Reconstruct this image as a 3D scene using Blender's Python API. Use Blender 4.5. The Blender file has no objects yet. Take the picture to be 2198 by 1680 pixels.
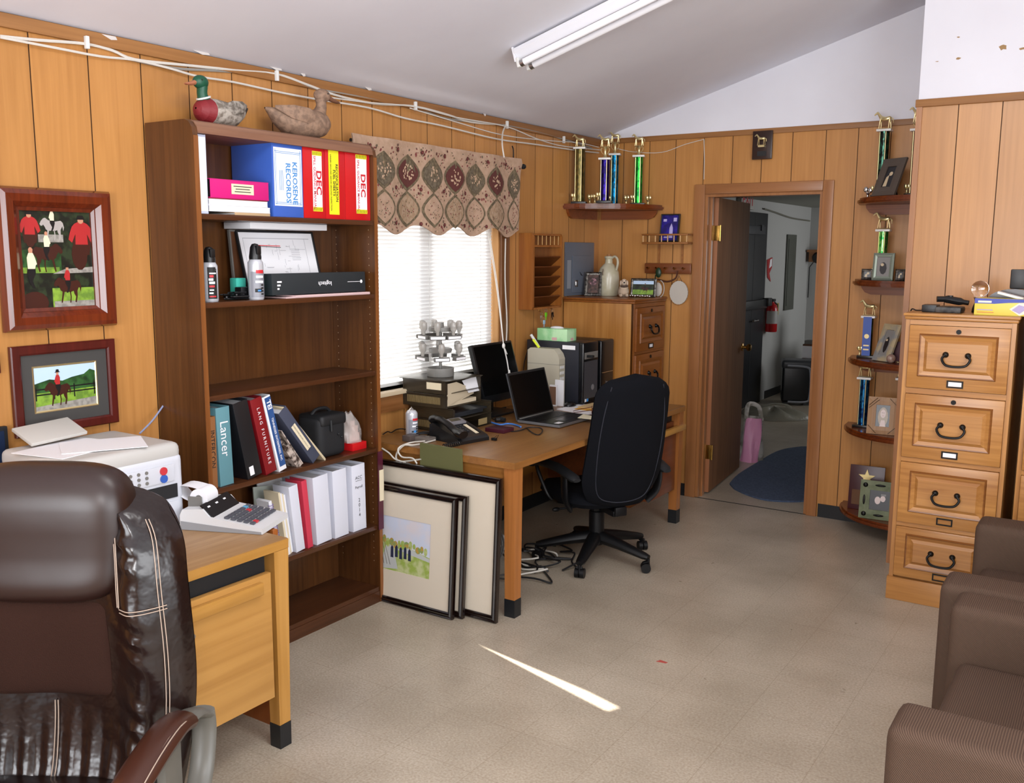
import bpy, bmesh, math, random
from mathutils import Vector as V, Matrix as MX
import numpy as np
SC = bpy.context.scene
COL = SC.collection
rnd = random.Random(11)
PI = math.pi
# ---------------------------------------------------------------- camera
F_PX, PITCH, ROLL, YAW = 2009.318, 1.4208, 0.0054, 0.5821
CAM = V((3.1872, -5.9505, 1.6814))
RM = (MX.Rotation(YAW, 3, 'Z') @ MX.Rotation(PITCH, 3, 'X') @ MX.Rotation(ROLL, 3, 'Z'))
cd = bpy.data.cameras.new('camera')
cd.sensor_width = 36; cd.sensor_fit = 'HORIZONTAL'; cd.lens = F_PX / 2198 * 36
cd.clip_start = 0.05; cd.clip_end = 200
cam = bpy.data.objects.new('camera', cd); COL.objects.link(cam)
cam.matrix_world = MX.Translation(CAM) @ RM.to_4x4()
SC.camera = cam
def ray(u, v): return RM @ V(((u - 1099) / F_PX, (840 - v) / F_PX, -1))
def XP(u, v, c): d = ray(u, v); return CAM + d * ((c - CAM.x) / d.x)     # point of the wall-parallel plane x = c
def YP(u, v, c): d = ray(u, v); return CAM + d * ((c - CAM.y) / d.y)
def ZP(u, v, c): d = ray(u, v); return CAM + d * ((c - CAM.z) / d.z)
# ---------------------------------------------------------------- materials
def lin(c):
    if isinstance(c, str): c = tuple(int(c[i:i + 2], 16) / 255 for i in (0, 2, 4))
    return tuple(x / 12.92 if x <= .04045 else ((x + .055) / 1.055) ** 2.4 for x in c[:3]) + (1,)
MATS = {}
def mat(name, col, rough=.5, metal=0, spec=.5, vary=None, bump=None, alpha=1, trans=0, emit=0, coat=0, sheen=0):
    if name in MATS: return MATS[name]
    m = bpy.data.materials.new(name); m.use_nodes = True
    nt = m.node_tree; b = nt.nodes['Principled BSDF']
    c = lin(col); b.inputs['Base Color'].default_value = c
    b.inputs['Roughness'].default_value = rough; b.inputs['Metallic'].default_value = metal
    b.inputs['Specular IOR Level'].default_value = spec; b.inputs['Alpha'].default_value = alpha
    b.inputs['Transmission Weight'].default_value = trans; b.inputs['Coat Weight'].default_value = coat
    b.inputs['Sheen Weight'].default_value = sheen
    if emit: b.inputs['Emission Color'].default_value = c; b.inputs['Emission Strength'].default_value = emit
    if vary or bump:
        tc = nt.nodes.new('ShaderNodeTexCoord'); mp = nt.nodes.new('ShaderNodeMapping')
        nt.links.new(tc.outputs['Object'], mp.inputs['Vector'])
    if vary:                                   # (second colour, scale (xyz), low, high, detail)
        c2, sc, lo, hi = vary[:4]
        mp.inputs['Scale'].default_value = sc if isinstance(sc, tuple) else (sc, sc, sc)
        n = nt.nodes.new('ShaderNodeTexNoise'); n.inputs['Scale'].default_value = 1; n.inputs['Detail'].default_value = 4
        r = nt.nodes.new('ShaderNodeValToRGB'); r.color_ramp.elements[0].position = lo; r.color_ramp.elements[1].position = hi
        r.color_ramp.elements[0].color = c; r.color_ramp.elements[1].color = lin(c2)
        nt.links.new(mp.outputs[0], n.inputs['Vector']); nt.links.new(n.outputs['Fac'], r.inputs['Fac'])
        nt.links.new(r.outputs['Color'], b.inputs['Base Color'])
    if bump:                                   # (scale, strength, distance)
        n2 = nt.nodes.new('ShaderNodeTexNoise'); n2.inputs['Scale'].default_value = bump[0]; n2.inputs['Detail'].default_value = 3
        bp = nt.nodes.new('ShaderNodeBump'); bp.inputs['Strength'].default_value = bump[1]; bp.inputs['Distance'].default_value = bump[2] if len(bump) > 2 else .002
        nt.links.new(tc.outputs['Object'], n2.inputs['Vector']); nt.links.new(n2.outputs['Fac'], bp.inputs['Height'])
        nt.links.new(bp.outputs['Normal'], b.inputs['Normal'])
    MATS[name] = m; return m
def wood(name, a, b_, grain='z', fine=60, rough=.35, spec=.5, coat=0, mid=None, tone=0):
    """Streaky grain along one axis: a broad noise and a fine one, both stretched along the grain."""
    if name in MATS: return MATS[name]
    m = bpy.data.materials.new(name); m.use_nodes = True
    nt = m.node_tree; L = nt.links; b = nt.nodes['Principled BSDF']
    b.inputs['Roughness'].default_value = rough; b.inputs['Specular IOR Level'].default_value = spec; b.inputs['Coat Weight'].default_value = coat
    b.inputs['Coat Roughness'].default_value = .2
    tc = nt.nodes.new('ShaderNodeTexCoord')
    def noise(sc, k, det):
        mp = nt.nodes.new('ShaderNodeMapping'); s = [sc, sc, sc]; s['xyz'.index(grain)] = sc * k
        mp.inputs['Scale'].default_value = s
        n = nt.nodes.new('ShaderNodeTexNoise'); n.inputs['Scale'].default_value = 1; n.inputs['Detail'].default_value = det
        n.inputs['Distortion'].default_value = .6
        L.new(tc.outputs['Object'], mp.inputs['Vector']); L.new(mp.outputs[0], n.inputs['Vector']); return n
    n1 = noise(fine * .14, .12, 3); n2 = noise(fine, .035, 4)
    mx = nt.nodes.new('ShaderNodeMath'); mx.operation = 'MULTIPLY_ADD'; mx.inputs[1].default_value = .5
    L.new(n2.outputs['Fac'], mx.inputs[0])
    h = nt.nodes.new('ShaderNodeMath'); h.operation = 'MULTIPLY'; h.inputs[1].default_value = .5
    L.new(n1.outputs['Fac'], h.inputs[0]); L.new(h.outputs[0], mx.inputs[2])
    r = nt.nodes.new('ShaderNodeValToRGB'); r.color_ramp.elements[0].position = .34; r.color_ramp.elements[1].position = .66
    r.color_ramp.elements[0].color = lin(a); r.color_ramp.elements[1].color = lin(b_)
    L.new(mx.outputs[0], r.inputs['Fac'])
    out = r.outputs['Color']
    if tone:
        at = nt.nodes.new('ShaderNodeAttribute'); at.attribute_name = 'tone'
        hs = nt.nodes.new('ShaderNodeHueSaturation')
        ad = nt.nodes.new('ShaderNodeMath'); ad.operation = 'ADD'; ad.inputs[1].default_value = 1
        L.new(at.outputs['Fac'], ad.inputs[0]); L.new(ad.outputs[0], hs.inputs['Value']); L.new(out, hs.inputs['Color']); out = hs.outputs['Color']
    L.new(out, b.inputs['Base Color'])
    MATS[name] = m; return m
# ---------------------------------------------------------------- mesh builder
def frame(o, xd, yd):
    x = V(xd).normalized(); y = V(yd); y = (y - x * y.dot(x)).normalized(); z = x.cross(y)
    return MX(((x.x, y.x, z.x, o[0]), (x.y, y.y, z.y, o[1]), (x.z, y.z, z.z, o[2]), (0, 0, 0, 1)))
_TXT = {}
def text_geo(s, align='CENTER', bold=0):
    k = (s, align, bold)
    if k not in _TXT:
        cu = bpy.data.curves.new('t', 'FONT'); cu.body = s; cu.align_x = align; cu.align_y = 'CENTER'; cu.size = 1; cu.resolution_u = 2; cu.offset = bold
        o = bpy.data.objects.new('t', cu); COL.objects.link(o)
        dg = bpy.context.evaluated_depsgraph_get(); dg.update()
        me = bpy.data.meshes.new_from_object(o.evaluated_get(dg))
        _TXT[k] = ([v.co.copy() for v in me.vertices], [tuple(p.vertices) for p in me.polygons])
        bpy.data.objects.remove(o); bpy.data.curves.remove(cu); bpy.data.meshes.remove(me)
    return _TXT[k]
class MB:
    def __init__(s, M=None): s.v = []; s.f = []; s.m = []; s.s = []; s.M = M
    def add(s, vs, fs, mi=0, smooth=False):
        n = len(s.v); s.v += [V(v) for v in vs]
        for f in fs: s.f.append(tuple(i + n for i in f)); s.m.append(mi); s.s.append(smooth)
        return s
    def box(s, x0, x1, y0, y1, z0, z1, mi=0, b=0, M=None, seg=2):
        x0, x1 = sorted((x0, x1)); y0, y1 = sorted((y0, y1)); z0, z1 = sorted((z0, z1))
        bm = bmesh.new(); bmesh.ops.create_cube(bm, size=1)
        for v in bm.verts: v.co = V(((x0 + x1) / 2 + v.co.x * (x1 - x0), (y0 + y1) / 2 + v.co.y * (y1 - y0), (z0 + z1) / 2 + v.co.z * (z1 - z0)))
        b = min(b, .49 * min(x1 - x0, y1 - y0, z1 - z0))
        if b > 0: bmesh.ops.bevel(bm, geom=bm.edges[:], offset=b, segments=seg, profile=.6, affect='EDGES')
        bm.verts.index_update()
        s.add([(M @ v.co if M else v.co) for v in bm.verts], [[v.index for v in f.verts] for f in bm.faces], mi, b > 0 and seg > 1)
        bm.free(); return s
    def poly(s, pts, mi=0): return s.add(pts, [tuple(range(len(pts)))], mi)
    def shape(s, M, pts, mi=0, dz=0): return s.poly([M @ V((p[0], p[1], dz)) for p in pts], mi)
    def rect(s, M, x0, x1, y0, y1, mi=0, dz=0): return s.shape(M, ((x0, y0), (x1, y0), (x1, y1), (x0, y1)), mi, dz)
    def disc(s, M, x, y, r, mi=0, dz=0, n=14, ry=None):
        return s.shape(M, [(x + r * math.cos(2 * PI * i / n), y + (ry or r) * math.sin(2 * PI * i / n)) for i in range(n)], mi, dz)
    def prism(s, M, pts, h, mi=0, h0=0, smooth=False):
        n = len(pts); a = sum(pts[i][0] * pts[(i + 1) % n][1] - pts[(i + 1) % n][0] * pts[i][1] for i in range(n))
        if a < 0: pts = list(reversed(pts))
        vs = [M @ V((p[0], p[1], h0)) for p in pts] + [M @ V((p[0], p[1], h)) for p in pts]
        s.add(vs, [tuple(reversed(range(n))), tuple(range(n, 2 * n))], mi)
        k = len(s.v) - 2 * n
        for i in range(n): s.f.append((k + i, k + (i + 1) % n, k + n + (i + 1) % n, k + n + i)); s.m.append(mi); s.s.append(smooth)
        return s
    def tube(s, pts, r, n=8, mi=0, caps=True, up=None, closed=False):
        """Tube through pts; r a radius, a list of radii or of (side, up) pairs; up fixes the section's orientation."""
        pts = [V(p) for p in pts]; k = len(pts); rs = r if isinstance(r, (list, tuple)) and len(r) == k else [r] * k
        vs = []; side = None
        for i, p in enumerate(pts):
            if closed: t = pts[(i + 1) % k] - pts[i - 1]
            else: t = pts[min(i + 1, k - 1)] - pts[max(i - 1, 0)]
            t = t.normalized() if t.length > 1e-9 else V((0, 0, 1))
            if up is not None: sd = t.cross(V(up))
            elif side is None: sd = t.cross(V((0, 0, 1)) if abs(t.z) < .9 else V((0, 1, 0)))
            else: sd = side - t * side.dot(t)
            if sd.length < 1e-6: sd = t.orthogonal()
            sd.normalize(); side = sd; u = sd.cross(t)
            a, b = rs[i] if isinstance(rs[i], (tuple, list)) else (rs[i], rs[i])
            vs += [p + sd * (a * math.cos(2 * PI * j / n)) + u * (b * math.sin(2 * PI * j / n)) for j in range(n)]
        fs = []
        for i in range(k if closed else k - 1):
            for j in range(n): fs.append((i * n + j, i * n + (j + 1) % n, ((i + 1) % k) * n + (j + 1) % n, ((i + 1) % k) * n + j))
        if caps and not closed: fs += [tuple(reversed(range(n))), tuple(range((k - 1) * n, k * n))]
        return s.add(vs, fs, mi, True)
    def lathe(s, prof, o=(0, 0, 0), n=20, mi=0, M=None, smooth=True):
        M = M or MX.Translation(V(o)); k = len(prof)
        vs = [M @ V((r * math.cos(2 * PI * j / n), r * math.sin(2 * PI * j / n), z)) for r, z in prof for j in range(n)]
        fs = [(i * n + j, i * n + (j + 1) % n, (i + 1) * n + (j + 1) % n, (i + 1) * n + j) for i in range(k - 1) for j in range(n)]
        if prof[0][0] > 1e-6: fs.append(tuple(reversed(range(n))))
        if prof[-1][0] > 1e-6: fs.append(tuple(range((k - 1) * n, k * n)))
        return s.add(vs, fs, mi, smooth)
    def cyl(s, p, r, h, n=16, mi=0, M=None, b=0):
        pr = [(r - b, 0), (r, b), (r, h - b), (r - b, h)] if b else [(r, 0), (r, h)]
        M2 = (M or MX.Identity(4)) @ MX.Translation(V(p)); s.lathe(pr, n=n, mi=mi, M=M2); return s
    def ball(s, c, r, n=12, mi=0, M=None):
        r = r if isinstance(r, (tuple, list)) else (r, r, r); k = max(6, n // 2)
        vs = []; M = M or MX.Identity(4)
        for i in range(k + 1):
            for j in range(n):
                a = PI * i / k; q = 2 * PI * j / n
                vs.append(M @ V((c[0] + r[0] * math.sin(a) * math.cos(q), c[1] + r[1] * math.sin(a) * math.sin(q), c[2] - r[2] * math.cos(a))))
        return s.add(vs, [(i * n + j, i * n + (j + 1) % n, (i + 1) * n + (j + 1) % n, (i + 1) * n + j) for i in range(k) for j in range(n)], mi, True)
    def text(s, M, st, size, mi=0, dz=.0006, align='CENTER', bold=0, sx=1):
        vs, fs = text_geo(st, align, bold)
        return s.add([M @ V((v.x * size * sx, v.y * size, dz)) for v in vs], fs, mi)
    def grid(s, fn, nu, nv, mi=0, smooth=True, wrap=False):
        vs = [fn(i / nu, j / nv) for j in range(nv + 1) for i in range(nu + (0 if wrap else 1))]
        w = nu if wrap else nu + 1
        return s.add(vs, [(j * w + i, j * w + (i + 1) % w, (j + 1) * w + (i + 1) % w, (j + 1) * w + i) for j in range(nv) for i in range(nu)], mi, smooth)
def link_mesh(name, mb, mats, off=None):
    me = bpy.data.meshes.new(name)
    vs = mb.v if not off else [v - off for v in mb.v]
    if mb.M: vs = [mb.M @ v for v in vs]
    me.from_pydata([tuple(v) for v in vs], [], mb.f)
    for m in (mats if isinstance(mats, (list, tuple)) else [mats]): me.materials.append(m)
    me.polygons.foreach_set('material_index', mb.m); me.polygons.foreach_set('use_smooth', mb.s)
    bm = bmesh.new(); bm.from_mesh(me)
    for e in bm.edges:
        if len(e.link_faces) == 2 and e.calc_face_angle(0) > .7: e.smooth = False
    bm.to_mesh(me); bm.free(); me.update()
    o = bpy.data.objects.new(name, me); COL.objects.link(o); return o
def tag(o, label=None, cat=None, group=None, kind=None):
    for k, v in (('label', label), ('category', cat), ('group', group), ('kind', kind)):
        if v: o[k] = v
    return o
class T:
    """A thing: an Empty at its base with parts as children. Parts are modelled in world space (w=True) or in the thing's own space."""
    def __init__(s, name, label, cat, loc=(0, 0, 0), rz=0, group=None, M=None, w=False):
        s.e = bpy.data.objects.new(name, None); COL.objects.link(s.e); s.e.empty_display_size = .1
        s.e.matrix_world = M if M else MX.Translation(V(loc)) @ MX.Rotation(rz, 4, 'Z')
        s.loc = V(loc); s.w = w; tag(s.e, label, cat, group)
    def part(s, name, mb, mats, parent=None, label=None, kind=None):
        o = link_mesh(name, mb, mats, s.loc if s.w else None)
        o.parent = parent or s.e; tag(o, label, kind=kind); return o
def solo(name, label, cat, mb, mats, group=None, kind=None):
    """A thing that is one mesh; its origin goes to the middle of its base."""
    xs = [v.x for v in mb.v]; ys = [v.y for v in mb.v]; zs = [v.z for v in mb.v]
    off = V(((min(xs) + max(xs)) / 2, (min(ys) + max(ys)) / 2, min(zs)))
    o = link_mesh(name, mb, mats, off); o.location = off; return tag(o, label, cat, group, kind)
def struct(name, mb, mats, parent=None):
    o = link_mesh(name, mb, mats)
    if parent: o.parent = parent
    else: o['kind'] = 'structure'
    return o
def dup(t, M, label=None, group=None):
    """Copy of a thing with copies of its parts and sub-parts."""
    r = t.e.copy(); COL.objects.link(r); r.matrix_world = M
    if label: r['label'] = label
    if group: r['group'] = group
    def kids(a, b):
        for ch in list(a.children):
            c = ch.copy(); COL.objects.link(c); c.parent = b; kids(ch, c)
    kids(t.e, r); return r
I4 = MX.Identity(4)
def smooth_path(pts, k=4):
    pts = [V(p) for p in pts]; out = []
    for i in range(len(pts) - 1):
        a, b, c, d = pts[max(i - 1, 0)], pts[i], pts[i + 1], pts[min(i + 2, len(pts) - 1)]
        for j in range(k):
            t = j / k
            out.append(.5 * (2 * b + (c - a) * t + (2 * a - 5 * b + 4 * c - d) * t * t + (3 * b - a - 3 * c + d) * t ** 3))
    return out + [pts[-1]]
# ---------------------------------------------------------------- palette
PANEL = wood('honey wall panelling', 'A5713B', 'B98349', 'z', 55, .33, .5, tone=1)
GROOVE = mat('dark panel groove', '4A2C14', .8)
WHITE_PAINT = mat('white ceiling paint', 'E4E4EC', .75, vary=('DAD9E2', 1.3, .35, .7), bump=(9, .08, .004))
GABLE = mat('white wall paint', 'DCDCE4', .7, vary=('D5D4DC', 2, .35, .7))
CASING = wood('brown door casing', '8A5A34', 'A06C42', 'z', 50, .3)
CASING_H = wood('brown door casing across', '8A5A34', 'A06C42', 'x', 50, .3)
TRIMW = wood('brown ceiling trim', '7E5228', '9A6A3A', 'y', 50, .5)
TRIMX = wood('brown panel trim', '7E5228', '9A6A3A', 'x', 50, .5)
BLACKV = mat('black vinyl base', '15171A', .45)
DARKWOOD = wood('walnut veneer upright', '40230F', '5E391B', 'z', 60, .3)
DARKWOOD_Y = wood('walnut veneer shelf', '3A1F10', '54301A', 'y', 60, .28)
EDGEW = wood('worn walnut edge', '6A3C1A', '865228', 'z', 60, .35)
OAK_X = wood('golden oak across', '9E6224', 'C48A45', 'x', 70, .3)
OAK_Z = wood('golden oak upright', '9E6224', 'C48A45', 'z', 70, .3)
OAK_Y = wood('golden oak along', '9E6224', 'C48A45', 'y', 70, .3)
DESKTOP = wood('worn desk veneer', '6E4A28', '876036', 'y', 60, .3)
DESK_Y = wood('desk oak along', 'A0702F', 'B98845', 'y', 45, .3)
DESK_Z = wood('desk oak upright', 'A0702F', 'BD8C4A', 'z', 45, .3)
SHELFW = wood('cherry shelf wood', '54230C', '743713', 'y', 60, .25)
IRON = mat('black iron pull', '141312', .4, .6)
BLACKP = mat('black plastic', '0E0F11', .4)
MATTE = mat('matte black plastic', '121316', .6)
GREYP = mat('grey plastic', '6E6C68', .45)
WHITEP = mat('white plastic', 'D8D8D6', .4)
PAPER = mat('white paper', 'E4E4E8', .7)
CREAM = mat('cream paper', 'DCCFB2', .7)
GOLD = mat('gold plating', 'E2D3A0', .3, .9)
SILVER = mat('polished silver', 'C9C9C9', .2, 1)
CHROME = mat('chrome', 'D0D0D0', .1, 1)
BRASS = mat('brass', 'B9924A', .25, 1)
INK = mat('black ink', '151515', .6)
GLASS = mat('clear glass', 'FFFFFF', .02, trans=1)
MARBLE = mat('white marble', 'DEDDDA', .3)
# ================================================================ THE SETTING
ZC, SLOPE = 2.45, .30                                   # ceiling height at the window wall, and its slope
def ceil_z(x): return ZC + SLOPE * x
WY0, WY1, WZ0, WZ1 = -2.56, -1.255, .955, 2.10           # window opening
XB, YB = 2.196, -.69                                     # the bump-out's corner
def plank_wall(name, at, cuts, zmax, hole=None, parent=None):
    """Front faces of grooved panelling. at(s, z, d): point at s along the wall, d behind the face."""
    mb = MB(); tones = []; r = random.Random(name)
    for a, b in zip(cuts[:-1], cuts[1:]):
        t = r.uniform(-.07, .07); a2, b2 = a + .0022, b - .0022
        segs = [(a2, b2, 0, zmax)]
        if hole:
            h0, h1, z0, z1 = hole; segs = []
            if a2 < h0: segs.append((a2, min(b2, h0), 0, zmax))
            if b2 > h1: segs.append((max(a2, h1), b2, 0, zmax))
            c0, c1 = max(a2, h0), min(b2, h1)
            if c1 > c0:
                if z0 > 0: segs.append((c0, c1, 0, z0))
                segs.append((c0, c1, z1, zmax))
        for p, q, z0, z1 in segs:
            if q - p < .001: continue
            mb.add([at(p, z0, 0), at(q, z0, 0), at(q, z1, 0), at(p, z1, 0)], [(0, 1, 2, 3)]); tones.append(t)
            for e, f in ((p, -1), (q, 1)):                # groove cheeks
                mb.add([at(e, z0, 0), at(e, z1, 0), at(e, z1, .004), at(e, z0, .004)], [(0, 1, 2, 3)], 1); tones.append(0)
    o = struct(name, mb, [PANEL, GROOVE], parent)
    at_ = o.data.attributes.new('tone', 'FLOAT', 'FACE'); at_.data.foreach_set('value', tones)
    return o
# --- left (window) wall
b = MB()
for y0, y1, z0, z1 in ((-7.4, WY0, 0, ZC), (WY1, 0.12, 0, ZC), (WY0, WY1, 0, WZ0), (WY0, WY1, WZ1, ZC)):
    b.box(-.13, -.0042, y0, y1, z0, z1)
wl = struct('wall_left', b, GROOVE)
cuts = [0.0] + [-.213 - .2156 * k for k in range(34)]
plank_wall('panelling', lambda s, z, d: V((-d, s, z)), sorted(cuts), ZC - .005, (WY0, WY1, WZ0, WZ1), wl)
# --- far (door) wall
DX0, DX1, DZ = .79, 1.552, 2.05
PH = 2.44
b = MB()
for x0, x1, z0, z1 in ((-.13, DX0, 0, PH), (DX1, 3.2, 0, PH), (DX0, DX1, DZ, PH)): b.box(x0, x1, .0042, .12, z0, z1)
wf = struct('wall_far', b, GROOVE)
cx = [-.03, .184, .378, .568, .767, .962, 1.155, 1.348, 1.552, 1.742, 1.927, 2.11, 2.2]
plank_wall('panelling', lambda s, z, d: V((s, d, z)), cx, PH - .005, (DX0, DX1, 0, DZ), wf)
b = MB(); b.prism(frame((0, .12, 0), (1, 0, 0), (0, 0, 1)), [(-.13, PH), (3.4, PH), (3.4, ceil_z(3.4) + .02), (-.13, ceil_z(-.13) + .02)], .12)
struct('wall_gable', b, GABLE)
# --- bump-out on the right
b = MB(); b.box(XB + .0042, 5.4, YB + .0042, .0, 0, PH)
wr = struct('wall_right', b, GROOVE)
cy = [XB] + [XB + .19 + .197 * k for k in range(16)]
plank_wall('panelling', lambda s, z, d: V((s, YB + d, z)), cy, PH - .012, None, wr)
b = MB(); b.box(XB, XB + .004, YB + .0, 0, 0, PH - .012); struct('side_panel', b, PANEL, wr)
b = MB(); b.prism(frame((0, -.001, 0), (1, 0, 0), (0, 0, 1)), [(XB, PH - .005), (5.4, PH - .005), (5.4, ceil_z(5.4)), (XB, ceil_z(XB) + .02)], -YB)
o = struct('wall_right_upper', b, GABLE)
CHIP = mat('bare patch', '9A7B55', .9)
b = MB(); F = frame((0, YB - .0012, 0), (1, 0, 0), (0, 0, 1))
for (u, v, w, h) in ((2152, 102, 8, 6), (2057, 125, 6, 3), (2195, 104, 6, 3), (2057, 80, 3, 2), (2012, 132, 4, 1)):
    p = YP(u, v, YB); k = p.y
    b.shape(F, [(p.x + w * .0026 * math.cos(a) * rnd.uniform(.5, 1.1), p.z + h * .0026 * math.sin(a) * rnd.uniform(.5, 1.1)) for a in [i * .7 for i in range(9)]])
struct('bare_patch', b, CHIP, o)
b = MB(); b.box(XB - .006, XB + .022, YB - .012, YB + .012, 0, PH - .02); struct('trim_1', b, CASING)
b = MB(); b.box(XB - .012, 5.4, YB - .016, YB - .001, PH - .03, PH + .008, b=.004); struct('trim_2', b, TRIMX)
b = MB(); b.box(0, XB, -.012, -.0005, PH - .028, PH + .006, b=.003); struct('trim_3', b, TRIMX)
b = MB(); b.box(.0005, .014, -7.4, -.012, ZC - .052, ZC - .006, b=.003); struct('trim_4', b, TRIMW)
PEEL = mat('peeling paint edge', 'C8C2BE', .8)
b = MB()
for (u, v, w) in ((235, 80, 30), (430, 112, 45), (590, 146, 40), (790, 190, 26), (650, 160, 16), (1040, 246, 14)):
    p = XP(u, v, .0148); s = w * .0021
    b.poly([(.0148, p.y - s / 2, p.z + .006), (.0148, p.y + s * .1, p.z - .008), (.0148, p.y + s / 2, p.z - .004), (.0148, p.y + s * .4, p.z + .007)])
struct('trim_5', b, PEEL)
b = MB(); b.box(.0005, .006, -7.4, -.012, 0, .09); struct('baseboard_left', b, BLACKV)
b = MB(); b.box(0, .715, -.006, -.0005, 0, .086); b.box(1.625, XB - .006, -.006, -.0005, 0, .086); struct('baseboard_far', b, BLACKV)
# --- unseen back wall with an assumed opening, put in to cut sky sheen
b = MB()
for x0, x1, z0, z1 in ((-.13, 1.3, 0, ceil_z(-.13)), (3.3, 5.4, 0, 3.4), (1.3, 3.3, 0, .85), (1.3, 3.3, 2.15, 2.8)): b.box(x0, x1, -7.5, -7.4, z0, z1)
struct('wall_back_blocker', b, PANEL)
b = MB(); b.box(5.4, 5.5, -3.1, .12, 0, 4.1); struct('wall_side_blocker', b, PANEL)  # unseen wall piece added to keep sky light off the bump-out
# --- ceiling
b = MB()
b.add([(x, y, ceil_z(x) + d) for d in (0, .08) for x, y in ((-.13, -7.4), (5.4, -7.4), (5.4, .12), (-.13, .12))], [(0, 3, 2, 1), (4, 5, 6, 7), (0, 1, 5, 4), (1, 2, 6, 5), (2, 3, 7, 6), (3, 0, 4, 7)])
struct('ceiling', b, WHITE_PAINT)
# --- floor: 30 cm vinyl tiles, beige with brown flecks, seams nearly closed
m = bpy.data.materials.new('beige vinyl tile'); m.use_nodes = True; nt = m.node_tree; L = nt.links; bs = nt.nodes['Principled BSDF']
tc = nt.nodes.new('ShaderNodeTexCoord')
def nn(t, **k):
    n = nt.nodes.new('ShaderNode' + t)
    for a, v in k.items():
        if a in n.inputs: n.inputs[a].default_value = v
        else: setattr(n, a, v)
    return n
n1 = nn('TexNoise', Scale=2.2, Detail=6.0); n2 = nn('TexNoise', Scale=120.0, Detail=3.0); n3 = nn('TexNoise', Scale=14.0, Detail=3.0)
for n in (n1, n2, n3): L.new(tc.outputs['Object'], n.inputs['Vector'])
r1 = nn('ValToRGB'); e = r1.color_ramp.elements; e[0].position = .35; e[1].position = .68; e[0].color = lin('A99E8E'); e[1].color = lin('C0B5A5')
L.new(n1.outputs['Fac'], r1.inputs['Fac'])
r2 = nn('ValToRGB'); e = r2.color_ramp.elements; e[0].position = .3; e[1].position = .72; e[0].color = lin('D8D2C8'); e[1].color = lin('FFFFFF')
L.new(n2.outputs['Fac'], r2.inputs['Fac'])
mx = nn('MixRGB', blend_type='MULTIPLY', Fac=1.0); L.new(r1.outputs[0], mx.inputs[1]); L.new(r2.outputs[0], mx.inputs[2])
bk = nn('TexBrick', offset=0.0, squash=1.0); bk.inputs['Scale'].default_value = 1; bk.inputs['Mortar Size'].default_value = .0012
bk.inputs['Brick Width'].default_value = .305; bk.inputs['Row Height'].default_value = .305; bk.inputs['Mortar Smooth'].default_value = .3
bk.inputs['Color1'].default_value = (1, 1, 1, 1); bk.inputs['Color2'].default_value = (.975, .972, .965, 1); bk.inputs['Mortar'].default_value = (.74, .71, .66, 1)
L.new(tc.outputs['Object'], bk.inputs['Vector'])
mx2 = nn('MixRGB', blend_type='MULTIPLY', Fac=1.0); L.new(mx.outputs[0], mx2.inputs[1]); L.new(bk.outputs['Color'], mx2.inputs[2]); L.new(mx2.outputs[0], bs.inputs['Base Color'])
r3 = nn('MapRange'); r3.inputs['To Min'].default_value = .22; r3.inputs['To Max'].default_value = .42; L.new(n3.outputs['Fac'], r3.inputs['Value']); L.new(r3.outputs[0], bs.inputs['Roughness'])
bp = nn('Bump', Strength=.12, Distance=.002); L.new(n3.outputs['Fac'], bp.inputs['Height']); L.new(bp.outputs[0], bs.inputs['Normal'])
VINYL = m
b = MB(); b.box(-.3, 5.4, -7.4, 0, -.08, 0); struct('floor', b, VINYL)
# --- window
w1 = None
SASH = mat('white window sash', 'D9D9D6', .5)
b = MB(); X0, X1 = -.125, -.085
for y0, y1, z0, z1 in ((WY0, WY0 + .02, WZ0, WZ1), (WY1 - .05, WY1, WZ0, WZ1), (WY0 + .02, WY1 - .05, WZ0, WZ0 + .05), (WY0 + .02, WY1 - .05, WZ1 - .05, WZ1), (-1.93, -1.83, WZ0 + .05, WZ1 - .05)):
    b.box(X0, X1, y0, y1, z0, z1, b=.004)
w1 = struct('window_1', b, SASH)
b = MB(); b.box(-.108, -.104, WY0 + .02, -1.93, WZ0 + .05, WZ1 - .05); b.box(-.108, -.104, -1.83, WY1 - .05, WZ0 + .05, WZ1 - .05)
gm = bpy.data.materials.new('window pane'); gm.use_nodes = True; nt = gm.node_tree; nt.nodes.clear()
o_ = nt.nodes.new('ShaderNodeOutputMaterial'); tr = nt.nodes.new('ShaderNodeBsdfTransparent'); gl = nt.nodes.new('ShaderNodeBsdfGlossy'); gl.inputs['Roughness'].default_value = .02
ms = nt.nodes.new('ShaderNodeMixShader'); ms.inputs[0].default_value = .06
nt.links.new(tr.outputs[0], ms.inputs[1]); nt.links.new(gl.outputs[0], ms.inputs[2]); nt.links.new(ms.outputs[0], o_.inputs[0])
PANE = gm
struct('window_pane', b, PANE, w1)
b = MB()
b.box(-.085, .0, WY0 - .0, WY0 + .012, WZ0, WZ1); b.box(-.085, 0, WY1 - .012, WY1, WZ0, WZ1); b.box(-.085, 0, WY0, WY1, WZ1 - .012, WZ1)
struct('window_reveal', b, wood('pale jamb wood', 'AE7C48', 'C0905A', 'z', 40, .4), w1)
b = MB(); b.box(.0005, .02, WY1, WY1 + .085, .86, WZ1 + .08, b=.004); b.box(.0005, .02, WY0 - .085, WY0 - .001, .86, WZ1 + .08, b=.004)
struct('window_casing', b, wood('dark casing', '5E3A1E', '7A5030', 'z', 50, .35), w1)
b = MB(); b.box(-.13, .045, WY0 - .09, WY1 + .0, WZ0 - .022, WZ0, b=.005); struct('window_sill', b, mat('pale painted sill', 'C9B79A', .5), w1)
b = MB(); b.box(.0005, .018, WY0 - .085, WY1, .845, WZ0 - .023, b=.004); struct('window_apron', b, wood('apron wood', '7C4E28', '94643A', 'y', 50, .35), w1)
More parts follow.
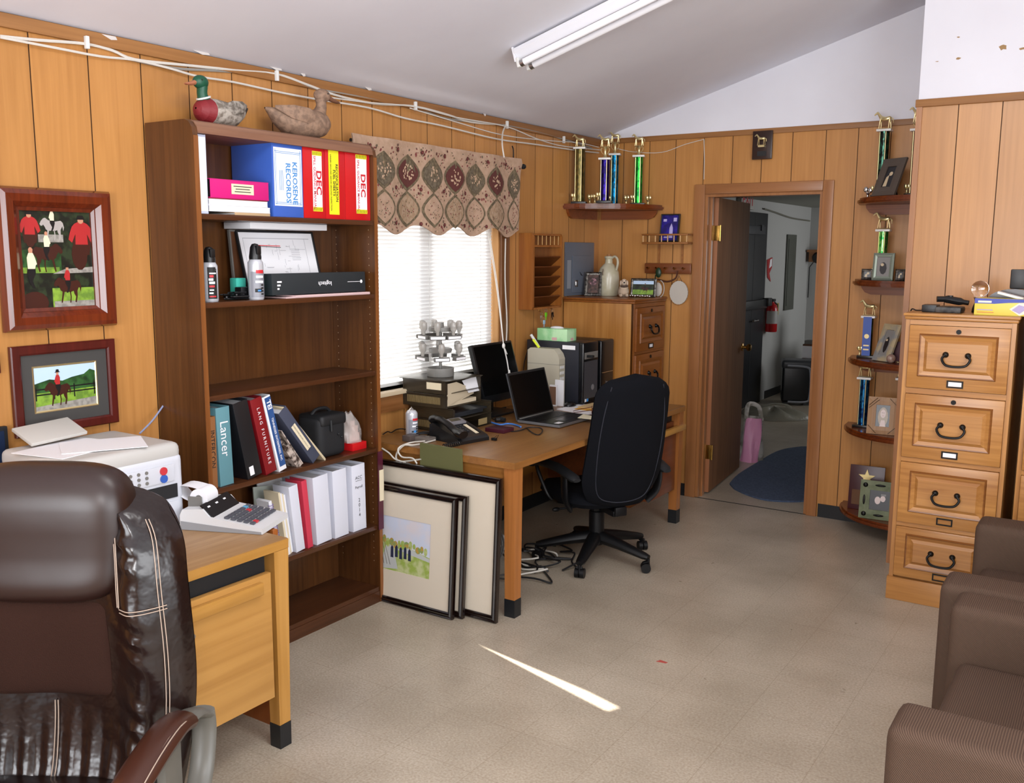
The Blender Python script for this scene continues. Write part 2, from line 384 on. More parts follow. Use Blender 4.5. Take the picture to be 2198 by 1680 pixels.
# --- door: casing, jamb and the leaf swung open into the next room
b = MB()
b.box(.716, DX0, -.018, -.0005, 0, 2.1136, b=.006); b.box(DX1, 1.6184, -.018, -.0005, 0, 2.1136, b=.006)
d1 = struct('door_1', b, CASING)
b = MB(); b.box(DX0, DX1, -.018, -.0005, DZ, 2.1136, b=.006); struct('door_header', b, CASING_H, d1)
b = MB(); b.box(DX0 + .0005, DX0 + .018, 0, .12, 0, DZ); b.box(DX1 - .018, DX1 - .0005, 0, .12, 0, DZ); b.box(DX0 + .018, DX1 - .018, 0, .12, DZ - .018, DZ - .0005)
b.box(DX0 + .018, DX0 + .03, .05, .075, 0, DZ - .018); b.box(DX1 - .03, DX1 - .018, .05, .075, 0, DZ - .018)
struct('door_jamb', b, CASING, d1)
hx, hy = DX0 + .024, .128; ex, ey = .722, 1.0
DR = MX.Translation(V((hx, hy, 0))) @ MX.Rotation(math.atan2(ey - hy, ex - hx), 4, 'Z')
LL = math.hypot(ex - hx, ey - hy)
b = MB(DR); b.box(0, LL, -.02, .02, .012, 2.035, b=.002)
LEAF = wood('brown door skin', '74513A', '8E6648', 'z', 40, .65, .1)
dl = struct('door_leaf', b, LEAF, d1)
b = MB(DR); b.box(-.0015, .0, -.019, .019, .013, 2.03); struct('leaf_edge', b, mat('raw leaf edge', '96603C', .5), dl)
b = MB(DR)
for s in (-1, 1):
    b.lathe([(.0, 0), (.03, 0), (.03, .006), (.012, .01), (.012, .03), (.026, .04), (.029, .055), (.02, .068), (0, .07)], M=MX.Translation(V((LL - .065, s * .02, .96))) @ MX.Rotation(-s * PI / 2, 4, 'X'), n=14)
struct('door_knob', b, BRASS, dl)
for z in (1.80, .30):
    b = MB(DR); b.box(-.004, -.0016, -.036, .014, z - .05, z + .05, b=.001); b.cyl((-.006, -.036, z - .052), .006, .104, n=8)
    struct('door_hinge', b, BRASS, d1)
# --- the next room, seen through the doorway
HX, HY, HZ = -.25, 6.06, 2.225
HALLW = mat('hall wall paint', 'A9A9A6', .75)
b = MB(); b.box(-.4, 3.3, 0, HY + .1, -.08, 0); struct('floor_hall', b, VINYL)
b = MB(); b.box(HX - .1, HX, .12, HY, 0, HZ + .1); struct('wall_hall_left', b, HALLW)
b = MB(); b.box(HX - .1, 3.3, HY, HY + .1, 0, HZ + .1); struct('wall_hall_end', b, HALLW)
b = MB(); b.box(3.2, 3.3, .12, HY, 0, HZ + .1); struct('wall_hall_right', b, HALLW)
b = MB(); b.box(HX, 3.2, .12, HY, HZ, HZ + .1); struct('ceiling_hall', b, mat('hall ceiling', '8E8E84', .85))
b = MB(); b.box(DX0 - .0, DX1, -.004, .004, 0, .0025); struct('trim_6', b, MATTE)
b = MB(); b.box(HX + .0005, HX + .006, 4.56, HY, 0, .09); struct('baseboard_hall', b, BLACKV)
# ================================================================ BOOKCASE AND WHAT STANDS IN IT
KX, KY0, KY1, KZ = .2875, -3.665, -2.669, 2.149
SA, SB, SC_, SD, SE, SF = 1.809, 1.478, 1.122, .755, .381, .075
t = T('bookcase', 'tall dark walnut bookcase with five open shelves standing against the wall', 'bookcase', (KX / 2 + .01, (KY0 + KY1) / 2, 0), w=True)
pr = [(.012, 0), (KX, 0), (KX, KZ - .06), (KX - .006, KZ - .03), (KX - .022, KZ - .01), (KX - .045, KZ), (.012, KZ)]
for y in (KY0, KY1 - .022):
    b = MB(); b.prism(frame((0, y, 0), (1, 0, 0), (0, 0, 1)), pr, -.022)
    if y > KY0:                                         # pale shelf-pin holes down the inner face
        for x in (.05, KX - .035):
            for k in range(60):
                if .2 + k * .032 < KZ - .1: b.disc(frame((x, y - .0005, .2 + k * .032), (-1, 0, 0), (0, 0, 1)), 0, 0, .0026, 1, n=6)
    sd = t.part('side_panel', b, [DARKWOOD, mat('pale peg hole', 'A08468', .6)])
    b = MB(); b.box(KX, KX + .003, y + .001, y + .021, 0.002, KZ - .06); t.part('edge_band', b, EDGEW, sd)
b = MB(); b.box(.012, .018, KY0 + .023, KY1 - .023, .07, KZ - .05); t.part('back_panel', b, DARKWOOD)
for z in (SA, SB, SC_, SD, SE):
    b = MB(); b.box(.019, KX - .006, KY0 + .023, KY1 - .023, z - .021, z, b=.002); t.part('shelf', b, DARKWOOD_Y)
b = MB(); b.box(.019, KX - .004, KY0 + .023, KY1 - .023, SF - .02, SF); b.box(KX - .03, KX - .001, KY0 + .023, KY1 - .023, 0, SF - .0205); t.part('plinth', b, DARKWOOD_Y)
DUSTY = wood('dusty walnut top', '6E4630', '8C6650', 'y', 40, .6)
b = MB(); b.prism(frame((0, KY0 + .0225, 0), (1, 0, 0), (0, 0, 1)), [(.012, KZ - .05), (KX + .001, KZ - .05), (KX - .004, KZ - .026), (KX - .02, KZ - .008), (KX - .045, KZ), (.012, KZ)], -(KY1 - KY0 - .045))
t.part('top_board', b, [DUSTY])
XF = .268
def yz(u0, v0, u1, v1, c=XF):
    a = XP(u0, v1, c); d = XP(u1, v0, c); return a.y, d.y, a.z, d.z
def spine_M(): return frame((.0008, 0, 0), (0, 0, -1), (0, 1, 0))
def binder(name, label, cat, y0, w, z0, h, depth, col, lean=0, page=PAPER, art=None, xf=XF, group=None, hollow=True):
    """A binder or book standing with its spine to the room; lean > 0 tips its top away from the window."""
    th = T(name, label, cat, M=MX.Translation(V((xf, y0, z0))) @ MX.Rotation(lean, 4, 'X'), group=group)
    c = min(.004, w * .2); b = MB()
    b.box(-depth, -.0005, 0, c, 0, h, b=.001); b.box(-depth, -.0005, w - c, w, 0, h, b=.001); b.box(-c, 0, .0005, w - .0005, .0005, h - .0005, b=min(.003, w * .2))
    th.part('cover', b, col)
    b = MB(); b.box(-depth + .008, -c - .001, c + .0008, w - c - .0008, .006, h - .012); th.part('pages', b, page)
    if art: art(th, w, h)
    return th
RED = mat('red vinyl', 'C0161C', .3); BLUE = mat('blue vinyl', '3B5FB4', .35); BLUE_D = mat('deep blue vinyl', '29418F', .4)
YEL = mat('yellow label', 'E8DE22', .5); LBLUE = mat('blue lettering', '3E86C8', .5); REDINK = mat('red lettering', 'C4222C', .5)
LAB = mat('white label', 'ECECF0', .5)
PINK = mat('magenta vinyl', 'C81B74', .35)
# --- shelf A
y0, y1, z0, z1 = yz(421, 289, 441, 458)
def art(th, w, h):
    b = MB(); b.rect(frame((.0006, 0, 0), (0, 1, 0), (0, 0, 1)), .003, w - .003, .01, h - .01); th.part('spine_label', b, LAB)
binder('binder', 'slim white binder with a blue back cover at the end of the top shelf', 'binder', KY0 + .024, .048, SA, z1 - SA, .25, [mat('pale blue white vinyl', 'C9D2EA', .35)], art=art)
def flat_book(name, label, cat, y0, y1, z0, z1, depth, col, page, art=None, xf=XF, group=None):
    th = T(name, label, cat, (xf, y0, z0), group=group); w = y1 - y0; h = z1 - z0; c = min(.003, h * .2); b = MB()
    b.box(-depth, 0, 0, w, 0, c, b=.0008); b.box(-depth, 0, 0, w, h - c, h, b=.0008); b.box(-c, 0, .001, w - .001, .0005, h - .0005, b=min(.004, h * .3)); th.part('cover', b, col)
    b = MB(); b.box(-depth + .006, -c - .001, .005, w - .005, c + .0008, h - c - .0008); th.part('pages', b, page)
    if art: art(th, w, h)
    return th
ya = KY0 + .075; yb = XP(574, 420, XF).y
zz = SA
flat_book('booklet', 'thin tan booklet at the bottom of the pile under the pink binder', 'booklet', ya + .12, yb + .012, zz, zz + .011, .2, mat('tan cover', 'B79A76', .6), PAPER)
flat_book('book', 'white book with a blue picture in the pile, third under the pink binder', 'book', ya, yb + .012, zz + .0112, zz + .034, .22, PAPER, PAPER)
flat_book('book', 'plain white book directly under the red folder and the pink binder', 'book', ya, yb, zz + .0344, zz + .057, .22, LAB, PAPER)
flat_book('folder', 'thin dark red folder squeezed beneath the pink binder', 'folder', ya, yb, zz + .0574, zz + .061, .22, mat('dark red cover', '7E2028', .5), PAPER)
def art(th, w, h):
    b = MB(); b.rect(frame((.0007, 0, 0), (0, 1, 0), (0, 0, 1)), .1, .21, .014, .05); b.text(frame((.0007, 0, 0), (0, -1, 0), (0, 0, -1)), 'Misc Reports', .012, 1, align='CENTER', dz=0)
    o = th.part('spine_label', MB().rect(frame((.0009, 0, 0), (0, 1, 0), (0, 0, 1)), .1, .21, h * .25, h * .8), CREAM)
    b = MB(); F = frame((.0012, .155, h * .52), (0, -1, 0), (0, 0, -1))
    for k, q in enumerate((.09, .07, .08)): b.rect(F, -q / 2, q / 2, -.012 + k * .01, -.009 + k * .01)
    th.part('writing', b, INK, o)
flat_book('binder', 'bright pink ring binder lying flat on top of the pile of white books', 'binder', ya + .008, yb + .008, zz + .0615, XP(500, 386, XF).z, .25, [PINK], mat('black page edge', '1B1719', .7), art)
ks = XP(586, 420, XF).y; ke = XP(651, 420, XF).y; kz = XP(620, 309, XF).z
def art(th, w, h):
    F = frame((.0008, 0, 0), (0, 1, 0), (0, 0, 1)); b = MB()
    b.rect(F, .008, w - .006, .045, h - .018); o = th.part('spine_label', b, LAB)
    b = MB()
    for q in (.012, .018):
        for (x0, x1, p0, p1) in ((q, q + .002, .05, h - .024), (w - q, w - q + .002, .05, h - .024), (q, w - q, .05 + q - .01, .052 + q - .01), (q, w - q, h - .034 - q + .012, h - .032 - q + .012)): b.rect(F, x0, x1, p0, p1, 0, .0004)
    F2 = frame((.0014, 0, 0), (0, 0, -1), (0, 1, 0))
    b.text(F2 @ MX.Translation(V((-h * .47, w * .72, 0))), 'KEROSENE', .036, bold=.02, dz=0); b.text(F2 @ MX.Translation(V((-h * .47, w * .5, 0))), 'RECORDS', .036, bold=.02, dz=0)
    for k in range(3): b.rect(F2 @ MX.Translation(V((-h * .5, w * (.32 - k * .05), 0))), -.04, .04, 0, .0025)
    th.part('lettering', b, LBLUE, o)
binder('binder', 'wide blue binder marked KEROSENE RECORDS beside the red manuals', 'binder', ks, ke - ks, SA, kz - SA, .24, [BLUE], art=art)
def dec_art(th, w, h):
    F = frame((.0008, 0, 0), (0, 1, 0), (0, 0, 1)); b = MB()
    b.rect(F, w * .42, w * .86, .03, h - .02); o = th.part('spine_label', b, LAB)
    F2 = frame((.0014, 0, 0), (0, 0, -1), (0, 1, 0)); b = MB()
    b.text(F2 @ MX.Translation(V((-h * .5, w * .7, 0))), 'DEC', .042, bold=.03, dz=0, sx=1.25); b.text(F2 @ MX.Translation(V((-h * .5, w * .515, 0))), 'SPILL GUIDANCE MANUAL', .0185, bold=.015, dz=0)
    th.part('lettering', b, REDINK, o)
    for z0_ in (.03, h - .038):
        b = MB(); b.rect(F, w * .42, w * .86, z0_, z0_ + .018, 0, .0005)
        for k in range(7): b.shape(F, [(w * (.43 + k * .06), z0_ + .002), (w * (.45 + k * .06), z0_ + .002), (w * (.47 + k * .06), z0_ + .016), (w * (.45 + k * .06), z0_ + .016)], 1, .0008)
        th.part('striped_band', b, [YEL, INK], o)
r1a, r1b = XP(652, 420, XF).y, XP(698, 420, XF).y
binder('binder', 'red DEC SPILL GUIDANCE MANUAL binder between the blue and the yellow marked binders', 'binder', r1a, r1b - r1a, SA, XP(670, 313, XF).z - SA, .24, [RED], art=dec_art)
r2a, r2b = XP(699, 420, XF).y, XP(741, 420, XF).y
def art(th, w, h):
    F = frame((.0008, 0, 0), (0, 1, 0), (0, 0, 1)); b = MB(); b.rect(F, w * .17, w * .68, .02, h - .006); o = th.part('spine_label', b, YEL)
    F2 = frame((.0014, 0, 0), (0, 0, -1), (0, 1, 0)); b = MB()
    b.text(F2 @ MX.Translation(V((-h * .52, w * .57, 0))), 'RECONCILIATION', .0195, bold=.02, dz=0); b.text(F2 @ MX.Translation(V((-h * .52, w * .43, 0))), 'FUEL SHEETS', .0195, bold=.02, dz=0)
    b.text(F2 @ MX.Translation(V((-h * .52, w * .27, 0))), 'UNDER GROUND ABOVE GROUND INSPECTION', .0108, bold=.015, dz=0); th.part('lettering', b, INK, o)
binder('binder', 'red binder with a bright yellow RECONCILIATION FUEL SHEETS label', 'binder', r2a, r2b - r2a, SA, XP(718, 320, XF).z - SA, .24, [RED], art=art)
r3a = r2b + .002; r3b = min(XP(795, 420, XF).y, KY1 - .024)
binder('binder', 'red DEC SPILL GUIDANCE MANUAL binder at the window end of the top shelf', 'binder', r3a, r3b - r3a, SA, XP(770, 322, XF).z - SA, .24, [RED], art=dec_art)
# --- shelf B
def spray_can(label, y, x, z, h, straw=None, kind=0, r=.032):
    th = T('spray_can', label, 'spray can', (x, y, z), group=None)
    b = MB(); b.lathe([(r * .9, 0), (r, .006), (r, h * .62), (r * .97, h * .66), (r * .75, h * .715), (r * .55, h * .74), (0, h * .74)], n=24); can = th.part('can', b, mat('white lacquered tin', 'C9CBD2', .22, .3))
    b = MB(); a0 = math.radians(-75)
    def arc(z0, z1, ang0, ang1, mi, rr): 
        n = 12; b.add([V((rr * math.cos(math.radians(ang0 + (ang1 - ang0) * i / n)), rr * math.sin(math.radians(ang0 + (ang1 - ang0) * i / n)), zz_)) for zz_ in (z0, z1) for i in range(n + 1)], [(i, i + 1, n + 2 + i, n + 1 + i) for i in range(n)], mi, True)
    q = r + .0004
    if kind == 0:
        arc(.012, h * .6, -55, 15, 0, q)
        for k in range(9): arc(.018 + k * h * .06, .018 + k * h * .06 + h * rnd.uniform(.02, .045), -50 + rnd.uniform(0, 10), rnd.uniform(-20, 10), 1 if k % 3 else 2, q + .0003)
        arc(h * .56, h * .63, -55, 5, 0, q + .0005)
    else:
        arc(.01, h * .5, -80, 40, 3, q); arc(h * .47, h * .53, -40, 25, 2, q + .0003); arc(h * .39, h * .43, -40, 20, 1, q + .0003)
        arc(h * .3, h * .34, -45, 20, 1, q + .0003); arc(.03, h * .2, -50, 5, 0, q + .0003); arc(.04, h * .15, -30, -5, 4, q + .0006)
        for k in range(4): arc(.02 + k * .012, .026 + k * .012, -5, 20, 0, q + .0005)
    th.part('printed_wrap', b, [INK, LAB, REDINK, mat('grey print', '85868E', .4), LBLUE], can)
    if straw is not None:
        b = MB(); b.lathe([(r * .78, h * .715), (r * .8, h * .76), (r * .62, h * .93), (r * .4, h * .985), (0, h)], n=18); b.box(.0, r * .8, -.012, .012, h * .8, h * .96, b=.005); th.part('spray_head', b, BLACKP)
        if straw:
            b = MB(); b.tube([(.0, r * .6, h * .965), (.0, r * .6 + straw, h * .955)], .0018, 6); th.part('straw', b, REDINK)
            b = MB(); b.tube([(.004, r * .6, h * .945), (.004, r * .6 + straw, h * .93)], .0014, 6); th.part('straw', b, INK)
    else:
        b = MB(); b.lathe([(r * .5, h * .74), (r * .3, h * .78), (r * .1, h * .8), (0, h * .83)], n=12); th.part('valve', b, SILVER)
    return th
ca = XP(449, 560, .24); cz = XP(449, 529, .2).z
spray_can('dark labelled air duster can standing next to the bookcase side', XP(449, 560, .22).y, .22, SB, XP(449, 529, .22).z - SB, 0, 0, .030)
spray_can('air duster can with a red straw in front of the framed drawing', XP(548, 560, .235).y, .235, SB, XP(548, 522, .235).z - SB, .115, 1, .031)
# framed wiring drawing leaning at the back, a second frame behind it, and a white tray under the shelf above
def drawing_frame(label, u, M, w, h, col, paper, art=None, name='framed_drawing', rim=.008):
    th = T(name, label, 'framed drawing', M=M)
    b = MB()
    for (x0, x1, y0_, y1_) in ((0, w, 0, rim), (0, w, h - rim, h), (0, rim, rim, h - rim), (w - rim, w, rim, h - rim)): b.box(x0, x1, y0_, y1_, 0, .014, b=.002)
    th.part('frame', b, col); b = MB(); b.box(rim, w - rim, rim, h - rim, .001, .008); p = th.part('sheet', b, paper)
    if art: art(th, p, w, h)
    return th
a = XP(575, 640, .1); bq = XP(705, 600, .1)
yA, yB = XP(532, 620, .12).y, XP(694, 600, .12).y; hA = XP(600, 492, .05).z - SB
def art(th, p, w, h):
    b = MB(); F = MX.Translation(V((0, 0, .0085)))
    for (x0, y0_, x1, y1_) in ((.03, .03, w - .03, .032), (.03, h - .034, w - .03, h - .032), (.03, .03, .0315, h - .032), (w - .06, .03, w - .0585, h - .032)): b.rect(F, x0, x1, y0_, y1_)
    for k in range(40):
        x = rnd.uniform(.08, w - .1); y = rnd.uniform(.05, h - .06); l = rnd.uniform(.01, .05)
        b.rect(F, x, x + l, y, y + .0012) if k % 2 else b.rect(F, x, x + .0012, y, y + l * .7)
    for k in range(7): b.rect(F, w - .15, w - .1, h - .08 - k * .008, h - .0785 - k * .008); b.rect(F, w - .13, w - .075, .05 + k * .007, .0513 + k * .007)
    th.part('drawing_lines', b, mat('faint pencil', '9A9AA2', .7), p)
tilt = math.radians(14)
drawing_frame('black framed wiring drawing leaning on the back behind the spray cans', 0, frame((.115, yA, SB + .001), (0, 1, 0), (-math.sin(tilt), 0, math.cos(tilt))), yB - yA, .284, MATTE, LAB, art)
drawing_frame('thin clear framed sheet half hidden behind the black framed drawing', 0, frame((.066, yA - .03, SB + .001), (0, 1, 0), (-math.sin(tilt * .4), 0, math.cos(tilt * .4))), .2, .28, GREYP, mat('dim sheet', '5C3A26', .3))
b = MB(); y0, y1 = XP(519, 480, .15).y, XP(684, 480, .15).y; b.box(.04, .2, y0, y1, SA - .048, SA - .022, b=.002); solo('folder', 'grey white folder tucked up beneath the top shelf above the framed drawing', 'folder', b, [PAPER])
# keyboard box, printed upside down
y0 = XP(580, 620, .25).y; y1 = XP(770, 620, .22).y; hh = XP(680, 592, .24).z - SB
th = T('cardboard_box', 'long black keyboard box lying in front of the framed drawing', 'box', M=frame((.262, y0, SB + .0145), (0, 1, 0), (0, 0, 1)) @ MX.Rotation(math.radians(-1.5), 4, 'X'))
b = MB(); b.box(0, y1 - y0, 0, hh, -.12, 0, b=.002); w = y1 - y0; b.text(MX.Translation(V((w * .54, hh * .47, .0008))) @ MX.Rotation(PI, 4, 'Z'), 'logitech', .026, 1, dz=0, bold=.01)
b.rect(MX.Translation(V((0, 0, .0008))), w * .79, w * .94, hh * .5, hh * .52, 1); b.disc(MX.Translation(V((0, 0, .0008))), w * .95, hh * .51, .008, 1, n=10)
for k in range(3): b.rect(MX.Translation(V((0, 0, .0008))), w * .05, w * (.07 + .012 * k), hh * (.25 + .16 * k), hh * (.33 + .16 * k), 1)
th.part('carton', b, [mat('black carton', '20272B', .5), LAB])
b = MB(); y0, y1 = XP(612, 640, .27).y, XP(792, 630, .27).y; b.box(.15, .276, y0, y1, SB + .0005, SB + .005); b.box(.16, .28, y0 + .05, y1 - .005, SB + .0055, SB + .011)
solo('paper_stack', 'pale pink papers lying beneath the black keyboard box', 'papers', b, [mat('pink paper', 'D8B9B9', .7)])
b = MB(); y = XP(520, 610, .16).y; b.box(.12, .16, y - .03, y + .02, SB, SB + .085, b=.004); solo('carton', 'small turquoise box standing behind the spray can with the straw', 'box', b, [mat('turquoise card', '3FB3A0', .5)])
b = MB(); y = XP(505, 632, .2).y
for k in range(7):
    b.tube(smooth_path([(.2 + rnd.uniform(-.03, .03), y + rnd.uniform(-.06, .05), SB + .006 + .008 * (k % 4)) for q in range(6)], 4), .0035, 6)
b.box(.16, .2, y + .03, y + .07, SB, SB + .05, b=.006)
solo('cable', 'tangled black adapter cable on the shelf between the spray cans', 'cable', b, [BLACKP])
# --- shelf D: leaning books
TEAL = mat('teal binder cloth', '5C8A94', .45); MAROON = mat('maroon cloth', '7A1018', .4); BLK = mat('black binder vinyl', '17181C', .35)
def vtext(st, size, mi_mat, yoff, zc, font_sx=1, bold=0, nm='lettering'):
    def art(th, w, h):
        F2 = frame((.0012, 0, 0), (0, 0, -1), (0, 1, 0)); b = MB(); b.text(F2 @ MX.Translation(V((-h * zc, w * yoff, 0))), st, size, dz=0, sx=font_sx, bold=bold); th.part(nm, b, mi_mat)
    return art
D0 = KY0 + .024
binder('book', 'brown INTERCON catalogue beside the teal binder, nearest the bookcase end', 'book', D0, .038, SD, .285, .22, [mat('kraft brown cover', '8A5A34', .5)], art=vtext('INTERCON', .03, INK, .5, .55))
ya = XP(478, 1000, XF).y
binder('binder', 'teal Lancer binder standing upright among the shelved books', 'binder', D0 + .050, .066, SD, .315, .25, [TEAL], lean=.03, art=vtext('Lancer', .055, LAB, .5, .6, .95))
def art(th, w, h):
    b = MB(); b.rect(frame((.0008, 0, 0), (0, 1, 0), (0, 0, 1)), w * .2, w * .5, .012, .05); th.part('sticker', b, LAB)
yb_ = XP(520, 1000, XF).y
binder('binder', 'wide black binder leaning between the teal binder and the maroon one', 'binder', XP(533, 1030, XF).y, .075, SD, .325, .25, [BLK], lean=.20, art=art)
binder('binder', 'maroon LANG FURNITURE binder leaning with its top tipped over', 'binder', XP(572, 1020, XF).y, .06, SD, .33, .25, [MAROON], lean=.22, art=vtext('L A N G   F U R N I T U R E', .021, LAB, .5, .5))
NAVY = mat('navy print', '2B4F86', .4)
def art(th, w, h):
    b = MB(); b.rect(frame((.0008, 0, 0), (0, 1, 0), (0, 0, 1)), w * .2, w * .98, .02, h * .98); o = th.part('spine_label', b, NAVY)
    F2 = frame((.0014, 0, 0), (0, 0, -1), (0, 1, 0)); b = MB(); b.text(F2 @ MX.Translation(V((-h * .42, w * .6, 0))), 'TENNESSEE ENTERPRISES, INC', .0145, dz=0, bold=.01); th.part('lettering', b, LAB, o); b = MB(); b.text(F2 @ MX.Translation(V((-h * .88, w * .6, 0))), 'TEI', .03, dz=0, bold=.03); th.part('lettering', b, LAB, o)
binder('binder', 'white TENNESSEE ENTERPRISES binder with a blue spine label leaning on the maroon one', 'binder', XP(600, 1012, XF).y, .042, SD, .335, .25, [LAB], lean=.24, art=art)
# magazine lying open against the row
b = MB(); y = XP(640, 990, XF).y
M = MX.Translation(V((.262, y, SD + .001))) @ MX.Rotation(.62, 4, 'X'); b.M = M
b.box(-.2, 0, 0, .012, 0, .20); F = frame((.0006, 0, 0), (0, 1, 0), (0, 0, 1))
b.box(-.2, -.0, .0125, .03, 0, .12)
b.box(-.21, .002, .031, .036, .0, .2)
solo('magazine', 'glossy magazine with furniture pictures leaning between the binders', 'magazine', b, [mat('magazine page', 'BFB0A6', .3, vary=('3A2E2A', 38, .42, .58))])
SLATE = mat('slate blue board', '3E4355', .5)
def art(th, w, h):
    b = MB(); b.rect(frame((.0008, 0, 0), (0, 1, 0), (0, 0, 1)), w * .25, w * .75, .07, h * .7); o = th.part('spine_label', b, CREAM)
    b = MB(); b.text(frame((.0012, 0, 0), (0, 0, -1), (0, 1, 0)) @ MX.Translation(V((-h * .45, w * .5, 0))), 'MOBILE HOME DEALERS CATALOG, INC', .0085, dz=0); th.part('lettering', b, INK, o)
binder('binder', 'slate grey binder with a cream label leaning far over', 'binder', XP(672, 980, XF).y, .052, SD, .31, .22, [SLATE], lean=.66, art=art)
b = MB(); b.M = MX.Translation(V((.26, XP(698, 982, XF).y, SD + .001))) @ MX.Rotation(.72, 4, 'X'); b.box(-.22, .005, 0, .008, 0, .36, b=.002); b.box(-.22, .0, .0085, .013, 0.0, .33)
solo('folder', 'tan file folder lying against the slate grey binder', 'folder', b, [mat('manila card', 'CDBE9E', .6)])
# black camera bag
yc = XP(700, 930, .2).y
th = T('camera_bag', 'black camera bag with a top flap on the shelf beside the tan folder', 'bag', (.17, yc, SD))
b = MB(); b.box(-.07, .075, -.085, .085, 0, .185, b=.035, seg=4); th.part('body', b, mat('black nylon', '131418', .75, bump=(90, .5, .001)))
b = MB(); b.box(-.074, .08, -.075, .088, .14, .195, b=.02, seg=3); b.tube([(.081, -.02, .17), (.083, -.02, .12)], (.006), 6); b.ball((.078, .03, .1), .006); b.ball((.078, .05, .085), .006); th.part('flap', b, MATTE)
b = MB(); b.tube(smooth_path([(.0, -.06, .19), (0, -.03, .212), (0, .03, .212), (0, .06, .19)], 4), .008, 8); th.part('handle', b, MATTE)
# plastic bag with a red box inside
yp = XP(757, 930, .2).y
th = T('plastic_bag', 'clear plastic bag holding papers, standing on a red box beside the camera bag', 'bag', (.19, yp, SD + .036))
def bagf(u, v):
    a = 2 * PI * u; k = (1 - .45 * v ** 2); r = .055 * k * (1 + .12 * math.sin(5 * a + 7 * v))
    return V((r * math.cos(a) * .8, r * math.sin(a) - .035 * v * v, .14 * v + .006 * math.sin(9 * a) * v))
b = MB(); b.grid(bagf, 24, 10, wrap=True); th.part('film', b, mat('clear film', 'D8D2CE', .15, alpha=.38))
b = MB(); b.box(-.025, .02, -.03, .035, .002, .04); b.box(-.02, .025, -.02, .02, .041, .075); b.box(-.015, .02, -.025, .005, .076, .1); th.part('contents', b, mat('pinkish papers', 'CDB0A6', .6))
b = MB(); b.box(.145, .24, yp - .045, yp + .05, SD, SD + .035, b=.002); solo('carton', 'small red box beneath the clear plastic bag', 'box', b, [RED])
# --- shelf E
ZE = SE
WHT = mat('white binder vinyl', 'D6D8E4', .35)
def hand_art(th, w, h):
    F2 = frame((.0012, 0, 0), (0, 1, 0), (0, 0, 1)); b = MB()
    b.text(F2 @ MX.Translation(V((w * .5, h * .8, 0))), 'ACC', .022, dz=0); b.rect(F2, w * .25, w * .75, h * .755, h * .76); b.text(F2 @ MX.Translation(V((w * .5, h * .66, 0))), 'Payroll', .018, dz=0)
    for k, c in enumerate('2014'): b.text(F2 @ MX.Translation(V((w * .5, h * (.46 - .075 * k), 0))), c, .024, dz=0)
    th.part('handwriting', b, INK)
e = [(760, 796), (719, 756), (680, 717)]
wb = XP(793, 1060, XF).y - XP(757, 1060, XF).y
binder('binder', 'white binder with ACC Payroll 2014 written down the spine', 'binder', XP(759, 1130, XF).y, .088, ZE, XP(775, 995, XF).z - ZE, .25, [WHT], lean=.02, art=hand_art)
binder('binder', 'plain white binder directly beside the payroll binder', 'binder', XP(720, 1145, XF).y, .088, ZE, .315, .25, [WHT], lean=.035)
binder('binder', 'plain white binder leaning next to the pinkish red folder', 'binder', XP(681, 1160, XF).y, .092, ZE, .31, .25, [WHT], lean=.06)
binder('folder', 'pinkish red folder standing between the white binders', 'folder', XP(662, 1170, XF).y, .03, ZE, .31, .10, [mat('coral red card', 'C8384E', .5)], lean=.10)
binder('binder', 'white binder leaning against the pinkish red folder', 'binder', XP(637, 1176, XF).y, .05, ZE, .30, .10, [WHT], lean=.12)
b = MB(); b.M = MX.Translation(V((.262, XP(618, 1170, XF).y, ZE))) @ MX.Rotation(.14, 4, 'X')
for k in range(4): b.box(-.09, -.004 * k, .012 * k, .012 * k + .01, 0, .29 - .008 * k, mi=k % 2)
solo('catalogue_stack', 'bunch of cream catalogues leaning behind the spiral notebook', 'catalogues', b, [CREAM, PAPER])
th = T('spiral_notebook', 'notebook with a lilac wire spiral tipped against the catalogues', 'notebook', M=MX.Translation(V((.27, XP(603, 1165, XF).y, ZE + .001))) @ MX.Rotation(.2, 4, 'X'))
b = MB(); b.box(-.09, -.012, 0, .016, 0, .26); th.part('sheets', b, PAPER)
b = MB()
for k in range(22): b.tube([(-.012 + .010 * math.cos(q), .008 + .011 * math.sin(q), .012 + k * .011) for q in [j * PI / 4 for j in range(8)]], .0016, 5, closed=True)
th.part('spiral', b, mat('lilac wire', '7E6AA8', .4))
# grey brochures leaning at the left of that shelf
for nm, lb, uu, ww, hh_, cc, tl in (('brochure', 'grey green brochure with a window outline leaning behind the calculator', 543, .16, .27, 'A8AEA4', .1), ('brochure', 'white brochure with a red stripe leaning behind the grey green one', 570, .17, .29, 'CFCFCF', .06)):
    y = XP(uu, 1120, .13).y
    th = T(nm, lb, 'brochure', M=frame((.15 if cc[0] == 'A' else .11, y, ZE + .001), (.12, 1, 0), (-.22, 0, 1)) @ MX.Rotation(-tl, 4, 'Z') @ MX.Translation(V((0, math.sin(tl) * .2, 0))))
    b = MB(); b.box(0, ww, 0, hh_, 0, .006); p = th.part('cover', b, mat('brochure ' + cc, cc, .5))
    b = MB(); F = MX.Translation(V((0, 0, .0066)))
    if cc[0] == 'A':
        for (x0, x1, p0, p1) in ((.07, .13, .1, .102), (.07, .13, .15, .152), (.07, .072, .1, .152), (.098, .1, .1, .152), (.128, .13, .1, .152), (.03, .14, .05, .054)): b.rect(F, x0, x1, p0, p1)
        th.part('print', b, GREYP, p)
    else:
        b.rect(F, .12, .155, .15, .157); b.rect(F, .149, .155, .15, .24); th.part('print', b, REDINK, p)
